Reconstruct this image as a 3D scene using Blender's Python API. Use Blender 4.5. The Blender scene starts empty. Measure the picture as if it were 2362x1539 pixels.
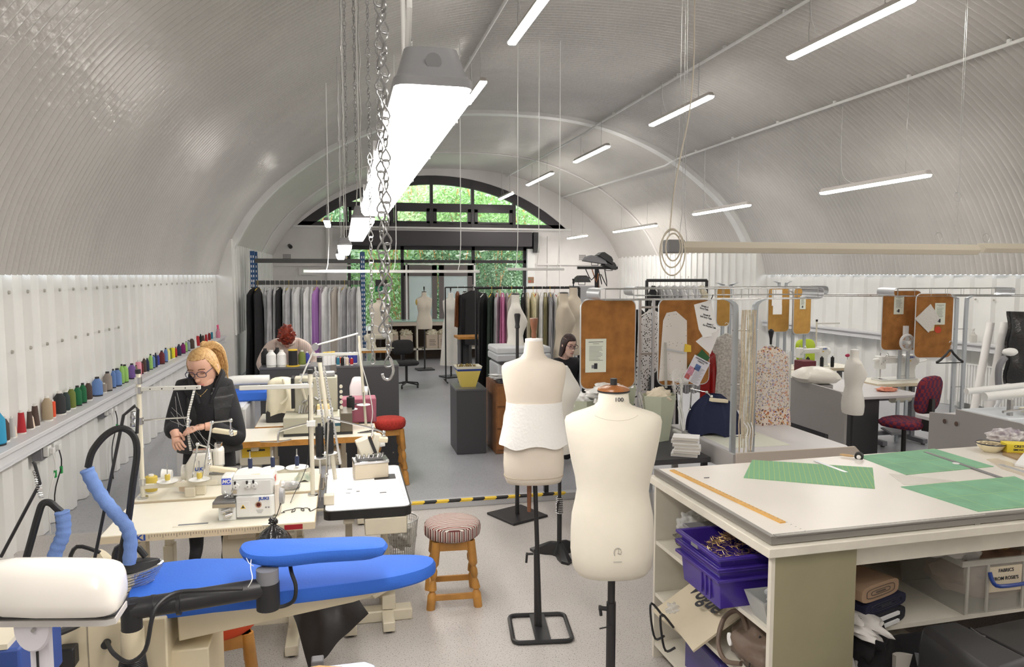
import bpy, bmesh, math, random
from mathutils import Vector, Matrix, noise
R = math.radians
random.seed(7)
SC = bpy.context.scene
COL = SC.collection
# ---------------------------------------------------------------- camera, world, exposure
F = 1700.0
CX, CY = 1181.0, 769.5
H = 2.1
PSI, TH = R(12.913), R(4.557)
cam_d = bpy.data.cameras.new('camera')
cam_d.sensor_width = 36; cam_d.lens = 36*F/2362; cam_d.clip_start = .05; cam_d.clip_end = 200
cam = bpy.data.objects.new('camera', cam_d); COL.objects.link(cam)
cam.location = (0, 0, H); cam.rotation_euler = (R(90)-TH, 0, -PSI)
SC.camera = cam
w = bpy.data.worlds.new('sky'); SC.world = w; w.use_nodes = True
w.node_tree.nodes['Background'].inputs[0].default_value = (.85, .93, 1, 1)
w.node_tree.nodes['Background'].inputs[1].default_value = 5.0
SC.view_settings.view_transform = 'Standard'; SC.view_settings.look = 'None'
SC.view_settings.gamma = 1; SC.view_settings.exposure = 0.45
LAMP_E = 38.0
# a pixel of the 2362x1539 photograph -> a point of the room
_fw = Vector((math.sin(PSI)*math.cos(TH), math.cos(PSI)*math.cos(TH), -math.sin(TH)))
_rt = Vector((math.cos(PSI), -math.sin(PSI), 0)); _up = _rt.cross(_fw)
def ray(px, py): return _rt*((px-CX)/F) - _up*((py-CY)/F) + _fw
O = Vector((0, 0, H))
def atz(px, py, z=0.0): v = ray(px, py); return O + v*((z-H)/v.z)
def aty(px, py, Y): v = ray(px, py); return O + v*(Y/v.y)
def atx(px, py, X): v = ray(px, py); return O + v*(X/v.x)

# ---------------------------------------------------------------- materials
_mats = {}
def mat(name, c=(.8, .8, .8), rough=.5, metal=0, var=0, vs=20, bump=0, bs=60, c2=None, coat=0, emit=0, alpha=1, trans=0, spec=.5, tint=None):
    if name in _mats: return _mats[name]
    m = bpy.data.materials.new(name); m.use_nodes = True; nt = m.node_tree; b = nt.nodes['Principled BSDF']
    b.inputs['Base Color'].default_value = (*c, 1); b.inputs['Roughness'].default_value = rough
    b.inputs['Metallic'].default_value = metal; b.inputs['Specular IOR Level'].default_value = spec
    if coat: b.inputs['Coat Weight'].default_value = coat; b.inputs['Coat Roughness'].default_value = .08
    if trans: b.inputs['Transmission Weight'].default_value = trans
    if alpha < 1: b.inputs['Alpha'].default_value = alpha
    if emit:
        b.inputs['Emission Color'].default_value = (*c, 1); b.inputs['Emission Strength'].default_value = emit
    if var or bump:
        tc = nt.nodes.new('ShaderNodeTexCoord')
    if var:
        n = nt.nodes.new('ShaderNodeTexNoise'); n.inputs['Scale'].default_value = vs; n.inputs['Detail'].default_value = 4
        r = nt.nodes.new('ShaderNodeValToRGB'); k = c2 or tuple(x*(1-var) for x in c)
        r.color_ramp.elements[0].color = (*k, 1); r.color_ramp.elements[1].color = (*c, 1)
        r.color_ramp.elements[0].position = .35; r.color_ramp.elements[1].position = .65
        nt.links.new(tc.outputs['Object'], n.inputs['Vector']); nt.links.new(n.outputs['Fac'], r.inputs['Fac'])
        nt.links.new(r.outputs['Color'], b.inputs['Base Color'])
    if bump:
        n2 = nt.nodes.new('ShaderNodeTexNoise'); n2.inputs['Scale'].default_value = bs; n2.inputs['Detail'].default_value = 3
        bp = nt.nodes.new('ShaderNodeBump'); bp.inputs['Strength'].default_value = bump; bp.inputs['Distance'].default_value = .01
        nt.links.new(tc.outputs['Object'], n2.inputs['Vector']); nt.links.new(n2.outputs['Fac'], bp.inputs['Height'])
        nt.links.new(bp.outputs['Normal'], b.inputs['Normal'])
    _mats[name] = m; return m
def stripes(name, cols, scale, axis=0, rough=.8, c2=None):
    """bands of colour along one object axis; cols = [(pos, rgb), ...] over one period"""
    m = mat(name, cols[0][1], rough); nt = m.node_tree; b = nt.nodes['Principled BSDF']
    tc = nt.nodes.new('ShaderNodeTexCoord'); sp = nt.nodes.new('ShaderNodeSeparateXYZ')
    mu = nt.nodes.new('ShaderNodeMath'); mu.operation = 'MULTIPLY'; mu.inputs[1].default_value = scale
    fr = nt.nodes.new('ShaderNodeMath'); fr.operation = 'FRACT'
    r = nt.nodes.new('ShaderNodeValToRGB'); r.color_ramp.interpolation = 'CONSTANT'
    e = r.color_ramp.elements
    e[0].position = cols[0][0]; e[0].color = (*cols[0][1], 1); e[1].position = cols[1][0]; e[1].color = (*cols[1][1], 1)
    for p_, c_ in cols[2:]:
        k = e.new(p_); k.color = (*c_, 1)
    nt.links.new(tc.outputs['Object'], sp.inputs[0]); nt.links.new(sp.outputs[axis], mu.inputs[0])
    nt.links.new(mu.outputs[0], fr.inputs[0]); nt.links.new(fr.outputs[0], r.inputs['Fac'])
    nt.links.new(r.outputs['Color'], b.inputs['Base Color'])
    return m
def grid_mat(name, base, line, step=.025, w=.06, rough=.6, var=0):
    m = mat(name, base, rough, var=var, vs=6, c2=None if not var else tuple(x*.8 for x in base)); nt = m.node_tree; b = nt.nodes['Principled BSDF']
    tc = nt.nodes.new('ShaderNodeTexCoord'); sp = nt.nodes.new('ShaderNodeSeparateXYZ'); nt.links.new(tc.outputs['Object'], sp.inputs[0])
    out = []
    for a in (0, 1):
        mu = nt.nodes.new('ShaderNodeMath'); mu.operation = 'MULTIPLY'; mu.inputs[1].default_value = 1/step
        fr = nt.nodes.new('ShaderNodeMath'); fr.operation = 'FRACT'
        lt = nt.nodes.new('ShaderNodeMath'); lt.operation = 'LESS_THAN'; lt.inputs[1].default_value = w
        nt.links.new(sp.outputs[a], mu.inputs[0]); nt.links.new(mu.outputs[0], fr.inputs[0]); nt.links.new(fr.outputs[0], lt.inputs[0]); out.append(lt)
    mx = nt.nodes.new('ShaderNodeMath'); mx.operation = 'MAXIMUM'; nt.links.new(out[0].outputs[0], mx.inputs[0]); nt.links.new(out[1].outputs[0], mx.inputs[1])
    mix = nt.nodes.new('ShaderNodeMix'); mix.data_type = 'RGBA'
    old = b.inputs['Base Color'].links[0].from_socket if b.inputs['Base Color'].links else None
    if old: nt.links.new(old, mix.inputs[6])
    else: mix.inputs[6].default_value = (*base, 1)
    mix.inputs[7].default_value = (*line, 1)
    nt.links.new(mx.outputs[0], mix.inputs[0]); nt.links.new(mix.outputs[2], b.inputs['Base Color'])
    return m
def spots(name, base, cols, scale=60, size=.35, rough=.85, extra=None):
    """voronoi dots of several colours on a base"""
    m = mat(name, base, rough); nt = m.node_tree; b = nt.nodes['Principled BSDF']
    tc = nt.nodes.new('ShaderNodeTexCoord'); prev = None
    for i, c in enumerate(cols):
        v = nt.nodes.new('ShaderNodeTexVoronoi'); v.inputs['Scale'].default_value = scale*(1+.37*i)
        mp = nt.nodes.new('ShaderNodeMapping'); mp.inputs['Location'].default_value = (i*3.1, i*1.7, i*.9)
        nt.links.new(tc.outputs['Object'], mp.inputs[0]); nt.links.new(mp.outputs[0], v.inputs['Vector'])
        lt = nt.nodes.new('ShaderNodeMath'); lt.operation = 'LESS_THAN'; lt.inputs[1].default_value = size
        nt.links.new(v.outputs['Distance'], lt.inputs[0])
        mix = nt.nodes.new('ShaderNodeMix'); mix.data_type = 'RGBA'
        if prev: nt.links.new(prev, mix.inputs[6])
        else: mix.inputs[6].default_value = (*base, 1)
        mix.inputs[7].default_value = (*c, 1); nt.links.new(lt.outputs[0], mix.inputs[0]); prev = mix.outputs[2]
    nt.links.new(prev, b.inputs['Base Color'])
    return m
W = (.88, .88, .86)
white = mat('white_paint', (.86, .86, .84), .35, var=.06, vs=3)
gloss = mat('gloss_white_metal', (.57, .555, .53), .17, bump=.55, bs=16, var=.07, vs=1.5, spec=.8)
clad = mat('cladding_white', (.86, .86, .84), .4, var=.08, vs=1.2)
plaster = mat('pale_plaster', (.8, .775, .755), .75, var=.05, vs=2)
trunkm = mat('trunking_plastic', (.66, .66, .68), .4)
cream = mat('cream_enamel', (.72, .66, .52), .4, var=.06, vs=8)
creamtop = mat('cream_laminate', (.86, .82, .7), .3, var=.05, vs=4)
whitetop = mat('white_laminate', (.86, .85, .88), .22)
offw = mat('off_white_laminate', (.84, .8, .73), .22, var=.04, vs=3)
machw = mat('machine_white', (.78, .79, .77), .3, coat=.3)
machc = mat('machine_cream', (.7, .66, .54), .35, coat=.2)
steel = mat('steel', (.6, .6, .6), .25, 1)
chrome = mat('chrome', (.75, .75, .75), .12, 1)
galv = mat('galvanised_steel', (.55, .55, .54), .38, 1, var=.2, vs=30)
alum = mat('aluminium', (.7, .72, .75), .35, .7)
dark = mat('black_metal', (.02, .02, .022), .4)
blackp = mat('black_plastic', (.018, .018, .02), .45)
blackf = mat('black_cloth', (.012, .012, .014), .9, bump=.3, bs=200)
dgrey = mat('dark_grey_board', (.055, .055, .06), .55)
mgrey = mat('mid_grey_plastic', (.2, .2, .22), .45)
lgrey = mat('light_grey_board', (.5, .5, .52), .45)
wood = mat('orange_wood', (.56, .27, .06), .4, var=.35, vs=7)
woodd = mat('dark_wood', (.22, .08, .03), .35, var=.3, vs=12)
edgew = mat('ply_edge', (.6, .28, .06), .45, var=.3, vs=15)
canvas = mat('cream_canvas', (.82, .77, .66), .85, var=.06, vs=5, bump=.12, bs=350)
canvas2 = mat('bright_canvas', (.85, .83, .77), .85, var=.05, vs=5, bump=.12, bs=350)
linen = mat('beige_canvas', (.68, .6, .48), .85, var=.1, vs=6)
blue = mat('blue_cloth', (.045, .16, .62), .85, bump=.15, bs=300)
bluedim = mat('blue_denim', (.12, .2, .42), .9, var=.3, vs=20)
paper = mat('paper', (.88, .88, .88), .8)
skin = mat('skin', (.72, .42, .31), .55, var=.08, vs=8)
redc = mat('red_cloth', (.42, .03, .02), .9, var=.3, vs=40)
yel = mat('yellow', (.8, .55, .05), .5)
ink = mat('print_ink', (.03, .03, .04), .7)
jblue = mat('print_blue', (.02, .08, .4), .5)
glassm = mat('glass', (.9, .95, .95), .03, alpha=.18, spec=.9)
plastic = mat('clear_plastic', (.85, .87, .88), .15, alpha=.45, spec=.8, bump=.5, bs=25)

# ---------------------------------------------------------------- mesh builder
class MB:
    def __init__(s): s.bm = bmesh.new(); s.T = Matrix(); s.soft = False
    def _v(s, p): return s.bm.verts.new(s.T @ Vector(p))
    def face(s, vs):
        try: return s.bm.faces.new(vs)
        except ValueError: return None
    def box(s, c, d, rz=0, rot=None):
        x, y, z = d[0]/2, d[1]/2, d[2]/2
        M = Matrix.Translation(c) @ (rot.to_4x4() if rot else Matrix.Rotation(rz, 4, 'Z'))
        v = [s._v(M @ Vector((a*x, b*y, e*z))) for a in (-1, 1) for b in (-1, 1) for e in (-1, 1)]
        for f in ((0, 1, 3, 2), (4, 6, 7, 5), (0, 4, 5, 1), (2, 3, 7, 6), (0, 2, 6, 4), (1, 5, 7, 3)): s.face([v[i] for i in f])
        return s
    def b2(s, a, b):
        return s.box([(a[i]+b[i])/2 for i in range(3)], [abs(b[i]-a[i]) for i in range(3)])
    def loft(s, rings, cap=True, close=True):
        R_ = [[s._v(p) for p in r] for r in rings]; n = len(R_[0])
        for a, b in zip(R_, R_[1:]):
            for i in range(n if close else n-1): s.face([a[i], a[(i+1) % n], b[(i+1) % n], b[i]])
        if cap and close: s.face(R_[0][::-1]); s.face(R_[-1])
        return s
    def cyl(s, p0, p1, r0, r1=None, n=14, cap=True):
        r1 = r0 if r1 is None else r1; p0, p1 = Vector(p0), Vector(p1); d = (p1-p0)
        q = d.to_track_quat('Z', 'Y').to_matrix()
        rr = []
        for p, r in ((p0, r0), (p1, r1)):
            rr.append([p + q @ Vector((r*math.cos(a), r*math.sin(a), 0)) for a in [2*math.pi*i/n for i in range(n)]])
        return s.loft(rr, cap)
    def tube(s, pts, r, n=8, closed=False, sub=0, cap=True):
        pts = [Vector(p) for p in pts]
        if sub: pts = smooth(pts, sub, closed)
        N = len(pts); rings = []; ref = None
        for i, p in enumerate(pts):
            a = pts[(i-1) % N] if (closed or i) else p; b = pts[(i+1) % N] if (closed or i < N-1) else p
            t = (b-a).normalized()
            if ref is None: ref = Vector((0, 0, 1)) if abs(t.z) < .9 else Vector((1, 0, 0))
            u = (ref - t*ref.dot(t)).normalized(); ref = u; v = t.cross(u)
            rad = r[i*len(r)//N] if isinstance(r, (list, tuple)) else r
            rings.append([p + (u*math.cos(k) + v*math.sin(k))*rad for k in [2*math.pi*j/n for j in range(n)]])
        if closed: rings.append(rings[0]); return s.loft(rings, False)
        return s.loft(rings, cap)
    def lathe(s, prof, c=(0, 0, 0), n=24, cap=True, sx=1, sy=1):
        return s.loft([[(c[0]+r*sx*math.cos(a), c[1]+r*sy*math.sin(a), c[2]+z) for a in [2*math.pi*i/n for i in range(n)]] for r, z in prof], cap)
    def prism(s, poly, z0, z1):
        return s.loft([[(x, y, z0) for x, y in poly], [(x, y, z1) for x, y in poly]])
    def slab(s, poly3, t):
        """polygon of 3-D points given a thickness vector"""
        t = Vector(t); return s.loft([[Vector(p) for p in poly3], [Vector(p)+t for p in poly3]])
    def blob(s, c, r, amp=.12, freq=2, sub=3, seed=0, squash=None):
        if amp > .15: s.soft = True; sub = max(sub, 4); amp = min(.24, amp*.8); freq = min(freq, 3)
        t = bmesh.new(); bmesh.ops.create_icosphere(t, subdivisions=sub, radius=1)
        mp = {}
        for v in t.verts:
            p = v.co.normalized(); k = 1+amp*noise.noise(p*freq+Vector((seed*7.3, seed*3.1, seed)))*2
            q = Vector((p.x*r[0]*k, p.y*r[1]*k, p.z*r[2]*k))
            if squash is not None and q.z < -r[2]*squash: q.z = -r[2]*squash
            mp[v] = s._v(Vector(c)+q)
        for f in t.faces: s.face([mp[v] for v in f.verts])
        t.free(); return s
    def sheet(s, fn, nu, nv, t=.002):
        """a cloth: fn(u,v) -> point; given a real thickness"""
        g = [[Vector(fn(i/nu, j/nv)) for j in range(nv+1)] for i in range(nu+1)]
        def nrm(i, j):
            a = g[min(i+1, nu)][j]-g[max(i-1, 0)][j]; b = g[i][min(j+1, nv)]-g[i][max(j-1, 0)]
            n = a.cross(b); return n.normalized() if n.length > 1e-9 else Vector((0, 0, 1))
        A = [[s._v(g[i][j]) for j in range(nv+1)] for i in range(nu+1)]
        B = [[s._v(g[i][j]+nrm(i, j)*t) for j in range(nv+1)] for i in range(nu+1)]
        for i in range(nu):
            for j in range(nv):
                s.face([A[i][j], A[i][j+1], A[i+1][j+1], A[i+1][j]]); s.face([B[i][j], B[i+1][j], B[i+1][j+1], B[i][j+1]])
        for i in range(nu):
            s.face([A[i][0], A[i+1][0], B[i+1][0], B[i][0]]); s.face([A[i][nv], B[i][nv], B[i+1][nv], A[i+1][nv]])
        for j in range(nv):
            s.face([A[0][j], B[0][j], B[0][j+1], A[0][j+1]]); s.face([A[nu][j], A[nu][j+1], B[nu][j+1], B[nu][j]])
        return s
    def build(s, name, m, parent=None, loc=None, rz=0, bev=0, sub=0, ang=35):
        bmesh.ops.recalc_face_normals(s.bm, faces=s.bm.faces)
        me = bpy.data.meshes.new(name); s.bm.to_mesh(me); s.bm.free()
        for p in me.polygons: p.use_smooth = True
        me.set_sharp_from_angle(angle=R(85 if s.soft else ang))
        me.materials.append(m)
        o = bpy.data.objects.new(name, me); COL.objects.link(o)
        if loc is not None: o.location = loc
        if rz: o.rotation_euler.z = rz
        if parent is not None: o.parent = parent
        if bev:
            k = o.modifiers.new('bevel', 'BEVEL'); k.width = bev; k.segments = 2; k.limit_method = 'ANGLE'; k.angle_limit = R(40)
        if sub:
            k = o.modifiers.new('sub', 'SUBSURF'); k.levels = sub; k.render_levels = sub
        return o
def smooth(pts, sub, closed=False):
    out = []; N = len(pts)
    for i in range(N if closed else N-1):
        p0 = pts[(i-1) % N] if (closed or i) else pts[0]; p1 = pts[i]; p2 = pts[(i+1) % N]; p3 = pts[(i+2) % N] if (closed or i < N-2) else pts[-1]
        for k in range(sub):
            t = k/sub; out.append(.5*((2*p1)+(-p0+p2)*t+(2*p0-5*p1+4*p2-p3)*t*t+(-p0+3*p1-3*p2+p3)*t**3))
    if not closed: out.append(pts[-1])
    return out
def tag(o, label, cat, group=None, kind=None):
    if label: o['label'] = label
    if cat: o['category'] = cat
    if group: o['group'] = group
    if kind: o['kind'] = kind
    return o
def thing(name, label, cat, loc=(0, 0, 0), rz=0, group=None):
    o = bpy.data.objects.new(name, None); COL.objects.link(o); o.empty_display_size = .1
    o.location = loc; o.rotation_euler = (0, 0, rz); return tag(o, label, cat, group)
def solo(m, name, material, label, cat, group=None, **k):
    o = m.build(name, material, **k); return tag(o, label, cat, group)
def struct(m, name, material, **k):
    o = m.build(name, material, **k); o['kind'] = 'structure'; return o
def dup(root, loc, rz=0, label=None, group=None, scale=None):
    r = root.copy(); COL.objects.link(r); r.location = loc; r.rotation_euler = (0, 0, rz)
    if label: r['label'] = label
    if group: r['group'] = group
    if scale: r.scale = scale if hasattr(scale, '__len__') else (scale,)*3
    for ch in list(root.children):
        c = ch.copy(); COL.objects.link(c); c.parent = r
        for g in list(ch.children):
            d = g.copy(); COL.objects.link(d); d.parent = c
    return r
def letters(txt, size, m, parent, mtx, name='lettering', depth=.0006, bold=0, shear=0, sx=1):
    cu = bpy.data.curves.new('t', 'FONT'); cu.body = txt; cu.size = size; cu.extrude = depth; cu.align_x = 'CENTER'; cu.align_y = 'CENTER'
    cu.offset = bold; cu.shear = shear
    o = bpy.data.objects.new('t', cu); COL.objects.link(o)
    dg = bpy.context.evaluated_depsgraph_get(); dg.update()
    me = bpy.data.meshes.new_from_object(o.evaluated_get(dg)); bpy.data.objects.remove(o); bpy.data.curves.remove(cu)
    me.transform(mtx @ Matrix.Scale(sx, 4, (1, 0, 0))); me.materials.clear(); me.materials.append(m)
    t = bpy.data.objects.new(name, me); COL.objects.link(t)
    if parent is not None: t.parent = parent
    return t
def upright(p, rz=0):
    """matrix that stands lettering up at p, read from -y side when rz=0"""
    return Matrix.Translation(p) @ Matrix.Rotation(rz, 4, 'Z') @ Matrix.Rotation(R(90), 4, 'X')
# ================================================================ the room
XC = 3.57; YN = -3.0; Y1 = 15.6; Y2 = 24.0
PROF = [(0, 3.47), (.8, 3.45), (1.5, 3.38), (2.2, 3.24), (2.92, 3.0), (3.63, 2.68), (4.2, 2.33), (4.9, 1.78), (5.35, 1.28), (5.65, .8), (5.83, .42), (5.94, 0)]
def vault(scale=1, hmin=0, n=44):
    """arch profile as (x, z) points from the left springing to the right one"""
    P = smooth([Vector((a, b, 0)) for a, b in PROF], 6)
    P = [(p.x, p.y) for p in P]
    L = [(XC-a*scale, H+b*scale) for a, b in P if b*scale >= hmin][::-1]; Rr = [(XC+a*scale, H+b*scale) for a, b in P if b*scale >= hmin][1:]
    return L+Rr
def vault_h(x, scale=1):
    a = abs(x-XC)/scale
    for (a0, b0), (a1, b1) in zip(PROF, PROF[1:]):
        if a <= a1: return H+scale*(b0+(b1-b0)*(a-a0)/(a1-a0))
    return H
def corrug(y0, y1, prof, per, amp, name, m, spp=4):
    n = int((y1-y0)/per*spp); bm = MB()
    cen = Vector((XC, 0, H-1))
    rings = []
    for i in range(n+1):
        y = y0+(y1-y0)*i/n; k = amp*math.cos(2*math.pi*i/spp)
        row = []
        for x, z in prof:
            d = Vector((x-XC, 0, z-H+1)).normalized(); row.append((x+d.x*k, y, z+d.z*k))
        rings.append(row)
    # outer skin, so the sheet has thickness
    bm.loft(rings, cap=False, close=False)
    out = []
    for y in (y0, y1):
        out.append([(x+(x-XC)*.02+.0, y, z+.12) for x, z in prof])
    bm.loft(out, cap=False, close=False)
    return struct(bm, name, m, ang=60)
corrug(YN, Y1, vault(), .1, .021, 'ceiling', gloss, 5)
corrug(Y1, Y2, vault(.985, .5), .1, .006, 'ceiling.001', mat('gloss_white_far', (.66, .63, .59), .25, bump=.4, bs=14, var=.05, vs=1, spec=.6))
# rib ring where the two lengths of vault meet, and a thin one further on
def ring(y0, y1, s0, s1, name, m, hmin=0):
    A = vault(s0, hmin); B = vault(s1, hmin); n = min(len(A), len(B))
    A, B = A[:n], B[:n]; b = MB(); Rg = []
    for (xa, za), (xb, zb) in zip(A, B): Rg.append([(xa, y0, za), (xb, y0, zb), (xb, y1, zb), (xa, y1, za)])
    b.loft(Rg); return struct(b, name, m)
ring(Y1-.12, Y1+.12, 1.0, .975, 'trim_1', white, .0)
ring(20.6, 20.68, .99, .978, 'trim_2', plaster, .5)
# corrugated side cladding: box-profile sheets
def cladding(x, y0, y1, z0, z1, s, name, per=.333, m=clad):
    b = MB(); pts = []; y = y0; d = .055
    while y < y1:
        for f, e in ((0, 0), (.5, 0), (.58, 1), (.92, 1), (1, 0)):
            yy = y+f*per
            if yy <= y1+1e-6: pts.append((yy, e))
        y += per
    b.loft([[(x+s*e*d, yy, z) for yy, e in pts] for z in (z0, z1)], cap=False, close=False)
    b.b2((x-s*.02, y0, z0), (x-s*.12, y1, z1))
    return struct(b, name, m, ang=20)
XL, XR = XC-5.94-.08, XC+5.94+.08   # -2.45, 9.59
cladding(XL, YN, Y1-.2, 0, H, 1, 'wall_left')
cladding(XR, YN, Y1-.2, 0, H, -1, 'wall_right', .4)
# far length: wall steps in and rises higher, the sheets are flatter
def wall_far(x, s, name):
    b = MB(); zt = (H+.7, H+.62)
    b.loft([[(x, Y1-.3, 0), (x, Y2, 0), (x-s*.5, Y2, 0), (x-s*.5, Y1-.3, 0)], [(x, Y1-.3, zt[0]), (x, Y2, zt[1]), (x-s*.5, Y2, zt[1]), (x-s*.5, Y1-.3, zt[0])]])
    return struct(b, name, mat('far_wall_white', (.84, .83, .8), .45, var=.06, vs=2), ang=20)
wall_far(-2.1, 1, 'wall_left.001'); wall_far(9.25, -1, 'wall_right.001')
for s, x0, nm in ((1, -2.1, 'trim_3'), (-1, 9.25, 'trim_4')):
    b = MB()
    k = 0
    y = Y1-.1
    while y < Y2-.3:
        b.b2((x0, y, .9), (x0+s*.03, y+.12, H+.6)); y += .333
    struct(b, nm, clad)
# bolts along the cladding
b = MB()
for i in range(44):
    y = 4.2+i*.333
    for z in (H-.13, 1.53):
        if y < (Y1-.5 if z > 1.6 else 9): b.cyl((XL+.054, y-.085, z), (XL+.068, y-.085, z), .016, .012, n=8)
    if i % 1 == 0 and y < Y1-.5: b.cyl((XR-.035, y, 1.72), (XR-.052, y, 1.72), .016, .012, n=8)
bo = struct(b, 'trim_5', mat('bolt', (.55, .53, .48), .4, .6))
# floor: speckled vinyl near, smooth grey beyond the strip
def floor_mat(name, a, c, sc, rough):
    m = mat(name, a, rough, bump=.03, bs=20); nt = m.node_tree; bs = nt.nodes['Principled BSDF']
    tc = nt.nodes.new('ShaderNodeTexCoord'); n = nt.nodes.new('ShaderNodeTexNoise'); n.inputs['Scale'].default_value = sc; n.inputs['Detail'].default_value = 2
    r = nt.nodes.new('ShaderNodeValToRGB'); e = r.color_ramp.elements
    e[0].position = .33; e[0].color = (*c, 1); e[1].position = .42; e[1].color = (*a, 1)
    n2 = nt.nodes.new('ShaderNodeTexNoise'); n2.inputs['Scale'].default_value = 1.3; n2.inputs['Detail'].default_value = 5
    mx = nt.nodes.new('ShaderNodeMix'); mx.data_type = 'RGBA'; mx.blend_type = 'MULTIPLY'; mx.inputs[0].default_value = .35
    nt.links.new(tc.outputs['Object'], n.inputs['Vector']); nt.links.new(tc.outputs['Object'], n2.inputs['Vector'])
    nt.links.new(n.outputs['Fac'], r.inputs['Fac']); nt.links.new(r.outputs['Color'], mx.inputs[6]); nt.links.new(n2.outputs['Fac'], mx.inputs[7])
    nt.links.new(mx.outputs[2], bs.inputs['Base Color']); return m
YS = atz(1100, 1165, 0).y
struct(MB().b2((XL-.2, YN, -.1), (XR+.2, YS, 0)), 'floor', floor_mat('speckled_vinyl', (.62, .585, .56), (.2, .18, .18), 130, .32))
struct(MB().b2((XL-.2, YS, -.1), (XR+.2, Y2+.3, -.004)), 'floor.001', floor_mat('grey_vinyl', (.45, .46, .5), (.3, .31, .34), 60, .3))
# yellow and black strip across the aisle
q0, q1 = atz(945, 1172, 0), atz(1320, 1158, 0)
b = MB(); b.b2((q0.x, YS-.03, 0), (q1.x+.4, YS+.06, .065))
t = thing('floor_strip', 'grey floor strip with yellow and black hazard tape across the aisle', 'strip')
b.build('strip', lgrey, t, bev=.004)
b = MB(); b2_ = MB(); x = q0.x; k = 0
while x < q1.x-.1:
    b_ = b if k % 2 == 0 else b2_
    if random.random() < .72:
        b_.slab([(x, YS-.032, .05), (x+.11, YS-.032, .05), (x+.13, YS-.032, .067), (x+.02, YS-.032, .067)], (0, .05, 0.0))
    x += .11; k += 1
b.build('tape', yel, t); b2_.build('tape', blackp, t)
# wall behind the camera closes the vault
pf = vault(1.02)
b = MB(); b.slab([(XL-.2, YN, 0)]+[(x, YN, z+.1) for x, z in pf]+[(XR+.2, YN, 0)], (0, -.2, 0)); struct(b, 'wall_front', plaster)
# ---------------------------------------------------------------- end wall, fan window and shopfront
def bw(px, py): p = aty(px, py, Y2); return p.x, p.z
zt = bw(990, 524)[1]; xl, xr = bw(684, 522)[0], bw(1306, 522)[0]; xo0, xo1 = bw(800, 600)[0], bw(1228, 600)[0]
ztop = bw(990, 404)[1]; zhead = bw(990, 534)[1]
b = MB()
b.b2((-2.5, Y2, 0), (xo0, Y2+.3, zt)); struct(b, 'wall_back', plaster)
b = MB(); b.b2((xo1, Y2, 0), (9.6, Y2+.3, zt)); struct(b, 'wall_back.001', plaster)
b = MB(); b.b2((xo0, Y2-.02, zhead), (xo1, Y2+.28, zt)); struct(b, 'wall_back.002', plaster)
xm = (xl+xr)/2; hw = (xr-xl)/2; rise = ztop-zt; RR = (hw*hw+rise*rise)/(2*rise); zc = ztop-RR
def arc(r, n=32, x0=None):
    a = math.asin(min(1, hw/RR)); return [(xm+r*math.sin(-a+2*a*i/n), zc+r*math.cos(-a+2*a*i/n)) for i in range(n+1)]
A = arc(RR); b = MB(); Rg = []
for x, z in A:
    zz = vault_h(x, .985)+.15; Rg.append([(x, Y2, z), (x, Y2, zz), (x, Y2+.3, zz), (x, Y2+.3, z)])
b.loft(Rg)
b.b2((-2.5, Y2, zt), (xl, Y2+.3, zt+1.5)); b.b2((xr, Y2, zt), (9.6, Y2+.3, zt+1.6))
struct(b, 'wall_back.003', plaster)
wd = thing('window_1', None, None); wd['kind'] = 'structure'
b = MB(); A2 = arc(RR-.28); Rg = []
for (x, z), (x2, z2) in zip(A, A2):
    Rg.append([(x, Y2+.06, z), (x2, Y2+.06, max(z2, zt)), (x2, Y2+.24, max(z2, zt)), (x, Y2+.24, z)])
b.loft(Rg)
fr = mat('dark_frame', (.05, .045, .05), .45)
b.b2((xl, Y2+.06, zt), (xr, Y2+.2, zt+.13))
z_tr = bw(990, 475)[1]
b.b2((bw(800, 475)[0], Y2+.05, z_tr-.08), (bw(1190, 475)[0], Y2+.2, z_tr+.09))
def arc_z(x): return zc+math.sqrt(max(0, (RR-.1)**2-(x-xm)**2))
for px in (799, 905, 996, 1091, 1187):
    x = bw(px, 500)[0]; b.b2((x-.05, Y2+.04, zt), (x+.05, Y2+.2, arc_z(x)))
for a_, c_ in ((800, 905), (906, 995), (997, 1090), (1092, 1186)):      # opening lights below
    x0, x1 = bw(a_, 500)[0]+.05, bw(c_, 500)[0]-.05; z0, z1 = zt+.13, z_tr-.08
    for q in ((x0, z0, x0+.1, z1), (x1-.1, z0, x1, z1), (x0, z0, x1, z0+.06), (x0, z1-.1, x1, z1)):
        b.b2((q[0], Y2+.03, q[1]), (q[2], Y2+.17, q[3]))
    b.b2(((x0+x1)/2-.09, Y2-.01, z0+.0), ((x0+x1)/2+.09, Y2+.03, z0+.03))
b.build('window_frame', fr, wd)
MB().slab([(x, Y2+.14, z) for x, z in A], (0, .012, 0)).build('window_pane', mat('window_glass', (.9, .97, .95), .02, alpha=.08, spec=1), wd)
MB().b2((xl-.1, Y2-.08, zt-.06), (xr+.15, Y2, zt)).build('window_sill', white, wd)
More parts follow.
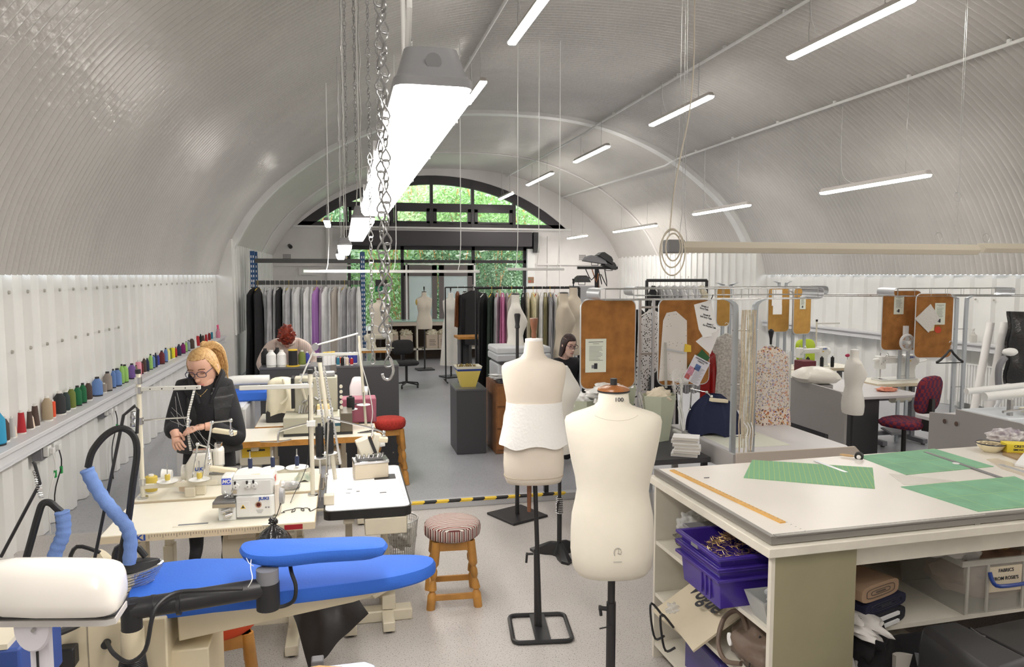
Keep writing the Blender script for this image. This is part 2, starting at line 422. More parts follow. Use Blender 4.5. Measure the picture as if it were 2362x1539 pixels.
# shopfront: shutter box, transoms, two pale doors in the middle
dr = thing('door_1', None, None); dr['kind'] = 'structure'
z0 = bw(990, 568)[1]
MB().b2((bw(796, 550)[0], Y2-.35, z0), (bw(1222, 550)[0], Y2, zhead)).build('shutter_box', mat('shutter_grey', (.065, .058, .065), .5), dr, bev=.02)
MB().b2((bw(1226, 560)[0], Y2-.3, bw(0, 575)[1]), (bw(1238, 560)[0], Y2-.05, zhead)).build('motor', dark, dr)
b = MB(); yd = Y2+.08
b.b2((xo0, yd, z0-.12), (xo1, yd+.14, zhead))
zt1 = bw(990, 603)[1]
for px in (806, 929, 1093, 1212):
    x = bw(px, 650)[0]; b.b2((x-.05, yd, 0), (x+.05, yd+.12, z0))
b.b2((xo0, yd, zt1-.05), (xo1, yd+.12, zt1+.05))
b.b2((xo0, yd, 0), (xo1, yd+.12, .3))
b.build('door_frame', fr, dr)
for a_, c_ in ((932, 1008), (1013, 1090)):
    x0, x1 = bw(a_, 650)[0], bw(c_, 650)[0]; b = MB()
    zd = bw(0, 609)[1]
    for q in ((x0, .3, x0+.16, zd), (x1-.16, .3, x1, zd), (x0, .3, x1, .5), (x0, zd-.35, x1, zd)):
        b.b2((q[0], yd-.06, q[1]), (q[2], yd-.01, q[3]))
    lf = b.build('door_leaf', mat('door_brown_grey', (.15, .13, .125), .5), dr)
    MB().b2((x0+.16, yd-.04, .5), (x1-.16, yd-.025, zd-.35)).build('frosted_panel', mat('frosted_pane', (.72, .78, .8), .5, alpha=.55), lf)
b = MB()
for a_, c_, u, v in ((931, 931.5, 605, 745), (1093, 1093.5, 605, 745)):
    b.b2((bw(a_, 0)[0]-.04, yd-.09, .2), (bw(a_, 0)[0]+.02, yd-.06, bw(0, 605)[1]))
b.b2((bw(929, 0)[0], yd-.09, bw(0, 608)[1]), (bw(1095, 0)[0], yd-.06, bw(0, 604.5)[1]))
b.build('door_trim', white, dr)
MB().b2((xo0, yd+.06, .3), (xo1, yd+.07, z0)).build('door_glass', mat('shop_glass', (.3, .33, .32), .02, alpha=.14, spec=1), dr)
# pillar to the right of the doors, pipe and conduit on the end wall
b = MB(); x = bw(1214, 600)[0]; b.b2((x, Y2-.16, 0), (x+.26, Y2, bw(0, 565)[1])); struct(b, 'trim_6', white)
b = MB()
for px in (1262, 1290): 
    x = bw(px, 600)[0]; b.b2((x, Y2-.05, 0), (x+.05, Y2, bw(0, 530)[1]))
b.b2((bw(1236, 0)[0], Y2-.06, bw(0, 608)[1]), (9.2, Y2, bw(0, 603)[1]))
b.b2((bw(615, 0)[0], Y2-.06, bw(0, 612)[1]), (bw(800, 0)[0], Y2, bw(0, 608)[1]))
b.b2((bw(742, 0)[0], Y2-.08, 0), (bw(756, 0)[0], Y2, zt))
struct(b, 'trim_7', plaster)
for px, py, lab in ((662, 593, 'small square air vent high on the far left wall'), (1343, 594, 'small square air vent high on the far right wall')):
    t = thing('air_vent', lab, 'vent', (bw(px, py)[0], Y2, bw(px, py)[1]), 0, 'air vents in the end wall')
    MB().b2((-.13, -.03, -.1), (.13, .005, .1)).build('grille', plaster, t)
    b = MB()
    for i in range(6):
        for j in range(5): b.b2((-.115+i*.04, -.034, -.085+j*.036), (-.09+i*.04, -.029, -.062+j*.036))
    b.build('opening', dark, t)
# camera dome on end wall
p = aty(669, 568, Y2)
t = thing('security_camera', 'small black security camera on the far left wall', 'camera', (p.x, Y2, p.z))
MB().cyl((-.06, 0, .03), (-.06, -.05, .03), .05).build('mount', white, t); MB().cyl((-.02, -.03, .02), (.03, -.2, -.03), .055, .06).build('lens_housing', blackp, t)
# plane of planting outside: shrubs with real leaves
leafm = [mat('leaf_light', (.2, .42, .08), .5, var=.4, vs=4), mat('leaf_mid', (.07, .2, .05), .5, var=.4, vs=4), mat('leaf_pale', (.35, .5, .2), .5)]
def shrub(x, y, z0, rx, rz, n, mi, label, stem=True):
    t = thing('bamboo_shrub', label, 'shrub', (x, y, z0), 0, 'shrubs growing outside the end wall')
    rnd = random.Random(int(x*10)+int(rz*31)); b = MB()
    for i in range(n):
        a = rnd.random()*6.28; e = rnd.uniform(-1, 1); r_ = rnd.random()**.4
        p = Vector((rx*r_*math.cos(a)*math.sqrt(1-e*e), rx*.5*r_*math.sin(a)*math.sqrt(1-e*e), rz/2+rz/2*e*r_))
        L = rnd.uniform(.1, .22); d = Vector((rnd.uniform(-1, 1), rnd.uniform(-.5, .5), rnd.uniform(-1, .2))).normalized()*L; s_ = d.cross(Vector((rnd.uniform(-.4, .4), 1, rnd.uniform(-.4, .4)))).normalized()*L*.16
        v = [b._v(q) for q in (p, p+d*.4+s_, p+d, p+d*.4-s_)]; b.face(v)
    b.build('foliage', leafm[mi], t)
    b = MB()
    for i in range(7): b.tube([(rnd.uniform(-rx*.4, rx*.4), rnd.uniform(-.2, .2), 0), (rnd.uniform(-rx*.6, rx*.6), rnd.uniform(-.3, .3), rz*.9)], .02, 5)
    b.build('stem', wood, t)
spec = [(-.6, 26.5, 0, 1.5, 3.6, 2600, 1, 'dark bamboo shrub outside, leftmost behind the shopfront glass'),
        (1.6, 27.0, 0, 1.6, 3.6, 2600, 0, 'light bamboo shrub outside, behind the left half of the pale doors'),
        (3.6, 26.4, 0, 1.6, 3.4, 2600, 1, 'mid green bamboo shrub outside, behind the right pale door'),
        (5.4, 26.8, 0, 1.5, 3.7, 2600, 1, 'dark green bamboo shrub outside, rightmost behind the shopfront glass'),
        (2.4, 28.5, 3.1, 2.2, 2.9, 3600, 2, 'pale green bamboo top seen through the middle of the arched window'),
        (4.8, 28.0, 3.0, 2.0, 2.6, 3200, 0, 'bright green bamboo top seen through the right of the arched window'),
        (7.0, 27.5, 2.6, 1.6, 2.2, 2200, 0, 'bright green bamboo top in the right corner of the arched window'),
        (-1.0, 28, 3.0, 1.6, 2.0, 1500, 1, 'dark bamboo top in the left corner of the arched window')]
for a_ in spec: shrub(*a_)
gb = MB(); gb.b2((-4, Y2+.3, -.1), (12, 34, -.02)); struct(gb, 'floor.002', mat('paving', (.3, .29, .27), .9))
struct(MB().b2((-5, 31, -.1), (13, 31.4, 7)), 'wall_outer', mat('garden_bank', (.12, .2, .07), .9, var=.7, vs=5, c2=(.35, .45, .3)))
# ---------------------------------------------------------------- dado trunking and conduits
def trunk(x, s, y0, y1, nm, z=.92):
    b = MB(); b.b2((x, y0, z-.035), (x+s*.2, y1, z)); b.b2((x, y0, z-.115), (x+s*.165, y1, z-.035)); b.b2((x, y0, z-.125), (x+s*.19, y1, z-.113))
    return struct(b, nm, trunkm, bev=.004)
trunk(XL+.03, 1, YN, Y1-.4, 'trim_8')
trunk(XR-.03, -1, YN, Y1-.4, 'trim_9', 1.06)
for (xw, nm) in ((1.99, 'trim_10'), (5.45, 'trim_11'), (7.3, 'trim_12')):
    b = MB(); z = vault_h(xw)-.05
    b.tube([(xw, YN, z), (xw, Y1-.2, z), (xw-(.12 if xw > 3 else 0), Y1+.2, z-.1), (xw-(.12 if xw > 3 else 0), Y2, vault_h(xw-.15, .985)-.06)], .022, 8)
    y = 1
    while y < Y1: b.cyl((xw, y, z), (xw, y, z+.05), .03, .03, 8); y += 1.5
    struct(b, nm, white)
# ================================================================ suspended batten lamps
lit = mat('lit_diffuser', (1, .95, .885), .5, emit=LAMP_E)
hous = mat('lamp_grey', (.26, .26, .27), .4)
housw = mat('lamp_pale_housing', (.62, .58, .55), .45)
def chain_mesh(b, x, y, z0, z1, pitch=.027, w=.0065, r=.0011):
    n = max(1, int((z1-z0)/pitch)); k = 0
    for i in range(n):
        z = z0+i*pitch; a = (i % 2)*R(90)+.4; c, s_ = math.cos(a), math.sin(a)
        lo = [(x+c*u*w, y+s_*u*w, z+v*pitch) for u, v in ((0, .52), (.5, .36), (.95, .14), (.6, -.04), (-.6, -.04), (-.95, .14), (-.5, .36), (0, .52))]
        hi = [(x-s_*u*w, y+c*u*w, z+v*pitch) for u, v in ((.25, .62), (.7, .8), (.45, 1.0), (-.45, 1.0), (-.7, .8), (-.2, .6))]
        b.tube(lo+hi, r, 5, sub=2)
def batten(x, y0, y1, z, label, fine=False, hm=None):
    """one lamp: z is the underside; y0 < y1"""
    L = y1-y0; wd_ = .105; t = thing('batten_lamp', label, 'ceiling lamp', (x, (y0+y1)/2, z), 0, 'suspended batten lamps')
    hw_, hl = wd_/2, L/2
    def outline(w_, l_, zz, n=3):
        r = .018; pts = []
        for sx, sy, a0 in ((1, 1, 0), (-1, 1, 90), (-1, -1, 180), (1, -1, 270)):
            for k in range(n+1):
                a = R(a0+90*k/n); pts.append((sx*(w_-r)+r*math.cos(a), sy*(l_-r)+r*math.sin(a), zz))
        return pts
    MB().loft([outline(hw_*.8, hl*.985, 0), outline(hw_*.97, hl*.995, .012), outline(hw_, hl, .03)]).build('diffuser', lit, t)
    MB().loft([outline(hw_*1.03, hl+.004, .03), outline(hw_*1.03, hl+.004, .042), outline(hw_*.94, hl-.004, .048), outline(hw_*.72, hl-.02, .088), outline(hw_*.66, hl-.03, .09)]).build('housing', hm or hous, t)
    for i in range(5 if fine else 0):
        for s_ in (-1, 1): MB().box((s_*hw_*1.06, -hl+L*(i+.5)/5, .035), (.008, .03, .034)).build('clip', steel, t)
    for s_ in (-1, 1):
        yy = s_*hl*.62; top = vault_h(x, 1 if (y0+y1)/2+yy < Y1-.3 else .965)-z-.03
        b = MB()
        if fine: chain_mesh(b, 0, yy, .09, top, r=.0013)
        else:
            n = int((top-.09)/.12)
            b.tube([(((-1)**i)*.004, yy+((-1)**(i//2))*.004, .09+(top-.09)*i/n) for i in range(n+1)], .004, 5)
        b.tube([(0, yy-.05, .09), (0, yy, .115), (0, yy+.05, .09)], .003, 5)
        b.build('chain', galv, t)
    if fine:
        MB().tube([(-.03, -hl+.06, .085), (-.03, -hl+.03, .16), (-.012, -hl*.62-.005, .3), (-.014, -hl*.62-.01, top)], .004, 6, sub=4).build('cable', white, t)
        MB().cyl((0, -hl+.008, .066), (0, -hl+.03, .066), .011, n=24).build('knockout', mat('knockout_grey', (.2, .2, .21), .5), t)
    else:
        MB().tube([(.01, hl*.3, .09), (.03, hl*.5, .16), (.02, hl*.62, .4), (.01, hl*.62, top)], .003, 5, sub=3).build('cable', white, t)
    return t
x1 = .127
batten(x1, 1.03, 2.95, aty(997, 250, 1.03).z, 'very large bright batten lamp nearest the camera with grey end cap', True)
y2 = 2.98
p2 = aty(828, 524, 4.0)
zr = 2.1+.265
batten(.10, 3.55, 5.35, 2.1+.235, 'lit batten lamp directly behind the nearest one, seen end on')
batten(.02, 5.7, 7.5, 2.1+.19, 'small lit batten lamp, third along the left row')
batten(-.02, 9.2, 11.0, 2.1+.22, 'small lit batten lamp, fourth along the left row')
batten(-.25, 13.2, 14.6, 2.1+.9, 'short bright lamp high up, left of the near row of lamps')
def rowlamp(pn, pf, z, x, label):
    a, c = atz(*pn, z), atz(*pf, z)
    if c.y > 23.2: q = aty((pn[0]+pf[0])/2, (pn[1]+pf[1])/2, 22.2); x, z = q.x, q.z; a.y, c.y = 21.3, 23.1
    batten(x, a.y, c.y, z, label, hm=housw)
for pn, pf, lab in (((2170, 8), (1838, 140), 'long lit lamp at the top right corner, nearest of its row'),
                    ((1655, 226), (1503, 292), 'lit lamp high over the right of the room, second of its row'),
                    ((1435, 341), (1345, 377), 'lit lamp below the ceiling conduit junction, third of its row'),
                    ((1286, 402), (1225, 429), 'small lit lamp, fourth of the row over the aisle right side'),
                    ((1188, 449), (1145, 461), 'tiny lit lamp in front of the arched window, last of its row')):
    rowlamp(pn, pf, 4.72, 5.38, lab)
for pn, pf, lab in (((1312, -12), (1195, 106), 'bright lamp cut by the top edge, right of the large near lamp'),
                    ((1120, 192), (1078, 242), 'lit lamp partly hidden behind the large near lamp')):
    rowlamp(pn, pf, 4.85, 2.03, lab)
for pn, pf, lab in (((2150, 408), (1890, 449), 'slim lit lamp low over the right side, nearest of the outer row'),
                    ((1735, 476), (1595, 497), 'slim lit lamp, second of the outer right row'),
                    ((1512, 522), (1418, 537), 'slim lit lamp, third of the outer right row'),
                    ((1364, 546), (1298, 551), 'slim lit lamp, farthest of the outer right row')):
    rowlamp(pn, pf, 3.36, (atz(*pn, 3.36).x+atz(*pf, 3.36).x)/2, lab)
# unseen lamps added to light the room, most of them continuing the rows
for i, (x, y, z) in enumerate(((2.03, -1.2, 4.85), (5.38, -.6, 4.72), (5.38, 2.4, 4.72), (7.4, 2.6, 3.36), (7.4, -.8, 3.36), (-.5, -1.8, 3.4))):
    batten(x, y, y+1.9, z, ['unseen lit lamp added behind the viewer over the aisle', 'unseen lit lamp added behind the viewer, right row', 'unseen lit lamp added overhead right of the viewer', 'unseen lit lamp added overhead at the right wall', 'unseen lit lamp added behind the viewer at the right wall', 'unseen lit lamp added behind the viewer at the left wall'][i])
# loose chains
def loose(px, ptop, pbot, Y, label, r, pitch, w_, hook=True):
    a = aty(px, pbot, Y); t = thing('hanging_chain', label, 'chain', (a.x, a.y, a.z), 0, 'loose steel chains by the near lamp')
    b = MB(); top = vault_h(a.x)-a.z
    chain_mesh(b, 0, 0, .02, top, pitch, w_, r); b.build('links', mat('chain_steel', (.33, .33, .33), .35, .9), t)
    if hook:
        b = MB(); b.tube([(.002, 0, .03), (.006, 0, .014), (.001, 0, .003), (-.006, 0, .004), (-.008, 0, .01)], r*1.5, 6, sub=3); b.build('hook', steel, t)
loose(897, 0, 880, .95, 'thick steel chain ending in a hook, right of the pair in front of the lamp', .0012, .026, .0065)
loose(884, 0, 800, .98, 'thick steel chain hanging across the left edge of the large near lamp', .0012, .026, .0065, False)
loose(860, 0, 860, 1.6, 'thin steel chain with a knotted end, left of the thick chains', .0011, .027, .0055, False)
loose(822, 0, 420, 3.4, 'fine chain hanging left of the large near lamp', .0016, .04, .009, False)
loose(801, 0, 440, 3.9, 'fine chain hanging beside the ceiling bracket, leftmost', .0016, .05, .01, False)
# transverse trunking on the right with coiled cable
def rail(pa, pb, Y, z, hgt, dep, name, label, m, tip=True):
    a, c = aty(*pa, Y), aty(*pb, Y); t = thing(name, label, 'trunking', ((a.x+c.x)/2, Y, z)); l = (c.x-a.x)/2
    b = MB()
    b.loft([[(s_*l, -dep*.3, 0), (s_*l, dep*.3, 0), (s_*l, dep/2, hgt*.45), (s_*l, dep*.3, hgt), (s_*l, -dep*.3, hgt), (s_*l, -dep/2, hgt*.45)] for s_ in (-1, 1)])
    if tip: b.loft([[(l, -dep*.3, 0), (l, dep*.3, 0), (l, dep/2, hgt*.45), (l, dep*.3, hgt), (l, -dep*.3, hgt), (l, -dep/2, hgt*.45)], [(l+.07, y_, hgt*.45+zz) for y_, zz in ((-.01, -.01), (.01, -.01), (.01, 0), (.01, .01), (-.01, .01), (-.01, 0))]])
    b.build('housing', m, t, bev=.003); return t, l
Yt = 6.2
t, l = rail((1568, 565), (2248, 570), Yt, aty(1568, 583, Yt).z, .1, .15, 'cable_trunking', 'long pale suspended trunking crossing the right side of the room', mat('aged_ivory', (.68, .62, .5), .45))
MB().box((-l-.06, 0, .055), (.16, .14, .12)).build('end_unit', hous, t, bev=.012)
for px in (1575, 2205):
    a = aty(px, 555, Yt)
    for dx in (-.04, .04):
        MB().tube([(a.x-t.location.x+dx, 0, .1), (a.x-t.location.x+dx*.3, 0, .35), (a.x-t.location.x+dx*.2, 0, vault_h(a.x)-t.location.z)], .003, 5).build('suspension_wire', galv, t)
for px, dz in ((2205, .42), (2165, .02), (2275, .02)):
    a = aty(px, 545, Yt); b = MB()
    b.tube([(a.x-t.location.x+.045*math.cos(k), 0, .15+dz+.045*math.sin(k)) for k in [i*.524 for i in range(12)]], .003, 5, closed=True); b.build('wire_loop', galv, t)
t2, _ = rail((2262, 566), (2480, 572), Yt+.5, aty(2262, 583, Yt+.5).z, .1, .15, 'cable_trunking', 'far end of a second pale trunking at the right edge', mat('aged_ivory'), False)
# coil of cream cable hanging at the trunking's left end
a = aty(1550, 570, Yt-.15)
t = thing('coiled_cable', 'cream cable hung from the ceiling and coiled at the trunking end', 'cable', a)
cb = mat('cream_cable', (.72, .66, .55), .5)
b = MB()
top = aty(1603, -20, Yt-.15)-a
pts = [Vector((.2, 0, vault_h(a.x)-a.z-.12)), top, aty(1600, 150, Yt-.15)-a, aty(1590, 260, Yt-.15)-a, aty(1572, 350, Yt-.15)-a, aty(1555, 440, Yt-.15)-a, aty(1545, 530, Yt-.15)-a]
b.tube(pts, .007, 6, sub=4); b.build('drop', cb, t)
for k, (w_, h_, dz) in enumerate(((.1, .17, -.01), (.12, .2, -.05), (.07, .12, .0))):
    b = MB(); b.tube([(w_*math.cos(i*.45+k)+.01*k, .01*k, dz+h_*math.sin(i*.45+k)) for i in range(14)], .007, 6, closed=True, sub=2); b.build('loop', cb, t)
MB().tube([(-.03, 0, .1), (-.01, 0, .35), (.05, 0, 1.0), (.07, 0, vault_h(a.x)-a.z-.06)], .003, 5).build('support_wire', galv, t)
# thin suspended rails farther back
for pa, pb, Y, lab in (((700, 626), (1105, 626), 10.5, 'white rail suspended in front of the far doors'), ((1172, 621), (1300, 623), 10.8, 'short pale rail suspended right of the far doors'), ):
    a, c = aty(*pa, Y), aty(*pb, Y); t = thing('suspended_rail', lab, 'rail', ((a.x+c.x)/2, Y, a.z)); l = (c.x-a.x)/2
    MB().b2((-l, -.05, -.02), (l, .05, .02)).build('rail', white, t, bev=.005)
    for s_ in (-.75, .0, .75):
        MB().tube([(s_*l, 0, .02), (s_*l+.02, 0, .1), (s_*l+.04, 0, .4), (s_*l+.04, 0, vault_h(a.x+l+s_*l)-a.z)], .006, 5).build('support_wire', white, t)
# ================================================================ cones of thread on the wall shelf
_cone_cache = {}
def cone_parts(t, h, r, col, slant, cname, style='king'):
    key = (cname,)
    m = mat('thread_'+cname, col, .75, bump=.25, bs=400)
    sp = mat('spool_plastic', (.75, .74, .7), .5)
    b = MB()
    if style == 'king':     # straight sided cone with a shoulder
        b.lathe([(r*.8, .008), (r, .02), (r*.95, h*.72), (r*.45, h*.9), (r*.4, h*.92)], n=16)
    elif style == 'cone':
        b.lathe([(r, .01), (r*.62, h*.9)], n=16)
    else:
        b.lathe([(r*.85, .008), (r, .02), (r, h*.86), (r*.85, h*.9)], n=16)
    o1 = b.build('thread', m, t)
    b = MB(); b.lathe([(r*.95, 0), (r*.95, .01), (r*.5, .012)], n=16)
    b.lathe([(r*.42, h*.9), (r*.4, h), (r*.3, h)], n=16)
    o2 = b.build('spool', blackp if (hash(cname) % 3 and style == 'king') or cname in ('black',) else sp, t)
def thread_cone(loc, h, r, cname, label, group, style='king', lean=0):
    t = thing('thread_cone', label, 'thread cone', loc, random.random()*6, group)
    cone_parts(t, h, r, TC[cname], 0, cname, style)
    if lean: t.rotation_euler = (0, lean, 0)
    return t
TC = dict(cyan=(.03, .32, .55), brown=(.08, .05, .04), cream=(.8, .66, .53), silver=(.5, .5, .5), red=(.45, .02, .03), tan=(.42, .33, .22), orange=(.75, .09, .03),
          charcoal=(.025, .027, .03), slate=(.03, .05, .05), olive=(.16, .2, .04), green=(.01, .14, .05), blue=(.13, .24, .52), pinkred=(.6, .15, .16), taupe=(.3, .26, .23),
          lime=(.33, .6, .16), black=(.012, .012, .013), purple=(.2, .11, .36), khaki=(.23, .2, .1), pink=(.85, .36, .45), maroon=(.15, .02, .025), navy=(.02, .03, .08),
          royal=(.05, .06, .35), lemon=(.85, .82, .3), yellow=(.85, .75, .03), plum=(.22, .01, .13), greyblue=(.3, .35, .42), white=(.85, .85, .83), dkred=(.25, .015, .02), teal=(.03, .2, .3), gold=(.65, .5, .1))
CN = dict(pinkred='pinkish red', lime='lime green', greyblue='grey blue', dkred='dark red', green='dark green', royal='royal blue', navy='navy blue', slate='dark slate', plum='plum coloured', khaki='khaki brown', lemon='pale yellow', yellow='bright yellow', cyan='bright cyan', orange='orange red', brown='dark brown', cream='pale cream', silver='silver grey')
# crop pixels (x centre, base y, top y, width, colour, style)
S = [(60, 1450, 1120, 140, 'cyan', 'king'), (118, 1355, 1120, 80, 'brown', 'king'), (195, 1345, 1230, 60, 'cream', 'cone'), (180, 1285, 1080, 55, 'silver', 'cone'),
     (262, 1265, 1050, 75, 'red', 'cone'), (350, 1275, 1155, 55, 'cream', 'cone'), (332, 1215, 1030, 58, 'brown', 'cone'), (382, 1228, 1015, 72, 'brown', 'cone'), (488, 1190, 960, 88, 'tan', 'king'),
     (533, 1145, 975, 48, 'orange', 'cyl'), (595, 1135, 920, 100, 'charcoal', 'king'), (648, 1100, 905, 70, 'slate', 'king'), (697, 1090, 890, 70, 'olive', 'king'), (748, 1045, 860, 70, 'green', 'king'),
     (795, 1035, 850, 62, 'green', 'king'), (843, 1015, 840, 62, 'brown', 'king'), (920, 985, 810, 88, 'blue', 'king'), (975, 935, 845, 48, 'taupe', 'cyl'), (1008, 932, 755, 76, 'taupe', 'king'),
     (1058, 905, 730, 40, 'blue', 'king'), (1092, 905, 742, 74, 'blue', 'king'), (1132, 880, 700, 40, 'lime', 'king'), (1157, 872, 708, 62, 'lime', 'king'), (1218, 826, 685, 64, 'purple', 'king'),
     (1254, 832, 725, 26, 'khaki', 'king'), (1277, 835, 697, 48, 'pink', 'cyl'), (1305, 825, 712, 28, 'maroon', 'king'), (1326, 815, 672, 36, 'brown', 'king'), (1352, 800, 680, 34, 'navy', 'king'),
     (1381, 795, 652, 36, 'lime', 'king'), (1407, 783, 662, 26, 'blue', 'king'), (1425, 762, 632, 30, 'navy', 'king'), (1445, 748, 640, 24, 'royal', 'king'), (1477, 740, 616, 50, 'maroon', 'king'),
     (1512, 730, 600, 34, 'blue', 'king'), (1536, 718, 598, 28, 'lemon', 'king'), (1552, 690, 572, 24, 'olive', 'king'), (1573, 684, 575, 34, 'yellow', 'cyl'), (1597, 660, 566, 22, 'red', 'king'),
     (1625, 650, 546, 38, 'navy', 'king'), (1660, 634, 536, 42, 'plum', 'king'), (1687, 625, 528, 22, 'lime', 'king'), (1708, 614, 516, 28, 'greyblue', 'king'), (1736, 601, 496, 44, 'brown', 'king'),
     (1765, 578, 486, 28, 'white', 'cone'), (1788, 570, 466, 36, 'red', 'cone'), (1812, 555, 456, 24, 'black', 'king'), (1832, 535, 452, 28, 'brown', 'cone'), (1858, 518, 440, 28, 'red', 'cone'),
     (1886, 508, 432, 26, 'dkred', 'king'), (1908, 502, 430, 20, 'teal', 'cyl'), (1962, 482, 396, 26, 'maroon', 'king'), (2000, 466, 366, 46, 'black', 'cyl')]
ZS = .92; prevY = 0
for i, (cx, by, ty, cw, c, st) in enumerate(S):
    px, py = cx/3.847, 640+by/3.847
    p = atz(px, py, ZS); q = atx(px, py, XL+.155)
    loc = Vector((max(XL+.1, min(XL+.2, p.x)), (p.y*.0+q.y), ZS))
    D = loc.dot(_fw); pxm = F/D
    h = (by-ty)/3.847/pxm*1.0; r = cw/3.847/pxm/2
    def nm(j): return CN.get(S[j][4], S[j][4]) if 0 <= j < len(S) else None
    l_, r_ = nm(i-1), nm(i+1)
    if l_ and r_: lab = f'{nm(i)} thread cone on the wall shelf between the {l_} and {r_} ones' if l_ != r_ else f'{nm(i)} thread cone on the wall shelf with a {l_} one on each side'
    elif r_: lab = 'large bright cyan thread cone at the near end of the wall shelf'
    else: lab = 'black canister shaped thread spool at the far end of the wall shelf'
    thread_cone(loc, h, min(r, .06 if i else .09), c, lab, 'thread cones on the wall shelf', st)
# pink spray bottle among them
q = atx(1935/3.847, 640+495/3.847, XL+.155)
t = thing('spray_bottle', 'translucent pink spray bottle among the thread cones on the shelf', 'bottle', (q.x, q.y, ZS))
MB().lathe([(.035, 0), (.04, .02), (.04, .1), (.018, .16), (.014, .18)]).build('bottle', mat('pink_plastic', (.8, .3, .42), .3, alpha=.8), t)
b = MB(); b.cyl((0, 0, .175), (0, 0, .2), .02); b.box((.0, -.01, .225), (.03, .07, .04)); b.cyl((0, -.04, .23), (0, -.07, .225), .01); b.build('trigger_head', mat('pink_plastic_solid', (.85, .12, .3), .4), t, bev=.003)
# loose papers, cone bases on the shelf: thin white discs
# ---------------------------------------------------------------- wall sockets with plugs and cables below the trunking
for k, (px, py, lab) in enumerate(((245, 945, 'grey double wall socket with white plugs, farther of the two'), (108, 1035, 'grey double wall socket with white plugs, nearer to the ironing station'))):
    a = atx(px, py, XL+.1); t = thing('wall_socket', lab, 'socket', (XL+.035, a.y, a.z), 0, 'wall sockets under the shelf'); t.scale = (1.3, 1.3, 1.3)
    MB().b2((0, -.1, -.055), (.055, .1, .055)).build('box', mgrey, t, bev=.004)
    for s_ in (-.05, .05):
        b = MB(); b.b2((.055, s_-.03, -.035), (.085, s_+.03, .03)); b.b2((.085, s_-.018, -.02), (.11, s_+.018, .015)); pl_ = b.build('plug', white, t, bev=.004)
        b = MB(); b.tube([(.1, s_, -.02), (.11, s_, -.12), (.08, s_-.05, -.3), (.05, s_+.05, -.6), (.03, s_+.1, -(a.z-.02))], .004, 6, sub=4); b.build('cord', white if s_ < 0 else blackp, pl_)
        MB().box((.108, s_, -.15), (.012, .02, .045)).build('tag', mat('green_tag', (.02, .35, .08), .5), pl_)
# ================================================================ tables and machines
def legs_T(t, w, d, z, m=None, pedal=True, motor=True):
    m = m or cream
    for s_ in (-1, 1):
        b = MB(); x = s_*(w/2-.14)
        b.b2((x-.03, d*.5-.05, .06), (x+.03, d*.5+.05, z*.55)); b.b2((x-.022, d*.5-.035, z*.5), (x+.022, d*.5+.035, z))
        b.b2((x-.03, .04, z-.04), (x+.03, d-.06, z))
        b.build('leg', m, t, bev=.004)
        b = MB(); b.b2((x-.035, .0, 0.012), (x+.035, d-.02, .07)); f = b.build('foot', m, t, bev=.006)
        for yy in (.04, d-.06): MB().cyl((x, yy, 0), (x, yy, .012), .025).build('pad', blackp, f)
    b = MB(); b.b2((-w/2+.14, d*.5-.03, .09), (w/2-.14, d*.5+.03, .14)); b.build('crossbar', m, t, bev=.004)
    if pedal:
        b = MB(); b.box((0, d*.35, .15), (.26, .2, .018), rot=Matrix.Rotation(R(14), 3, 'X')); pd = b.build('pedal', m, t, bev=.004)
        MB().box((0, d*.35, .162), (.23, .17, .006), rot=Matrix.Rotation(R(14), 3, 'X')).build('tread', mgrey, pd)
        MB().cyl((.08, d*.4, .16), (.1, d*.5, z-.05), .005).build('treadle_rod', steel, t)
    if motor:
        b = MB(); b.cyl((.02, d*.55, z-.17), (.26, d*.55, z-.17), .085, n=20); b.b2((.05, d*.5-.03, z-.12), (.2, d*.5+.09, z-.03)); b.build('motor', machc, t, bev=.005)
def table(x0, x1, y0, y1, z, label, top, edge, th=.04, name='sewing_table', edge_t=.004, r=0.01, **k):
    w, d = x1-x0, y1-y0; t = thing(name, label, 'table', ((x0+x1)/2, y0, 0))
    def rr(w_, d0, d1, r_, n=4):
        out = []
        for cx, cy, a0 in ((w_/2-r_, d1-r_, 0), (-w_/2+r_, d1-r_, 90), (-w_/2+r_, d0+r_, 180), (w_/2-r_, d0+r_, 270)):
            for i in range(n+1): a = R(a0+90*i/n); out.append((cx+r_*math.cos(a), cy+r_*math.sin(a)))
        return out
    MB().prism(rr(w, 0, d, r), z-th, z-.003).build('edge', edge, t)
    MB().prism(rr(w-edge_t*2, edge_t, d-edge_t, max(.002, r-edge_t)), z-.003, z).build('tabletop', top, t)
    if k.get('legs', True): legs_T(t, w, d, z-th, k.get('lm'), k.get('pedal', True), k.get('motor', True))
    return t
ZT = .76
T1 = table(-1.24, -.17, 4.06, 4.61, ZT, 'cream laminate sewing table with ruler edge holding the white overlocker in front', creamtop, mat('cream_edge', (.72, .62, .45), .5))
T3 = table(-1.24, -.17, 4.66, 5.2, ZT, 'cream sewing table behind the front one, in front of the blonde woman', creamtop, mat('cream_edge', 0), r=.03)
T2 = table(-.13, .37, 4.22, 5.18, ZT, 'white topped table with thick black edge and rounded corners beside the aisle', whitetop, mat('black_edge', (.015, .015, .015), .35), th=.055, r=.045, edge_t=.01)
T4 = table(-.86, .26, 6.17, 6.7, ZT, 'cream topped table with thick orange wood edge in the middle of the left row', creamtop, edgew, th=.05, r=.006)
T5 = table(-.78, .12, 6.76, 7.4, ZT, 'cream sewing table behind the wood edged one, under the covered machine', creamtop, edgew, th=.03)
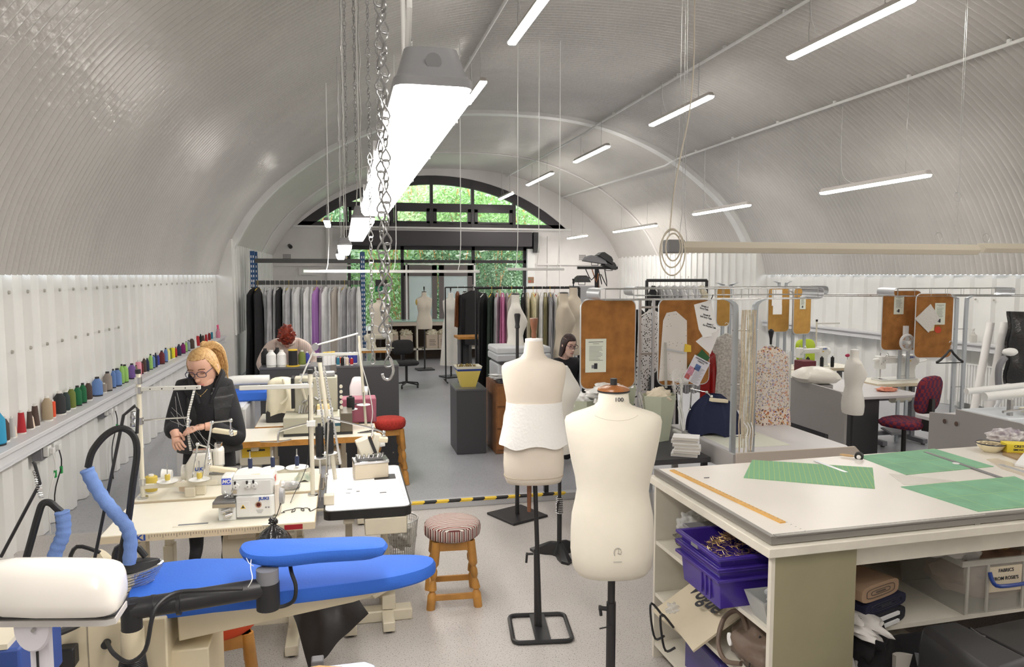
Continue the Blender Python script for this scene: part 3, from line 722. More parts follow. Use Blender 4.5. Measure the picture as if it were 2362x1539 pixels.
t = thing('control_box', 'cream control box with yellow label hanging under the wood edged table', 'box', (-.72, 6.3, .53)); MB().b2((-.13, 0, 0), (.13, .2, .18)).build('box', machc, t, bev=.012); MB().b2((-.11, -.003, .07), (.11, .001, .15)).build('yellow_label', yel, t); MB().b2((-.07, -.005, .12), (.07, -.002, .135)).build('print', ink, t)
# ruler marks, maker name and red plate on the front table edge
b = MB(); x = -.2
for i in range(46):
    h_ = .012 if i % 5 else .02; b.b2((x+i*.0135-.1, -.0015, ZT-.008-h_), (x+i*.0135-.0985, .001, ZT-.008))
b.build('ruler_marks', ink, T1)
letters('JUKI', .042, jblue, T1, upright((-.365, -.0015, ZT-.021)), bold=.0015, sx=1.3)
MB().b2((.375, -.002, ZT-.035), (.47, .001, ZT-.008)).build('red_plate', mat('red_plate', (.4, .02, .03), .5), T1)
MB().b2((.26, -.001, ZT), (.3, .003, ZT+.0005)).build('sticker', paper, T1)
b = MB()
b.box((-.1, .09, ZT+.002), (.2, .045, .004)); b.build('slot_cover', creamtop, T1, bev=.001); MB().box((-.1, .09, ZT+.0045), (.15, .018, .002)).build('slot', mgrey, T1)
b = MB()
for i in range(18): b.box((.44+i*.0*1, .1+i*.03, ZT), (.02 if i % 5 else .035, .001, .0006))
b = MB()
for i in range(26): b.b2((.215, .06+i*.031, ZT), (.215+(.012 if i % 5 else .02), .0615+i*.031, ZT+.0006))
b.build('scale_marks', ink, T2)
b = MB()
for p in ((-.11, .34, .03), (-.05, .36, .02), (-.1, .42, .03), (.1, .3, .04)): b.box((p[0], p[1], ZT), (p[2], .012, .003))
b.build('slots', dark, T2)
MB().b2((.06, .6, ZT-.001), (.2, .72, ZT+.001)).build('opening', dark, T2)
# small drawer tray under T2 and beam foot with the tilting pedal
b = MB(); b.b2((-.02, .0, ZT-.16), (.22, .35, ZT-.06)); b.build('drawer', cream, T2, bev=.006)

def overlocker(loc, rz, label, brand=True, scale=1.0):
    t = thing('overlocker', label, 'sewing machine', loc, rz)
    t.scale = (scale,)*3
    m = machw if brand else machc
    MB().b2((-.18, -.06, 0), (.12, .1, .012)).build('base_plate', mat('machine_grey', (.3, .3, .3), .4), t, bev=.003)
    b = MB()   # body block with stepped front
    b.prism([(-.08, -.07), (.115, -.07), (.13, -.05), (.13, .1), (-.08, .1)], .012, .135)
    b.build('body', m, t, bev=.008)
    b = MB(); b.prism([(-.1, -.05), (.115, -.055), (.13, -.03), (.13, .1), (-.1, .1)], .135, .225)
    b.loft([[(-.1, -.05, .225), (.13, -.055, .225), (.13, .1, .225), (-.1, .1, .225)], [(-.095, -.03, .255), (.115, -.03, .25), (.12, .09, .25), (-.095, .09, .255)]])
    b.build('head_cover', m, t, bev=.006)
    b = MB(); b.b2((-.16, -.055, .145), (-.1, .06, .25)); b.build('nose', m, t, bev=.01)
    b = MB(); b.b2((-.175, -.075, 0), (-.08, .05, .1)); b.build('looper_cover', m, t, bev=.006)
    b = MB(); b.prism([(-.2, -.1), (-.08, -.1), (-.08, .06), (-.17, .06), (-.2, .02)], .1, .118); b.build('cloth_plate', mat('plate_grey', (.22, .22, .22), .3, .3), t, bev=.004)
    b = MB(); b.prism([(-.2, -.101), (-.075, -.101), (-.075, -.09), (-.2, -.09)], .085, .105); b.build('plate_edge', chrome, t)
    b = MB()   # needle bar, presser foot, thread take-up
    b.cyl((-.12, -.02, .118), (-.115, -.02, .2), .006); b.cyl((-.105, -.035, .125), (-.1, -.03, .19), .005); b.box((-.12, -.03, .125), (.05, .03, .008))
    b.cyl((-.14, -.05, .13), (-.1, -.055, .155), .005); b.box((-.09, -.04, .16), (.03, .03, .02)); b.tube([(-.14, -.06, .17), (-.12, -.065, .14), (-.1, -.06, .16), (-.08, -.06, .2)], .003, 5, sub=3)
    b.cyl((-.15, -.095, .06), (-.1, -.1, .075), .012); b.cyl((-.13, -.11, .04), (-.09, -.1, .05), .01); b.box((-.12, -.085, .055), (.05, .02, .03))
    b.build('presser_mechanism', chrome, t)
    MB().b2((-.15, -.077, .01), (-.11, -.073, .06)).build('cover_plate', steel, t)
    for i, (x, z) in enumerate(((-.075, .195), (-.01, .195), (.025, .197))):
        b = MB(); b.cyl((x, -.055, z), (x, -.075, z), .016, n=18); b.cyl((x, -.075, z), (x, -.082, z), .006); k = b.build('tension_knob', machw, t)
        b = MB(); b.cyl((x-.005, -.07, z+.012), (x-.006, -.07, z+.03), .006); b.box((x, -.084, z), (.004, .004, .004)); b.build('tension_post', blackp, k)
    b = MB(); b.cyl((.13, .02, .1), (.155, .02, .1), .05, .055, n=28); b.cyl((.155, .02, .1), (.175, .02, .1), .05, .042, n=28); b.build('handwheel', mat('wheel_grey', (.3, .3, .31), .35), t)
    b = MB(); b.prism([(.13, -.05), (.152, -.04), (.152, .09), (.13, .09)], .01, .19); b.build('belt_guard', mat('guard_cream', (.72, .66, .58), .4), t, bev=.006)
    b = MB(); b.cyl((.045, -.069, .085), (.045, -.074, .085), .018, n=24); g = b.build('gauge_ring', chrome, t)
    MB().cyl((.045, -.0735, .085), (.045, -.0755, .085), .012, n=20).build('gauge', mat('dark_red_glass', (.08, .02, .02), .2), g)
    MB().b2((-.075, -.0725, .025), (-.005, -.0695, .105)).build('side_cover', m, t, bev=.002)
    b = MB(); b.slab([(-.055, -.0735, .065), (-.025, -.0735, .065), (-.04, -.0735, .09)], (0, .001, 0)); b.build('warning_label', yel, t)
    MB().slab([(-.049, -.0745, .069), (-.031, -.0745, .069), (-.04, -.0745, .084)], (0, .0008, 0)).build('warning_print', ink, t)
    b = MB()
    for i in range(3): b.box((.05+.0*i, -.0705, .052-i*.008), (.04-.008*i, .001, .0025))
    b.box((.085, -.0705, .066), (.01, .001, .008)); b.box((.1, -.0705, .066), (.01, .001, .008))
    b.build('small_print', mat('grey_print', (.25, .25, .27), .6), t)
    MB().b2((.0, -.03, .2505), (.05, -.015, .2515)).build('yellow_sticker', yel, t)
    if brand:
        letters('JUKI', .024, jblue, t, upright((.075, -.0715, .118)), bold=.0008, sx=1.25)
        MB().b2((-.155, -.0565, .205), (-.105, -.0555, .24)).build('badge', mat('badge_blue', (.05, .1, .75), .4), t)
        letters('MO', .03, paper, t, upright((-.13, -.0575, .222)), bold=.001, sx=.95, shear=.2)
        MB().slab([(.1315, -.02, .2), (.1315, .02, .2), (.1315, .02, .235), (.1315, -.02, .235)], (.001, 0, 0)).build('red_sticker', mat('red_sticker', (.7, .12, .1), .5), t)
    return t
a = atz(560, 1200, ZT)
OV = overlocker((a.x+.045, a.y+.07, ZT), R(-3), 'white JUKI overlocker with blue MO badge on the front sewing table', True, .96)

def lamp_arm(pts, headc, hrot, base, label, Mh=machc, ln=.16):
    """machine lamp: jointed chrome arm from a base box to a slim cream head; world coordinates"""
    t = thing('task_lamp', label, 'lamp', base); o = Vector(base); P_ = [Vector(p)-o for p in pts]
    MB().box((0, 0, .03), (.06, .05, .06)).build('base', cream, t, bev=.006)
    b = MB()
    for a_, c_ in zip(P_, P_[1:]): b.cyl(a_, c_, .0055, n=10)
    b.build('arm', chrome, t)
    for p in P_[1:]:
        MB().blob(p, (.013,)*3, 0, sub=2).build('joint', chrome, t)
    h = Vector(headc)-o
    MB().box(h, (ln, .045, .03), rot=Matrix.Rotation(hrot, 3, 'Z') @ Matrix.Rotation(R(8), 3, 'Y')).build('lamp_head', mat('lamp_cream', (.78, .7, .52), .4), t, bev=.006)
    return t
Yp = 4.55
P0 = atz(463, 1140, ZT); yy = P0.y
lamp_arm([aty(463, 1130, yy), aty(489, 975, yy), aty(532, 970, yy), aty(533, 995, yy), aty(534, 1002, yy)], aty(514, 1003, yy)*.0+aty(515, 1084, yy+.0), R(-8), P0, 'chrome arm machine lamp with cream head above the JUKI overlocker')
P0 = atz(440, 1145, ZT); yy = P0.y+.1
lamp_arm([aty(440, 1130, yy), aty(456, 1025, yy), aty(480, 1032, yy+.05), aty(482, 1060, yy), aty(482, 1072, yy)], aty(518, 996, 5.3), R(-12), P0, 'second chrome arm lamp with cream head beside the blonde woman')
# thread stands -------------------------------------------------
def pole(t, p, z1, r=.012, m=None, name='pole'):
    MB().cyl(p, (p[0], p[1], z1), r, n=12).build(name, m or machc, t)
    MB().cyl((p[0], p[1], z1), (p[0], p[1], z1+.025), r*1.25, n=12).build('cap', blackp, t)
def disc(t, p, r=.055):
    b = MB(); b.lathe([(.006, .002), (r*.6, 0), (r, .006), (r, .009), (r*.5, .004)], p, 24); d = b.build('spool_tray', white, t)
    MB().cyl((p[0], p[1], p[2]), (p[0], p[1], p[2]+.12), .0035, n=8).build('spool_pin', steel, d)
    return d
# left stand on the second table: tall cream post with horizontal bar and guide arms
a = atz(330, 1150, ZT); D0 = a.y
t = thing('thread_stand', 'tall cream thread stand post at the left wall with a perforated bar across the woman', 'thread stand', a)
top = aty(318, 862, D0).z-ZT
pole(t, (0, 0, 0), top, .0135)
MB().cyl((0, 0, 0), (0, 0, .012), .03).build('flange', steel, t)
q0, q1 = aty(322, 898, D0)-a, aty(463, 899, D0)-a
b = MB(); b.b2((q0.x, -.012, q0.z-.012), (q1.x, .012, q0.z+.012)); b.build('guide_bar', mat('bar_grey', (.62, .62, .58), .4), t, bev=.003)
b = MB()
for i in range(6): b.cyl((q0.x+.06+i*.065, -.0125, q0.z), (q0.x+.06+i*.065, -.014, q0.z), .004, n=8)
b.build('hole', dark, t)
q0, q1 = aty(322, 971, D0)-a, aty(432, 963, D0)-a
b = MB(); b.tube([q0, q1, aty(435, 980, D0)-a, aty(438, 986, D0)-a], .005, 8, sub=2); b.build('guide_rod', chrome, t)
for z in (aty(320, 900, D0).z-ZT, aty(320, 878, D0).z-ZT, aty(322, 971, D0).z-ZT, .1): MB().cyl((0, 0, z-.02), (0, 0, z+.02), .02).build('clamp', steel, t)
b = MB(); b.b2((0, -.012, .06), (.42, .012, .085)); b.build('spool_rail', machc, t)
for i, (x, wd_) in enumerate(((.12, 0), (.3, .0))):
    disc(t, (x+.02, 0, .09), .06)
TG = 'thread cones on the sewing stands'
thread_cone((a.x+.02, a.y+.12, ZT), .115, .036, 'gold', 'yellow green thread cone with red top by the wall post', TG, 'cyl')
thread_cone((a.x+.14, a.y, ZT+.093), .05, .015, 'gold', 'small golden thread spool on the left spool rail', TG, 'cyl')
thread_cone((a.x+.32, a.y, ZT+.093), .05, .015, 'gold', 'small golden thread spool under the woman\'s right hand', TG, 'cyl')
thread_cone((a.x+.21, a.y+.08, ZT), .075, .025, 'cream', 'cream thread spool with red top beside the small golden ones', TG, 'cyl')
# stand at right end of T1: cream post (746,1050 -> 715?,750) with bar to the left at y 890
a = atz(748, 1128, ZT) ; a.x = -.205
t = thing('thread_stand', 'cream thread stand post at the right end of the front table with long horizontal bar', 'thread stand', (-.2, 4.56, ZT))
a = Vector((-.2, 4.56, ZT)); D0 = a.y
pole(t, (0, 0, 0), aty(722, 862, D0).z-ZT, .0135)
MB().cyl((0, 0, 0), (0, 0, .01), .03).build('flange', steel, t)
q0, q1 = aty(552, 895, D0)-a, aty(722, 890, D0)-a
MB().b2((q0.x, -.012, q1.z-.013), (q1.x, .012, q1.z+.013)).build('guide_bar', mat('bar_grey'), t, bev=.003)
q = [aty(725, 973, D0)-a, aty(655, 991, D0)-a, aty(643, 1000, D0)-a, aty(641, 1020, D0)-a]
MB().tube(q, .006, 8, sub=3).build('guide_rod', chrome, t)
MB().tube([aty(600, 1019, D0)-a, aty(641, 1020, D0)-a, aty(672, 1014, D0)-a], .0035, 6).build('cross_rod', chrome, t)
MB().box((0, -.02, aty(725, 975, D0).z-ZT), (.05, .04, .03)).build('clamp', machw, t)
MB().tube([(-.012, -.02, .62), (-.018, -.02, .3), (-.03, -.02, .2), (-.06, -.05, .12), (-.1, -.1, .05), (-.12, -.16, .012)], .0022, 5, sub=4).build('cable_tie', blackp, t)
MB().b2((-.42, -.012, .15), (0.0, .012, .17)).build('spool_rail', machc, t)
for i, px in enumerate((578, 630, 686)):
    x = aty(px, 1100, D0).x-a.x
    disc(t, (x, 0, .172), .068)
for i, (px, lab) in enumerate(((578, 'leftmost of the three slim navy spools above the front table'), (630, 'middle one of the three slim navy spools above the front table'), (686, 'rightmost of the three slim navy spools above the front table'))):
    x = aty(px, 1100, D0).x; thread_cone((x, D0, ZT+.18), .075, .013, 'navy', lab, TG, 'cyl')
# loose black wire tangle on T1
a = atz(690, 1178, ZT); rnd = random.Random(4)
b = MB(); b.tube([(-.08+.16*(i/16)+rnd.uniform(-.03, .03), rnd.uniform(-.04, .04), .004) for i in range(17)], .0022, 5, sub=3)
solo(b, 'wire', blackp, 'tangled black wire lying on the front sewing table', 'wire', loc=a)
# overlock machine on T2 : tilted head on a cream oil box
a = atz(860, 1105, ZT)
t = thing('overlocker', 'small cream overlocker tilted up on a cream box on the black edged table', 'sewing machine', (a.x+.0, a.y+.05, ZT), R(6))
MB().b2((-.12, -.045, 0), (.1, .1, .1)).build('oil_box', mat('box_cream', (.66, .58, .44), .45), t, bev=.006)
MB().b2((-.123, -.048, .1), (.105, .103, .118)).build('box_lid', chrome, t, bev=.003)
b = MB(); b.prism([(-.1, -.02), (.07, -.02), (.07, .09), (-.1, .09)], .118, .14); b.build('cloth_plate', mat('plate_grey'), t, bev=.004)
rm = Matrix.Rotation(R(-20), 3, 'Y')
b = MB(); b.box((-.045, .03, .2), (.09, .09, .12), rot=rm); b.build('head', machc, t, bev=.008)
b = MB(); b.box((.03, .03, .22), (.05, .07, .13), rot=Matrix.Rotation(R(12), 3, 'Y')); b.build('arm', machc, t, bev=.008)
MB().cyl((.05, .03, .22), (.085, .03, .225), .03, n=18).build('handwheel', machw, t)
MB().box((.0, -.02, .22), (.02, .01, .12), rot=rm).build('dark_lever', blackp, t)
b = MB()
for i in range(6): b.cyl((-.09+i*.03, -.03+.01*(i % 2), .14), (-.085+i*.03, -.035, .165), .008)
b.tube([(.0, .03, .26), (.01, .02, .32), (.0, .01, .36)], .005, 6, sub=2); b.build('presser_mechanism', chrome, t)
# lamp on T2 : base box, jointed arm reaching right, small white head
p0 = atz(742, 1165, ZT); p0 = Vector((-.1, 4.36, ZT)); yy = 4.36
lp = lamp_arm([aty(753, 1120, yy)+Vector((0, 0, 0)), aty(753, 1095, yy), aty(758, 965, yy), aty(860, 988, yy+.1), aty(885, 998, yy+.1), aty(885, 1006, yy+.1)], aty(884, 1014, yy+.1), 0, p0, 'chrome jointed lamp with a small white head reaching over the black edged table', ln=.055)
# perforated twin post behind with black spools
p0 = Vector((-.07, 4.9, ZT)); yy = 4.9
t = thing('thread_stand', 'perforated thread stand with two tall black spools behind the black edged table', 'thread stand', p0)
q1 = aty(737, 835, yy)-p0
b = MB(); b.cyl((0, 0, 0), q1, .014, n=10); b.build('pole', machc, t); MB().cyl(q1, q1+Vector((0, 0, .03)), .017).build('cap', blackp, t)
b = MB()
for dx, mm in ((-.035, 0), (.035, 1)):
    b.slab([(dx-.008, -.01, .1), (dx+.008, -.01, .1), (q1.x+dx*.8+.006, -.01, q1.z-.03), (q1.x+dx*.8-.006, -.01, q1.z-.03)], (0, .004, 0))
b.build('perforated_strip', mat('strip_galv', (.6, .6, .58), .4, .5), t)
b = MB()
for dx in (-.035, .035):
    for i in range(34):
        k = .12+.84*i/34; b.cyl((q1.x*k+dx*(1-.2*k), -.0102, q1.z*k), (q1.x*k+dx*(1-.2*k), -.0125, q1.z*k), .0028, n=6)
b.build('strip_holes', dark, t)
for px, py in ((738, 1058), (760, 1048)):
    q = aty(px, py, yy-.05)-p0
    disc(t, (q.x, -.05, q.z), .05)
    MB().cyl((q.x, -.05, .0 if False else q.z-.1), (q.x, -.05, q.z), .006).build('bracket', steel, t)
for (px, py, lab) in ((738, 1056, 'tall black thread spool on the stand, left of the chrome lamp pole'), (761, 1046, 'tall black thread spool partly behind the chrome lamp pole')):
    q = aty(px, py, yy-.05); thread_cone((q.x, q.y, q.z+.006), .22, .026, 'black', lab, TG, 'cyl')
# far arms: anglepoise of the wood edged table
yy = 6.4; p0 = Vector((-.27, 6.62, ZT))
t = thing('task_lamp', 'white anglepoise arm rising over the machines toward the black cabinet', 'lamp', p0)
J = [p0*1.0, aty(728, 800, yy+.2), aty(692, 880, yy+.1)]
b = MB()
q = [aty(692, 880, yy)-p0, aty(727, 800, yy)-p0, aty(826, 772, yy)-p0]
for dy in (-.012, .012):
    b.cyl(q[0]+Vector((0, dy, 0)), q[1]+Vector((0, dy, 0)), .007); b.cyl(q[1]+Vector((0, dy, .01)), q[2]+Vector((0, dy, .01)), .007)
b.build('arm', machw, t); MB().cyl(q[1]+Vector((0, -.03, 0)), q[1]+Vector((0, .03, 0)), .03).build('joint', steel, t)
MB().cyl((0, 0, 0), q[0], .012).build('pole', machc, t)
p0 = Vector((.18, 6.6, ZT)); t = thing('thread_stand', 'slim cream stand post with cables left of the black cabinet corner', 'thread stand', p0)
q1 = aty(828, 775, 6.6)-p0; MB().cyl((0, 0, 0), q1, .012).build('pole', machc, t)
MB().tube([q1, (q1.x+.0, -.01, q1.z*.8), (.03, -.01, q1.z*.4), (.06, 0, .12), (.04, 0, .0)], .004, 6, sub=3).build('cable', white, t)
q2, q3 = aty(722, 814, 6.6)-p0, aty(826, 816, 6.6)-p0; MB().b2((q2.x, -.01, q3.z-.012), (q3.x, .01, q3.z+.012)).build('guide_bar', mat('bar_grey'), t)
disc(t, (-.02, -.03, aty(825, 935, 6.6).z-ZT), .06); disc(t, (-.13, -.03, aty(800, 945, 6.6).z-ZT), .06)
thread_cone((p0.x-.13, p0.y-.03, aty(800, 945, 6.6).z+.008), .12, .035, 'black', 'black thread cone with red top in front of the white plastic machine', TG, 'cyl')
# big industrial buttonholer on T4
a = atz(690, 1003, ZT)
t = thing('buttonhole_machine', 'large grey beige buttonhole machine with label plate on the wood edged table', 'sewing machine', (-.2, 6.4, ZT))
gb_ = mat('machine_beige', (.5, .48, .38), .45, var=.08, vs=6)
MB().b2((-.3, -.12, 0.0), (.26, .2, .02)).build('base_plate', dark, t)
MB().b2((-.3, -.12, .02), (.16, .2, .16)).build('bed', gb_, t, bev=.008)
MB().b2((.16, -.12, .02), (.26, .2, .18)).build('end_casing', mat('casing_brown', (.13, .11, .08), .5), t, bev=.006)
b = MB(); b.b2((-.22, .1, .16), (.14, .26, .46)); b.build('body', gb_, t, bev=.01)
MB().b2((-.245, .08, .2), (-.22, .27, .46)).build('side_plate', dark, t)
MB().b2((-.17, .096, .4), (-.06, .1, .425)).build('name_plate', mat('plate_dark', (.04, .06, .07), .4), t)
for i in range(5): MB().b2((-.152+i*.016, .094, .406), (-.141+i*.016, .096, .418)).build('plate_letter', paper, t)
MB().b2((.04, -.122, .075), (.16, -.118, .1)).build('label_strip', mat('teal_label', (.03, .1, .14), .5), t)
MB().b2((.1, -.122, .1), (.16, -.118, .15)).build('label_white', paper, t)
b = MB()
for i in range(5): b.cyl((-.15+i*.05, .09, .25+.02*(i % 3)), (-.12+i*.05, .07, .27+.02*(i % 2)), .012, n=10)
for i in range(7): b.cyl((-.18+i*.02, .03, .165), (-.17+i*.022, .05, .23), .008, n=8)
b.build('mechanism', steel, t)
for i in range(5):
    MB().cyl((.17, .08+.0*i, .2+i*.045), (.17, .05, .2+i*.045), .014, n=14).build('tension_knob', machc, t)
b = MB(); b.b2((-.03, -.05, .16), (.1, .06, .2)); b.build('parts_tray', paper, t); MB().b2((-.03, -.02, .2), (.09, .07, .235)).build('pad_block', mat('pale_yellow', (.8, .62, .3), .7), t)
b = MB(); b.b2((-.06, .12, .46), (.12, .22, .5)); b.build('top_cover', mat('machine_grey'), t, bev=.01)
# boxes of supplies just behind (drawer tower with bobbins)
t = thing('drawer_tower', 'small tower of grey trays with labels between the black cabinets', 'drawers', (-.3, 7.22, ZT))
for i in range(4):
    MB().b2((-.12, -.1, .02+i*.095), (.12, .15, .1+i*.095)).build('drawer', mat('tray_grey', (.12, .12, .13), .4), t, bev=.004)
    MB().b2((-.03, -.105, .045+i*.095), (.06, -.1, .085+i*.095)).build('label', paper, t)
t['label'] = 'stack of small grey drawers with white labels before the black cabinets'
# T5 is under it: covered machine (cream fabric hood)
def hood(u, v):
    a_ = u*2*math.pi; k = .5+.5*v
    r_ = .12-.035*(v**3)+.012*math.sin(5*a_+v*3)
    z = .34*v**.85 if v < .85 else .34*.85**.85+.04*math.sin((v-.85)/.15*1.57)
    if v >= .85: r_ *= max(.02, math.cos((v-.85)/.15*1.5))
    return (r_*1.15*math.cos(a_), r_*math.sin(a_)*.8, .07+z+.02*math.sin(3*a_)*(1-v))
t = thing('covered_machine', 'sewing machine hidden under a loose cream cloth hood', 'covered machine', (-.56, 7.0, ZT))
MB().b2((-.14, -.08, 0), (.12, .1, .1)).build('machine_bed', dark, t, bev=.01)
MB().sheet(hood, 28, 14, .003).build('cloth_hood', mat('hood_cloth', (.76, .71, .55), .9, var=.08, vs=9), t, ang=80)
MB().tube([(.02, -.1, .4), (.06, -.13, .25), (.0, -.14, .18)], .012, 6, sub=3).build('strap', mat('hood_cloth'), t)
# white domestic machine and pink box right of the buttonholer
t = thing('domestic_machine', 'white plastic sewing machine seen end on before the black cabinet', 'sewing machine', (.12, 7.3, ZT))
b = MB(); b.loft([[(-.07, -.09, .1), (.06, -.09, .1), (.08, .1, .1), (-.07, .1, .1)], [(-.075, -.09, .25), (.055, -.09, .25), (.075, .1, .25), (-.07, .1, .25)], [(-.045, -.07, .34), (.03, -.07, .34), (.05, .08, .34), (-.04, .08, .34)]])
b.build('body', mat('pinkish_white', (.82, .76, .78), .3), t, bev=.02); MB().b2((-.1, -.1, 0), (.1, .1, .1)).build('base', mat('pinkish_white'), t, bev=.01)
MB().cyl((.06, 0, .2), (.1, 0, .2), .05).build('handwheel', white, t)
t = thing('tool_case', 'dull pink case behind the thread stand beside the buttonhole machine', 'case', (.13, 6.85, ZT))
MB().b2((-.16, -.1, 0), (.15, .1, .22)).build('case', mat('dull_pink', (.35, .1, .15), .6), t, bev=.01)
MB().tube([(-.05, -.1, .16), (-.05, -.13, .18), (.05, -.13, .18), (.05, -.1, .16)], .006, 6).build('handle', dark, t)
# items on T4 right
t = thing('tool_pile', 'pair of scissors and small tools on the wood edged table', 'tools', (.16, 6.33, ZT))
b = MB()
for i in range(6):
    a_ = random.uniform(-.5, .8); b.cyl((-.06+.02*i, -.04+.015*i, .006), (-.06+.02*i+.1*math.cos(a_), -.04+.015*i+.1*math.sin(a_), .008), .004, n=6)
b.build('tool', dark, t)
# JUKI lockstitch / feed-off machine on T3, facing away, white
def lockstitch(loc, rz, label, m=machw, scale=1, fuzz=False):
    t = thing('lockstitch_machine', label, 'sewing machine', loc, rz); t.scale = (scale,)*3
    MB().b2((-.25, -.09, 0), (.23, .09, .015)).build('bed', m, t, bev=.004)
    b = MB(); b.loft([[(.06, -.06, .01), (.23, -.06, .01), (.23, .06, .01), (.06, .06, .01)], [(.09, -.055, .1), (.22, -.055, .1), (.22, .055, .1), (.09, .055, .1)], [(.08, -.06, .19), (.24, -.06, .19), (.24, .06, .19), (.08, .06, .19)], [(.085, -.05, .28), (.23, -.05, .28), (.23, .05, .28), (.085, .05, .28)]])
    b.build('pillar', m, t, bev=.012)
    b = MB(); b.loft([[(x, s_*.045, z) for s_, z in ((-1, .19), (-1, .26), (1, .26), (1, .19))] for x in (.1, -.18)]); b.build('arm', m, t, bev=.015)
    b = MB(); b.b2((-.25, -.05, .13), (-.17, .05, .275)); b.build('head', m, t, bev=.012)
    b = MB(); b.cyl((-.21, 0, .02), (-.21, 0, .13), .004); b.cyl((-.2, 0, .03), (-.2, 0, .14), .005); b.box((-.205, -.01, .022), (.02, .04, .006)); b.cyl((-.21, 0, .27), (-.21, 0, .31), .006)
    for i in range(3): b.cyl((-.235+.025*i, -.05, .19+.02*i), (-.235+.025*i, -.07, .19+.02*i), .009)
    b.tube([(-.2, -.06, .26), (-.17, -.06, .3), (-.15, -.04, .31), (-.13, -.04, .27)], .004, 6, sub=2); b.build('presser_mechanism', chrome, t)
    b = MB(); b.cyl((.23, 0, .21), (.27, 0, .21), .06, .055, n=24); b.build('handwheel', m, t)
    MB().b2((.12, -.064, .21), (.15, -.06, .222)).build('dial', yel, t)
    letters('JUKI', .026, jblue, t, upright((.165, -.0615, .255)), bold=.001, sx=1.25)
    b = MB(); b.b2((-.245, -.085, .015), (-.17, .085, .018)); b.build('needle_plate', steel, t)
    return t
a = aty(468, 1062, 4.95)
# this machine stands with its pillar to the left and the grey cloth plate to the right
t = thing('overlocker', 'white JUKI machine before the blonde woman with grey cloth plate at its right', 'sewing machine', (a.x, 4.98, ZT), 0)
b = MB(); b.loft([[(-.1, -.06, 0), (.06, -.06, 0), (.06, .08, 0), (-.1, .08, 0)], [(-.1, -.06, .14), (.06, -.06, .14), (.06, .08, .14), (-.1, .08, .14)], [(-.06, -.05, .205), (.055, -.05, .21), (.055, .07, .21), (-.07, .07, .205)]])
b.build('body', mat('machine_ivory', (.72, .7, .64), .35), t, bev=.012)
b = MB(); b.b2((.06, -.055, .09), (.12, .06, .235)); b.build('head', mat('machine_ivory'), t, bev=.022)
MB().cyl((-.1, 0, .08), (-.13, 0, .08), .05, n=22).build('handwheel', mat('machine_ivory'), t)
MB().b2((.04, -.07, .07), (.22, .07, .085)).build('cloth_plate', mat('plate_grey'), t, bev=.004)
MB().b2((.05, -.065, 0), (.21, .065, .07)).build('looper_cover', mat('machine_ivory'), t, bev=.006)
b = MB(); b.cyl((.09, -.02, .085), (.09, -.02, .15), .012); b.cyl((.11, -.04, .09), (.07, -.045, .11), .01); b.box((.1, -.05, .12), (.05, .03, .02)); b.cyl((.08, -.03, .2), (.08, -.03, .27), .006); b.box((.09, 0, .25), (.04, .06, .02)); b.box((-.01, 0, .218), (.1, .05, .012)); b.build('presser_mechanism', chrome, t)
letters('JUKI', .03, jblue, t, upright((-.02, -.0625, .11)), bold=.001, sx=1.25)
MB().cyl((-.26, .04, .06), (-.2, .04, .06), .04, .03, n=20).build('winder', white, t)
# bobbins in bags on T3/T1 boundary
for i, (px, py, c_, lab) in enumerate(((645, 1122, (.6, .35, .22), 'clear bag of brown wooden bobbins behind the overlocker'), (668, 1122, (.12, .13, .15), 'clear bag of dark bobbins behind the overlocker'))):
    a = atz(px, py, ZT); a.z = ZT; a.y = 4.72+.0*i
    a.x = aty(px, py, 4.72).x
    t = thing('bobbin_bag', lab, 'bag', a); rnd = random.Random(i)
    for j in range(5):
        b = MB(); x, y = -.045+j*.022, rnd.uniform(-.02, .02); b.cyl((x, y-.012, .022), (x, y+.012, .022), .02, n=14); k = b.build('bobbin', mat('bobbin_%d' % i, c_, .5), t)
        MB().cyl((x, y-.013, .022), (x, y-.0145, .022), .007, n=10).build('bobbin_core', mat('pale_core', (.7, .6, .45), .5), k)
    MB().blob((0, 0, .026), (.065, .04, .03), .12, 3, 3, i, squash=.85).build('bag_film', plastic, t)
# green cloth heap at the end of T3
b = MB(); b.sheet(lambda u, v: (.12*(u-.5)+.0, .16*(v-.5), .035+.07*math.exp(-12*((u-.5)**2+(v-.4)**2))*(1+.3*math.sin(14*u)*math.cos(9*v))-.03*(abs(u-.5)**2+abs(v-.5)**2)*2), 24, 20, .004)
solo(b, 'cloth_heap', mat('sage_cloth', (.35, .42, .33), .9, var=.25, vs=20, c2=(.75, .73, .6)), 'crumpled sage green and cream cloth at the right end of the second table', 'cloth', loc=(-.27, 4.95, ZT-.02))
# pedal and foot beam of the black edged table
t = thing('foot_pedal', 'tilted beige and black foot pedal under the black edged table by the stool', 'pedal', (.22, 4.45, 0))
b = MB(); b.b2((-.35, -.07, 0), (.16, .03, .07)); b.build('beam', cream, t, bev=.008)
b = MB(); b.b2((-.02, -.06, .07), (.06, .02, .16)); b.build('post', cream, t, bev=.004)
rt_ = Matrix.Rotation(R(-28), 3, 'Y') @ Matrix.Rotation(R(20), 3, 'X')
b = MB(); b.box((-.01, .02, .25), (.19, .25, .035), rot=rt_); b.build('pedal_frame', cream, t, bev=.01)
b = MB(); b.box((-.005+.008, .012, .268), (.16, .21, .01), rot=rt_); b.build('tread', mgrey, t, bev=.002)
# ================================================================ ironing station, stools, bins, dress forms
bl = mat('blue_cover', (.03, .14, .62), .75, bump=.1, bs=120)
cr = mat('station_cream', (.74, .65, .46), .45, var=.05, vs=5)
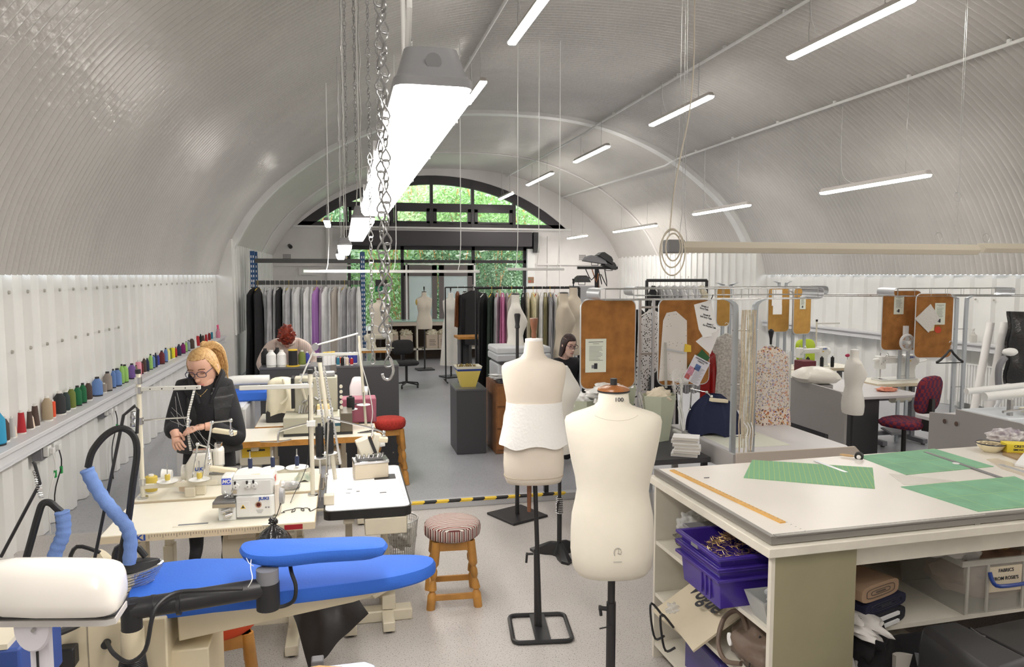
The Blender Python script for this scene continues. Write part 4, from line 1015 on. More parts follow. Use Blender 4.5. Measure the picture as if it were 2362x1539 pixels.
# cabinet of the vacuum ironing table
xa, xb = aty(128, 1450, 2.8).x, aty(384, 1450, 2.8).x
t = thing('ironing_table', 'vacuum ironing table with long bright blue board and cream cabinet', 'ironing table', (0, 0, 0))
ztp = .86
b = MB(); b.b2((xa, 2.8, 0), (xb, 3.3, ztp)); b.build('cabinet', cr, t, bev=.006)
b = MB(); b.b2((xa-.001, 2.797, ztp-.19), (xb+.001, 2.8, ztp-.187)); b.b2((xa+.1, 2.797, 0), (xa+.103, 2.8, ztp)); b.build('panel_seam', mat('seam', (.3, .26, .2), .6), t)
b = MB(); b.b2((xa-.1, 2.9, 0), (xa, 3.25, ztp-.03)); b.build('side_casing', lgrey, t, bev=.005)
q = aty(168, 1412, 2.795); b = MB(); b.b2((q.x-.045, 2.796, q.z-.03), (q.x+.045, 2.8, q.z+.025)); rp = b.build('rating_plate', mat('plate_alu', (.45, .45, .44), .4), t)
b = MB(); b.b2((q.x-.042, 2.794, q.z+.008), (q.x-.03, 2.797, q.z+.02)); b.build('plate_logo', mat('logo_blue', (.05, .25, .5), .4), rp)
MB().b2((q.x-.026, 2.794, q.z+.01), (q.x, 2.797, q.z+.017)).build('plate_name', ink, rp); letters('C E', .013, ink, rp, upright((q.x+.03, 2.795, q.z+.013)))
b = MB()
for i in range(4): b.b2((q.x-.035, 2.795, q.z-.004-i*.006), (q.x+.03-.01*(i % 2), 2.796, q.z-.002-i*.006))
b.build('plate_print', ink, rp)
q = aty(163, 1505, 2.8); b = MB(); b.b2((q.x-.028, 2.75, q.z-.035), (q.x+.028, 2.8, q.z+.035)); sw = b.build('switch_box', blackp, t, bev=.006)
MB().tube([(q.x, 2.77, q.z-.035), (q.x-.005, 2.77, q.z-.1), (q.x-.02, 2.775, q.z-.3)], .006, 6, sub=3).build('cord', blackp, sw)
q = aty(247, 1482, 2.8); b = MB(); b.cyl((q.x, 2.8, q.z), (q.x, 2.775, q.z), .014)
pts = [aty(247, 1482, 2.77), aty(262, 1508, 2.68), aty(298, 1528, 2.62), aty(335, 1500, 2.6), aty(350, 1430, 2.6), aty(365, 1395, 2.62), aty(405, 1368, 2.66), aty(470, 1362, 2.66), aty(560, 1358, 2.66)]
b.tube(pts, .0075, 8, sub=4); b.build('power_cord', blackp, t)
# board
poly = [(-.79, 2.85), (-.5, 2.83), (-.2, 2.84), (.12, 2.87), (.25, 2.905), (.33, 2.955), (.362, 3.02), (.34, 3.07), (.25, 3.11), (.05, 3.14), (-.3, 3.19), (-.76, 3.25)]
P3 = [Vector((x, y, 0)) for x, y in poly]; P3 = smooth(P3, 3, True)
c0 = Vector((-.22, 3.02, 0))
def off(k, z): return [(c0.x+(p.x-c0.x)*k, c0.y+(p.y-c0.y)*k, z) for p in P3]
b = MB(); b.loft([off(.97, .845), off(1.0, .855), off(1.0, .885), off(.985, .9), off(.93, .904)]); b.build('board', bl, t)
b = MB(); b.loft([[(-.62, 2.86, .735), (-.62, 3.16, .735), (-.62, 3.18, .85), (-.62, 2.85, .85)], [(.02, 2.93, .79), (.02, 3.08, .79), (.02, 3.09, .85), (.02, 2.9, .85)], [(.22, 2.96, .83), (.22, 3.04, .83), (.22, 3.05, .85), (.22, 2.95, .85)]])
b.build('vacuum_tray', cr, t, bev=.005)
b = MB(); b.b2((xb-.02, 2.86, 0), (xb+.13, 3.2, .7)); b.build('column', cr, t, bev=.006)
# sleeve board on a swivel pipe
zs = 1.075
A_ = [atz(552, 1265, zs), atz(560, 1250, zs), atz(600, 1244, zs), atz(700, 1242, zs), atz(860, 1237, zs), atz(890, 1243, zs), atz(893, 1256, zs), atz(870, 1264, zs), atz(740, 1272, zs), atz(640, 1283, zs), atz(575, 1280, zs)]
A_ = smooth([Vector(p) for p in A_], 3, True); cc = sum(A_, Vector())/len(A_)
def off2(k, z): return [(cc.x+(p.x-cc.x)*k, cc.y+(p.y-cc.y)*k, z) for p in A_]
b = MB(); b.loft([off2(.8, zs-.05), off2(.96, zs-.035), off2(1.0, zs-.015), off2(.97, zs-.002), off2(.85, zs+.004)]); b.build('sleeve_board', bl, t)
q = aty(617, 1330, 2.76)
MB().cyl((q.x, q.y, zs-.05), (q.x, q.y, zs-.11), .04, n=22).build('swivel_collar', mgrey, t)
b = MB(); b.cyl((q.x, q.y, zs-.1), (q.x, q.y, zs-.2), .042, n=22); b.build('elbow', blackp, t)
e0 = aty(276, 1362, 2.7)
b = MB(); b.tube([(q.x, q.y, .955), (q.x-.15, q.y-.03, .955), (e0.x+.034, 2.7, .945)], .036, 18)
for k in (.2, .38): 
    x = e0.x+(q.x-e0.x)*k; b.cyl((x, 2.705, .947), (x+.012, 2.705, .947), .039, n=20)
b.build('suction_pipe', mat('pipe_black', (.022, .022, .025), .35), t)
e1 = Vector((e0.x+.034, 2.7, .945))
MB().cyl(e1+Vector((0, 0, .03)), e1+Vector((0, 0, -.08)), .034, n=20).build('pipe_drop', blackp, t)
MB().cyl(e1+Vector((0, 0, -.07)), e1+Vector((0, 0, -.165)), .038, n=22).build('pipe_sleeve', cr, t)
b = MB(); n = 22; rings = []
for i in range(n*2):
    k = i/(n*2-1); z = e1.z-.16-.14*k; y = 2.7+.06*k*k; x = e1.x-.008*math.sin(k*2); r = .036+(.003 if i % 2 else 0)+.01*math.sin(k*2.6)-(.012*max(0, k-.85)/.15)
    rings.append([(x+r*math.cos(a), y+r*math.sin(a), z) for a in [2*math.pi*j/18 for j in range(18)]])
b.loft(rings); b.build('ribbed_hose', blackp, t, ang=80)
q = aty(668, 1292, 2.83)
b = MB(); b.tube([aty(668, 1292, 2.88), aty(672, 1320, 2.8), aty(682, 1350, 2.78), aty(680, 1380, 2.78), aty(668, 1393, 2.8), aty(645, 1400, 2.8), aty(622, 1396, 2.78), aty(616, 1375, 2.76), aty(616, 1352, 2.75)], .0075, 8, sub=4); b.build('steam_hose', mat('braided_hose', (.02, .02, .02), .6, var=.9, vs=90, c2=(.02, .02, .02)), t)
b = MB(); b.tube([aty(580, 1285, 2.8), aty(578, 1310, 2.72), aty(582, 1335, 2.65), aty(572, 1355, 2.65)], .0018, 5, sub=4); b.tube([aty(568, 1287, 2.8), aty(575, 1300, 2.72), aty(585, 1306, 2.7)], .0015, 5, sub=3); b.build('tie_string', white, t)
# castor post in front, bottom
p = aty(714, 1490, 2.75)
t = thing('castor_post', 'short grey square post with castor standing in front of the black plastic bag', 'castor', (p.x+.0, 3.4, 0)); zc_ = aty(714, 1480, 3.4).z
MB().b2((-.028, -.03, .16), (.028, .03, .33)).build('post', mgrey, t, bev=.006)
MB().cyl((0, 0, .1), (0, 0, .16), .02).build('stem', chrome, t); MB().cyl((-.012, 0, .045), (.012, 0, .045), .045, n=20).build('wheel', blackp, t)
MB().b2((-.02, -.03, .05), (.02, .03, .11)).build('fork', galv, t)
# steam irons with foil bundle resting at the tail of the board
a = atz(312, 1330, .93); a = Vector((aty(312, 1330, 3.05).x, 3.05, .862))
t = thing('steam_iron', 'steam iron wrapped in bundled silver hoses at the tail of the blue board', 'iron', a)
rnd = random.Random(2)
for k in range(7):
    r_ = .05+.006*k; zc0 = .02+.012*k
    b = MB(); b.tube([(r_*math.cos(j*.52)*1.15+rnd.uniform(-.004, .004), r_*math.sin(j*.52)*.8, zc0+.02*math.cos(j*.52)) for j in range(12)], .007, 6, True, 2); b.build('silver_hose', mat('foil', (.6, .6, .6), .2, .9, bump=.4, bs=60), t)
b = MB(); b.loft([[(x, s_*w_, z) for s_, z in ((-1, .09), (1, .09), (.6, .13), (-.6, .13))] for x, w_ in ((-.09, .045), (.03, .045), (.09, .01))]); b.build('iron_body', blackp, t, bev=.005)
MB().tube([(-.07, 0, .12), (-.06, 0, .18), (.0, 0, .19), (.04, 0, .14)], .013, 8, sub=3).build('handle', blackp, t)
MB().cyl((-.2, .0, .06), (-.1, .02, .14), .04, .045, n=18).build('ribbed_tank', mat('station_cream'), t)
MB().tube([(-.12, .0, .17), (-.2, .0, .2), (-.23, 0, .13), (-.2, -.02, .06)], .008, 6, sub=4).build('cord', blackp, t)
# hose balancers: sprung rods carrying the iron hoses, with blue sleeves
def hose(lab, rod, hose_, sleeve, Y, coil):
    base = aty(*rod[0], Y); t = thing('hose_balancer', lab, 'hose', base); o = base
    MB().tube([aty(*p, Y)-o for p in rod], .006, 8).build('rod', dark, t)
    MB().tube([aty(*p, Y)-o for p in hose_], .0125, 10, sub=5).build('steam_hose', mat('braided_hose'), t)
    b = MB(); b.tube([aty(p[0]+3, p[1], Y-.01)-o for p in hose_], .006, 6, sub=5); b.build('cable', blackp, t)
    b = MB(); P_ = smooth([aty(*p, Y-.02)-o for p in sleeve], 6); n = len(P_); b.tube(P_, [.024+.0018*math.sin(i*1.9) for i in range(n)], 12); b.build('blue_sleeve', mat('denim_sleeve', (.17, .28, .6), .9, bump=.4, bs=40, var=.15, vs=10), t)
    b = MB(); c = aty(*coil[0], Y)-o; e = aty(*coil[1], Y)-o
    b.tube([c.lerp(e, i/60)+Vector((.008*math.cos(i*1.3), .008*math.sin(i*1.3), 0)) for i in range(61)], .0018, 5); b.build('spring', steel, t)
    return t
hose('black hose looped over a sprung rod with pale blue sleeve, beside the front table', [(218, 1290), (285, 958), (312, 936), (318, 945), (316, 1000)],
     [(203, 1078), (214, 1040), (245, 1003), (280, 988), (308, 1005), (316, 1045), (306, 1120), (296, 1200), (284, 1255), (278, 1300)], [(200, 1082), (214, 1112), (238, 1150), (266, 1184), (292, 1215), (301, 1250), (298, 1300)], 2.95, ((306, 950), (306, 985)))
hose('black hose hanging from a sprung rod with dark blue sleeve, left of the other one', [(2, 1285), (60, 1175), (92, 1115), (80, 1070), (76, 1065)],
     [(60, 1290), (74, 1240), (88, 1190), (98, 1163), (115, 1160), (130, 1172), (142, 1182)], [(143, 1180), (147, 1205), (145, 1235), (132, 1265), (122, 1295)], 2.9, ((80, 1085), (95, 1150)))
# cables low on the left
b = MB(); b.tube([aty(225, 1390, 2.68), aty(205, 1420, 2.65), aty(170, 1445, 2.6), aty(100, 1470, 2.5), aty(30, 1475, 2.4), aty(-20, 1478, 2.4)], .013, 8, sub=5); solo(b, 'braided_cable', mat('braided_hose'), 'thick braided black cable sweeping behind the white lamp stem', 'cable')
b = MB(); b.tube([aty(98, 1440, 2.4), aty(105, 1480, 2.45), aty(116, 1510, 2.5), aty(108, 1560, 2.5)], .02, 8, sub=4); solo(b, 'hose', mat('dark_hose', (.03, .03, .06), .5), 'dark blue hose hanging right of the white lamp stem', 'hose')
b = MB(); b.tube([aty(-5, 1455, 2.6), aty(5, 1430, 2.6), aty(20, 1405, 2.6), aty(30, 1380, 2.6)], .035, 10, sub=4); solo(b, 'sleeve', mat('denim_dark', (.06, .09, .14), .85), 'dark denim sleeve hose in the bottom left corner', 'hose')
t = thing('work_box', 'cream topped blue work box in the bottom left corner with black cables', 'box', aty(30, 1539, 2.3))
MB().b2((-.25, -.1, -.1), (.06, .2, .1)).build('box', mat('deep_blue', (.03, .07, .28), .5), t, bev=.008); MB().b2((-.25, -.1, .1), (.03, .2, .115)).build('box_top', cream, t)
MB().cyl((.02, -.1, .03), (.02, -.115, .03), .014).build('green_button', mat('green_btn', (.02, .4, .15), .4), t)
for k in range(3): MB().tube([(-.3+.02*k, -.14, .1), (-.15, -.15-.02*k, .14+.01*k), (-.06, -.14, .1-.02*k), (-.07, -.14, .0-.02*k), (-.3, -.14, .04)], .009, 6, sub=4).build('cable', mat('braided_hose'), t)
# white lamp head on jointed arms, nearest the camera at left
Yl = 1.6; o = aty(75, 1520, Yl)
t = thing('bench_lamp', 'large white lamp head on a jointed arm in the near left corner', 'lamp', o)
b = MB(); rings = []
l0, l1 = aty(-60, 1340, Yl)-o, aty(284, 1342, Yl)-o
for k, s_ in ((0, 1), (.5, 1), (.8, 1), (.93, .97), (.98, .82), (1, .55)):
    x = l0.x+(l1.x-l0.x)*k; r_ = s_; z = l0.z+(l1.z-l0.z)*k
    rings.append([(x, .05*r_*cy_, z-.012+.055*r_*cz) for cy_, cz in ((-1.3, -1.0), (-1.3, -.3), (-.9, .75), (-.3, 1.05), (.4, 1.05), (1.1, .65), (1.3, -.2), (1.3, -1.0))])
b.loft(rings); b.build('lamp_head', mat('glossy_white', (.82, .79, .74), .18, coat=.5), t, sub=1, ang=60)
b = MB(); rings = []
for k, s_ in ((0, 1.04), (.8, 1.04), (.93, 1.0), (.985, .82)):
    x = l0.x+(l1.x-l0.x)*k; z = l0.z+(l1.z-l0.z)*k
    rings.append([(x, .055*s_*cy_, z-.065+zz) for cy_, zz in ((-.95, .008), (.8, .008), (.8, -.004), (-.95, -.004))])
b.loft(rings); b.build('lower_rim', mat('rim_grey', (.5, .48, .46), .3), t)
b = MB(); rings = []
for k, s_ in ((0, 1.045), (.8, 1.045), (.93, 1.005), (.985, .83)):
    x = l0.x+(l1.x-l0.x)*k; z = l0.z+(l1.z-l0.z)*k
    rings.append([(x, .055*s_*cy_, z-.061+zz) for cy_, zz in ((-.99, .013), (.91, .013), (.91, .009), (-.99, .009))])
b.loft(rings); b.build('seal', blackp, t)
wm = mat('arm_white', (.78, .76, .82), .3)
j = aty(82, 1440, Yl-.02)-o
b = MB()
b.cyl(aty(38, 1400, Yl)-o, j+Vector((0, .02, 0)), .013); b.cyl(aty(68, 1400, Yl)-o, j+Vector((.01, .02, .01)), .009); b.build('upper_arm', wm, t)
MB().lathe([(.001, 0), (.03, .002), (.034, .012), (.03, .02), (.001, .022)], (0, 0, 0), 24, sy=1.5).build('pivot', wm, t, loc=(j.x, j.y, j.z)).rotation_euler = (R(90), 0, 0)
MB().cyl(j+Vector((.006, -.022, .0)), j+Vector((.006, -.03, .0)), .004).build('pivot_screw', steel, t)
MB().b2((j.x-.016, -.015, -1.0), (j.x+.018, .015, j.z-.02)).build('stem', wm, t, bev=.005)
MB().b2((j.x-.003, -.018, j.z-.13), (j.x+.001, -.014, j.z-.05)).build('slot', dark, t)
# ---------------------------------------------------------------- stools
def turned_leg(t, x, y, z1, lean, m=wood):
    b = MB(); tx, ty = x*lean, y*lean
    prof = [(.024, 0), (.024, .13), (.016, .16), (.024, .18), (.021, .24), (.014, .27), (.022, .3), (.022, .35), (.014, .38), (.024, .41), (.024, 1)]
    rings = []
    for r_, k in prof:
        k = min(k*1.0, 1) if k <= 1 else 1; zz = z1*k/1.0 if k == 1 else z1*k*1.6 if k*1.6 < .97 else z1*.97
        cx = x+(tx-x)*zz/z1; cy = y+(ty-y)*zz/z1; sq = r_ > .0235
        rings.append([(cx+(1.15 if sq else 1)*r_*math.cos(a), cy+(1.15 if sq else 1)*r_*math.sin(a), zz) for a in [2*math.pi*i/12 for i in range(12)]])
    b.loft(rings); return b.build('leg', m, t)
def stool(loc, rz, zs, r, sm, label, band=None):
    t = thing('stool', label, 'stool', loc, rz); d = .15; zf = zs-.1
    for sx in (-1, 1):
        for sy in (-1, 1): turned_leg(t, sx*d, sy*d, zf, .72)
    k = d*.93
    for z, s_ in ((.07, .96), ):
        for p, q in (((-1, -1), (1, -1)), ((-1, 1), (1, 1)), ((-1, -1), (-1, 1)), ((1, -1), (1, 1))):
            a, c = Vector((p[0]*d*s_, p[1]*d*s_, z+(.07 if p[0] == q[0] else 0))), Vector((q[0]*d*s_, q[1]*d*s_, z+(.07 if p[0] == q[0] else 0)))
            e = (c-a); m_ = (a+c)/2; MB().box(m_, (max(.018, abs(e.x)), max(.018, abs(e.y)), .038)).build('stretcher', wood, t, bev=.003)
    b = MB(); kk = d*.76
    for p in (((-kk, -kk-.01), (kk, -kk+.01)), ((-kk, kk-.01), (kk, kk+.01)), ((-kk-.01, -kk), (-kk+.01, kk)), ((kk-.01, -kk), (kk+.01, kk))): b.b2((p[0][0], p[0][1], zf-.06), (p[1][0], p[1][1], zf))
    b.build('apron', wood, t)
    b = MB(); b.lathe([(r*.88, zf), (r*.97, zf+.015), (r, zf+.04), (r, zs-.035), (r*.95, zs-.012), (r*.8, zs), (r*.3, zs+.004)], n=36); b.build('seat', sm, t, ang=70)
    if band: b = MB(); b.lathe([(r*.9, zf+.004), (r*.985, zf+.016), (r*1.006, zf+.04), (r*1.006, zs-.037), (r*.985, zs-.02)], n=40, cap=False); b.build('seat_side', band, t, ang=70)
    return t
SCL = [(0, (.12, .03, .03)), (.22, (.72, .68, .62)), (.4, (.1, .03, .03)), (.52, (.45, .42, .38)), (.66, (.15, .03, .02)), (.8, (.75, .7, .66)), (.92, (.38, .06, .03))]
stm = stripes('striped_fabric', SCL, 34, axis=1, rough=.9)
st = atz(1040, 1382, 0)
stool((st.x+.015, st.y+.02, 0), R(-4), .52, .182, stm, 'round wooden stool with a striped seat standing on the open floor', stripes('striped_side', SCL, 34, axis=0, rough=.9))
stool((aty(508, 1450, 3.5).x, 3.5, 0), R(12), .58, .165, mat('orange_red_cloth', (.62, .07, .02), .8), 'wooden stool with an orange red seat half hidden under the blue board')
stool((.43, 7.45, 0), R(5), .66, .17, redc, 'wooden stool with a dark red cushion behind the wood edged table')
# wire bin, black bags
t = thing('waste_bin', 'grey wire mesh waste bin beside the striped stool', 'bin', (.37, 5.36, 0))
b = MB(); zr = .31
for i in range(44):
    a = 2*math.pi*i/44; b.cyl((.11*math.cos(a), .11*math.sin(a), .005), (.142*math.cos(a), .142*math.sin(a), zr), .0022, n=4)
for k in range(1, 14):
    r_ = .11+.032*k/14; b.tube([(r_*math.cos(a), r_*math.sin(a), zr*k/14) for a in [2*math.pi*i/28 for i in range(28)]], .0013, 4, True)
b.build('mesh', galv, t)
b = MB(); b.tube([(.142*math.cos(a), .142*math.sin(a), zr) for a in [2*math.pi*i/32 for i in range(32)]], .006, 8, True); b.build('rim', galv, t)
MB().cyl((0, 0, 0), (0, 0, .008), .11, n=28).build('base', galv, t)
MB().blob((0.02, 0, .18), (.1, .1, .09), .3, 3, 3, 3).build('rubbish', mat('scrap_paper', (.6, .58, .52), .9, var=.3, vs=20), t)
glossb = mat('bag_black', (.012, .012, .013), .18, bump=.8, bs=30, spec=.8)
a = aty(632, 1240, 3.98)
t = thing('rubbish_bag', 'black tied plastic bag hanging from the front table edge', 'bag', (a.x, 3.96, .545))
def bagf(u, v):
    aa = u*2*math.pi; r_ = .1*math.sin(min(1, v*1.05+.02)*math.pi)**.6*(1+.09*math.sin(9*aa)*(v**2)) if v < .93 else .012*(1+.3*math.sin(5*aa))
    return (r_*math.cos(aa), r_*.8*math.sin(aa), .26*v)
MB().sheet(bagf, 40, 18, .001).build('bag', glossb, t, ang=80)
b = MB(); b.blob((0, 0, .265), (.022, .018, .018), .5, 5, 2, 1); b.tube([(0, 0, .27), (.02, 0, .3), (.04, .0, .36)], .0025, 5, sub=3); b.build('knot', glossb, t)
a = atz(790, 1420, 0)
t = thing('rubbish_sack', 'large flat black plastic sack propped on the floor under the blue board', 'bag', (.02, 3.85, 0))
q = [aty(660, 1370, 3.98), aty(800, 1350, 3.98), aty(850, 1412, 3.95), aty(742, 1512, 3.92), aty(712, 1545, 3.9), aty(725, 1470, 3.9)]
o = Vector((.02, 3.85, 0))
def sackf(u, v):
    A0 = q[0].lerp(q[1], u); A1 = q[4].lerp(q[2], min(1, u*1.0)); p = A0.lerp(A1, v); p = p-o
    return (p.x, p.y+.025*math.sin(u*9+2*v)*(1-u)+.02*math.sin(v*5), max(.004, p.z+.01*math.sin(u*16)*(1-u)))
MB().sheet(sackf, 34, 20, .03).build('sack', mat('sack_black', (.016, .014, .014), .38, bump=.35, bs=12), t, ang=70)
# pale table corner at the very bottom
p = aty(640, 1530, 2.35)
t = thing('side_table', 'pale blue grey table top with a brown wooden piece at the bottom edge', 'table', (p.x, 2.1, p.z-.02))
MB().prism([(-.19, -.4), (.3, -.4), (.3, .17), (.27, .2), (-.19, .2)], 0, .02).build('tabletop', mat('pale_blue', (.42, .47, .62), .4), t, bev=.004)
MB().prism([(-.05, -.3), (.22, -.3), (.2, .16), (.13, .185), (-.04, .16)], .02, .032).build('wooden_piece', mat('honey_wood', (.5, .28, .1), .5, var=.4, vs=10), t)
for sx in (-.15, .25): MB().b2((sx-.02, -.36, -(p.z-.02)), (sx+.02, -.32, 0)).build('leg', galv, t)
MB().blob((-.1, .12, .04), (.07, .05, .03), .5, 4, 3, 5).build('white_cloth', white, t)
# ---------------------------------------------------------------- dress forms
def form_mesh(secs, front=0, n=40, p=2.4):
    rings = []
    for s_ in secs:
        z, hw_, hd = s_[:3]; fo = s_[3] if len(s_) > 3 else 0; ring_ = []
        for i in range(n):
            a = 2*math.pi*i/n; c, s2 = math.cos(a), math.sin(a)
            x = hw_*math.copysign(abs(c)**(2/p), c); y = hd*math.copysign(abs(s2)**(2/p), s2)
            if s2 < 0 and len(s_) > 4: y -= s_[4]*max(0, math.cos((abs(x)/hw_-.5)*2.6))   # bust
            ring_.append((x, y+fo, z))
        rings.append(ring_)
    return rings
MALE = [(.79, .1, .07), (.8, .15, .105), (.83, .172, .125), (.9, .181, .132), (1.0, .18, .128), (1.06, .176, .12), (1.12, .163, .112), (1.165, .156, .108), (1.22, .163, .11), (1.3, .182, .118), (1.38, .197, .122), (1.43, .206, .115), (1.47, .211, .1), (1.49, .205, .085), (1.505, .18, .075), (1.52, .13, .068), (1.535, .085, .064), (1.55, .068, .062), (1.6, .062, .058)]
FEM = [(.9, .11, .07), (.905, .165, .11), (.94, .173, .12), (1.02, .176, .125), (1.1, .17, .118), (1.18, .15, .1), (1.25, .132, .09), (1.31, .14, .095, 0, .01), (1.37, .155, .1, 0, .035), (1.42, .163, .1, 0, .045), (1.47, .167, .095, 0, .03), (1.52, .172, .085, 0, .008), (1.56, .178, .068), (1.58, .168, .06), (1.6, .12, .055), (1.62, .075, .052), (1.645, .056, .05), (1.72, .05, .048)]
def base_square(t, s=.19, hgt=.02, m=dark): MB().b2((-s, -s, 0), (s, s, hgt)).build('base', m, t, bev=.004)
def base_frame(t, sx=.17, sy=.17):
    pts = []
    for a0, cx, cy in ((0, 1, 1), (90, -1, 1), (180, -1, -1), (270, 1, -1)):
        for i in range(5): a = R(a0+22.5*i); pts.append((cx*(sx-.04)+.04*math.cos(a), cy*(sy-.04)+.04*math.sin(a), .013))
    MB().tube(pts, .013, 8, True).build('base_frame', dark, t); MB().b2((-.045, -sy, .012), (.045, sy, .022)).build('base_plate', dark, t)
def base_star(t):
    b = MB(); pts = []
    for i in range(30):
        a = 2*math.pi*i/30; r_ = .06+.17*max(0, math.cos(1.5*(((a+R(60)) % R(120))-R(60))))**5; pts.append((r_*math.cos(a+R(90)), r_*math.sin(a+R(90))))
    b.loft([[(x, y, .0) for x, y in pts], [(x, y, .02) for x, y in pts], [(x*.35, y*.35, .09) for x, y in pts]]); b.build('base', dark, t)
def dress_form(loc, rz, secs, m, label, base='square', cap='wood', sc=1.0, zs=1.0, finial=None, pole_m=None, lo=None, base_off=(0, 0)):
    t = thing('dress_form', label, 'dress form', loc, rz)
    S_ = [tuple([s_[0]*zs]+[k*sc for k in s_[1:]]) for s_ in secs]
    MB().loft(form_mesh(S_)).build('torso', m, t, ang=60)
    zt_, rt2 = S_[-1][0], S_[-1][1]; zb = S_[0][0]; pm = pole_m or dark
    if base != 'none':
        MB().cyl((base_off[0], base_off[1], .02), (base_off[0]*.2, base_off[1]*.2, zb+.02), .0135*max(1, sc)).build('pole', pm, t)
        MB().cyl((base_off[0]*.6, base_off[1]*.6, .02), (base_off[0]*.5, base_off[1]*.5, zb*.55), .018).build('pole_sleeve', pm, t)
        b = MB(); b.cyl((base_off[0]*.5-.02, base_off[1]*.5, zb*.55-.03), (base_off[0]*.5-.06, base_off[1]*.5-.0, zb*.55-.03), .007); b.cyl((base_off[0]*.5-.055, 0, zb*.55-.03), (base_off[0]*.5-.06, 0, zb*.55-.09), .007); b.build('lever', pm, t)
        n0 = set(t.children)
        {'square': base_square, 'frame': base_frame, 'star': base_star}[base](t)
        for c in set(t.children)-n0: c.location.x += base_off[0]; c.location.y += base_off[1]
    if cap == 'wood':
        MB().lathe([(rt2*1.08, 0), (rt2*1.12, .006), (rt2*1.08, .014), (rt2*.7, .024), (.012, .028)], (0, 0, zt_), 30, sy=.93).build('cap', mat('cap_wood', (.38, .14, .04), .25, var=.3, vs=20), t)
        MB().lathe([(rt2*1.13, -.002), (rt2*1.13, .004), (rt2*.9, .005)], (0, 0, zt_), 30, sy=.93).build('cap_edge', blackp, t)
        MB().cyl((0, 0, zt_+.02), (0, 0, zt_+.055), .015, n=18).build('knob', blackp, t)
    elif cap == 'white':
        MB().lathe([(rt2*1.02, 0), (rt2*1.02, .01), (rt2*.5, .014)], (0, 0, zt_), 24).build('cap', paper, t)
    elif cap == 'black':
        MB().lathe([(rt2*1.03, 0), (rt2*1.03, .012), (rt2*.4, .016)], (0, 0, zt_), 24).build('cap', blackp, t)
    if finial == 'brown': MB().lathe([(.012, 0), (.016, .03), (.013, .045), (.02, .08), (.026, .12), (.024, .125)], (0, 0, zt_+.005), 16).build('finial', mat('finial_wood', (.2, .08, .04), .35), t)
    if finial == 'black': MB().lathe([(.008, 0), (.008, .05), (.017, .06), (.014, .09), (.02, .11), (.016, .12)], (0, 0, zt_), 14).build('finial', blackp, t)
    return t
a = aty(1412, 1200, 2.97)
fA = dress_form((a.x, 2.97, 0), R(-10), MALE, canvas, 'large cream male dress form marked 100 at the centre front', 'none')
fA.children
MB().cyl((0, 0, .0), (0, 0, .8), .0165, n=18).build('pole', dark, fA); MB().cyl((0, 0, .2), (0, 0, .66), .021, n=18).build('pole_sleeve', blackp, fA); base_square(fA, .16)
b = MB(); b.cyl((-.02, 0, .63), (-.055, 0, .635), .01); b.cyl((-.05, 0, .645), (-.045, -.0, .6), .007); b.cyl((0, -.02, .56), (-.06, -.06, .57), .003); b.build('lever', dark, fA)
letters('100', .024, ink, fA, upright((.012, -.0615, 1.572)), bold=.0002, sx=1.1)
lg = mat('faded_print', (.5, .48, .43), .9)
b = MB(); b.tube([(.016*math.cos(a_), -.1322, .935+.02*math.sin(a_)) for a_ in [R(30)+R(190)*i/12 for i in range(13)]], .0022, 5); b.tube([(.004, -.1322, .95), (.001, -.1322, .93), (.012, -.1322, .928), (.016, -.1322, .94)], .0018, 5); b.b2((-.018, -.1332, .892), (.018, -.1322, .897)); b.build('stamp', lg, fA)
b = MB(); b.tube([(.128*math.cos(a_)*.85, -.012+.1*math.sin(a_)*1.02, 1.523-.03*max(0, -math.sin(a_))) for a_ in [R(195)+R(150)*i/16 for i in range(17)]], .0008, 4); b.build('neck_seam', mat('seam_dark', (.5, .44, .34), .9), fA)
a = aty(1231, 1000, 4.12)
BACK = [(.885, .1, .07), (.89, .16, .1), (.92, .172, .115), (1.0, .178, .122), (1.08, .175, .118), (1.15, .168, .11), (1.25, .158, .1), (1.32, .155, .1), (1.4, .165, .108), (1.48, .18, .108), (1.54, .188, .095), (1.57, .187, .08), (1.59, .17, .07), (1.605, .12, .064), (1.62, .08, .06), (1.645, .06, .058), (1.72, .05, .05)]
fB = dress_form((a.x, 4.12, 0), R(-8), BACK, mat('worn_canvas', (.8, .72, .62), .85, var=.08, vs=4, bump=.1, bs=350), 'cream female dress form with fluffy white wadding wrapped round its waist', 'frame', 'white', finial='brown', base_off=(.035, -.04))
def wad(u, v):
    a_ = u*2*math.pi; z = 1.365-.25*v; k = 1.03+.13*v+.015*math.sin(3*a_+1); j = .158 if v < .3 else .158+.028*(v-.3)
    if v > .98: z -= .008*math.sin(5*a_)
    return (j*k*math.copysign(abs(math.cos(a_))**.85, math.cos(a_)), (.108+.018*v)*k*math.copysign(abs(math.sin(a_))**.85, math.sin(a_)), z+.004*math.sin(7*a_)*v)
MB().sheet(wad, 60, 14, .008).build('wadding', mat('wadding', (.88, .87, .85), .95, bump=.5, bs=60), fB, ang=80)
b = MB(); b.tube([(.1745*math.copysign(abs(math.cos(a_))**.83, math.cos(a_)), .1175*math.copysign(abs(math.sin(a_))**.83, math.sin(a_)), .93) for a_ in [2*math.pi*i/40 for i in range(40)]], .002, 5, True); b.build('hem_tape', mat('hem_tape', (.5, .42, .32), .9), fB)
MB().cyl((-.03, -.04, .72), (-.03, -.04, .9), .012, .014).build('turned_peg', mat('finial_wood'), fB)
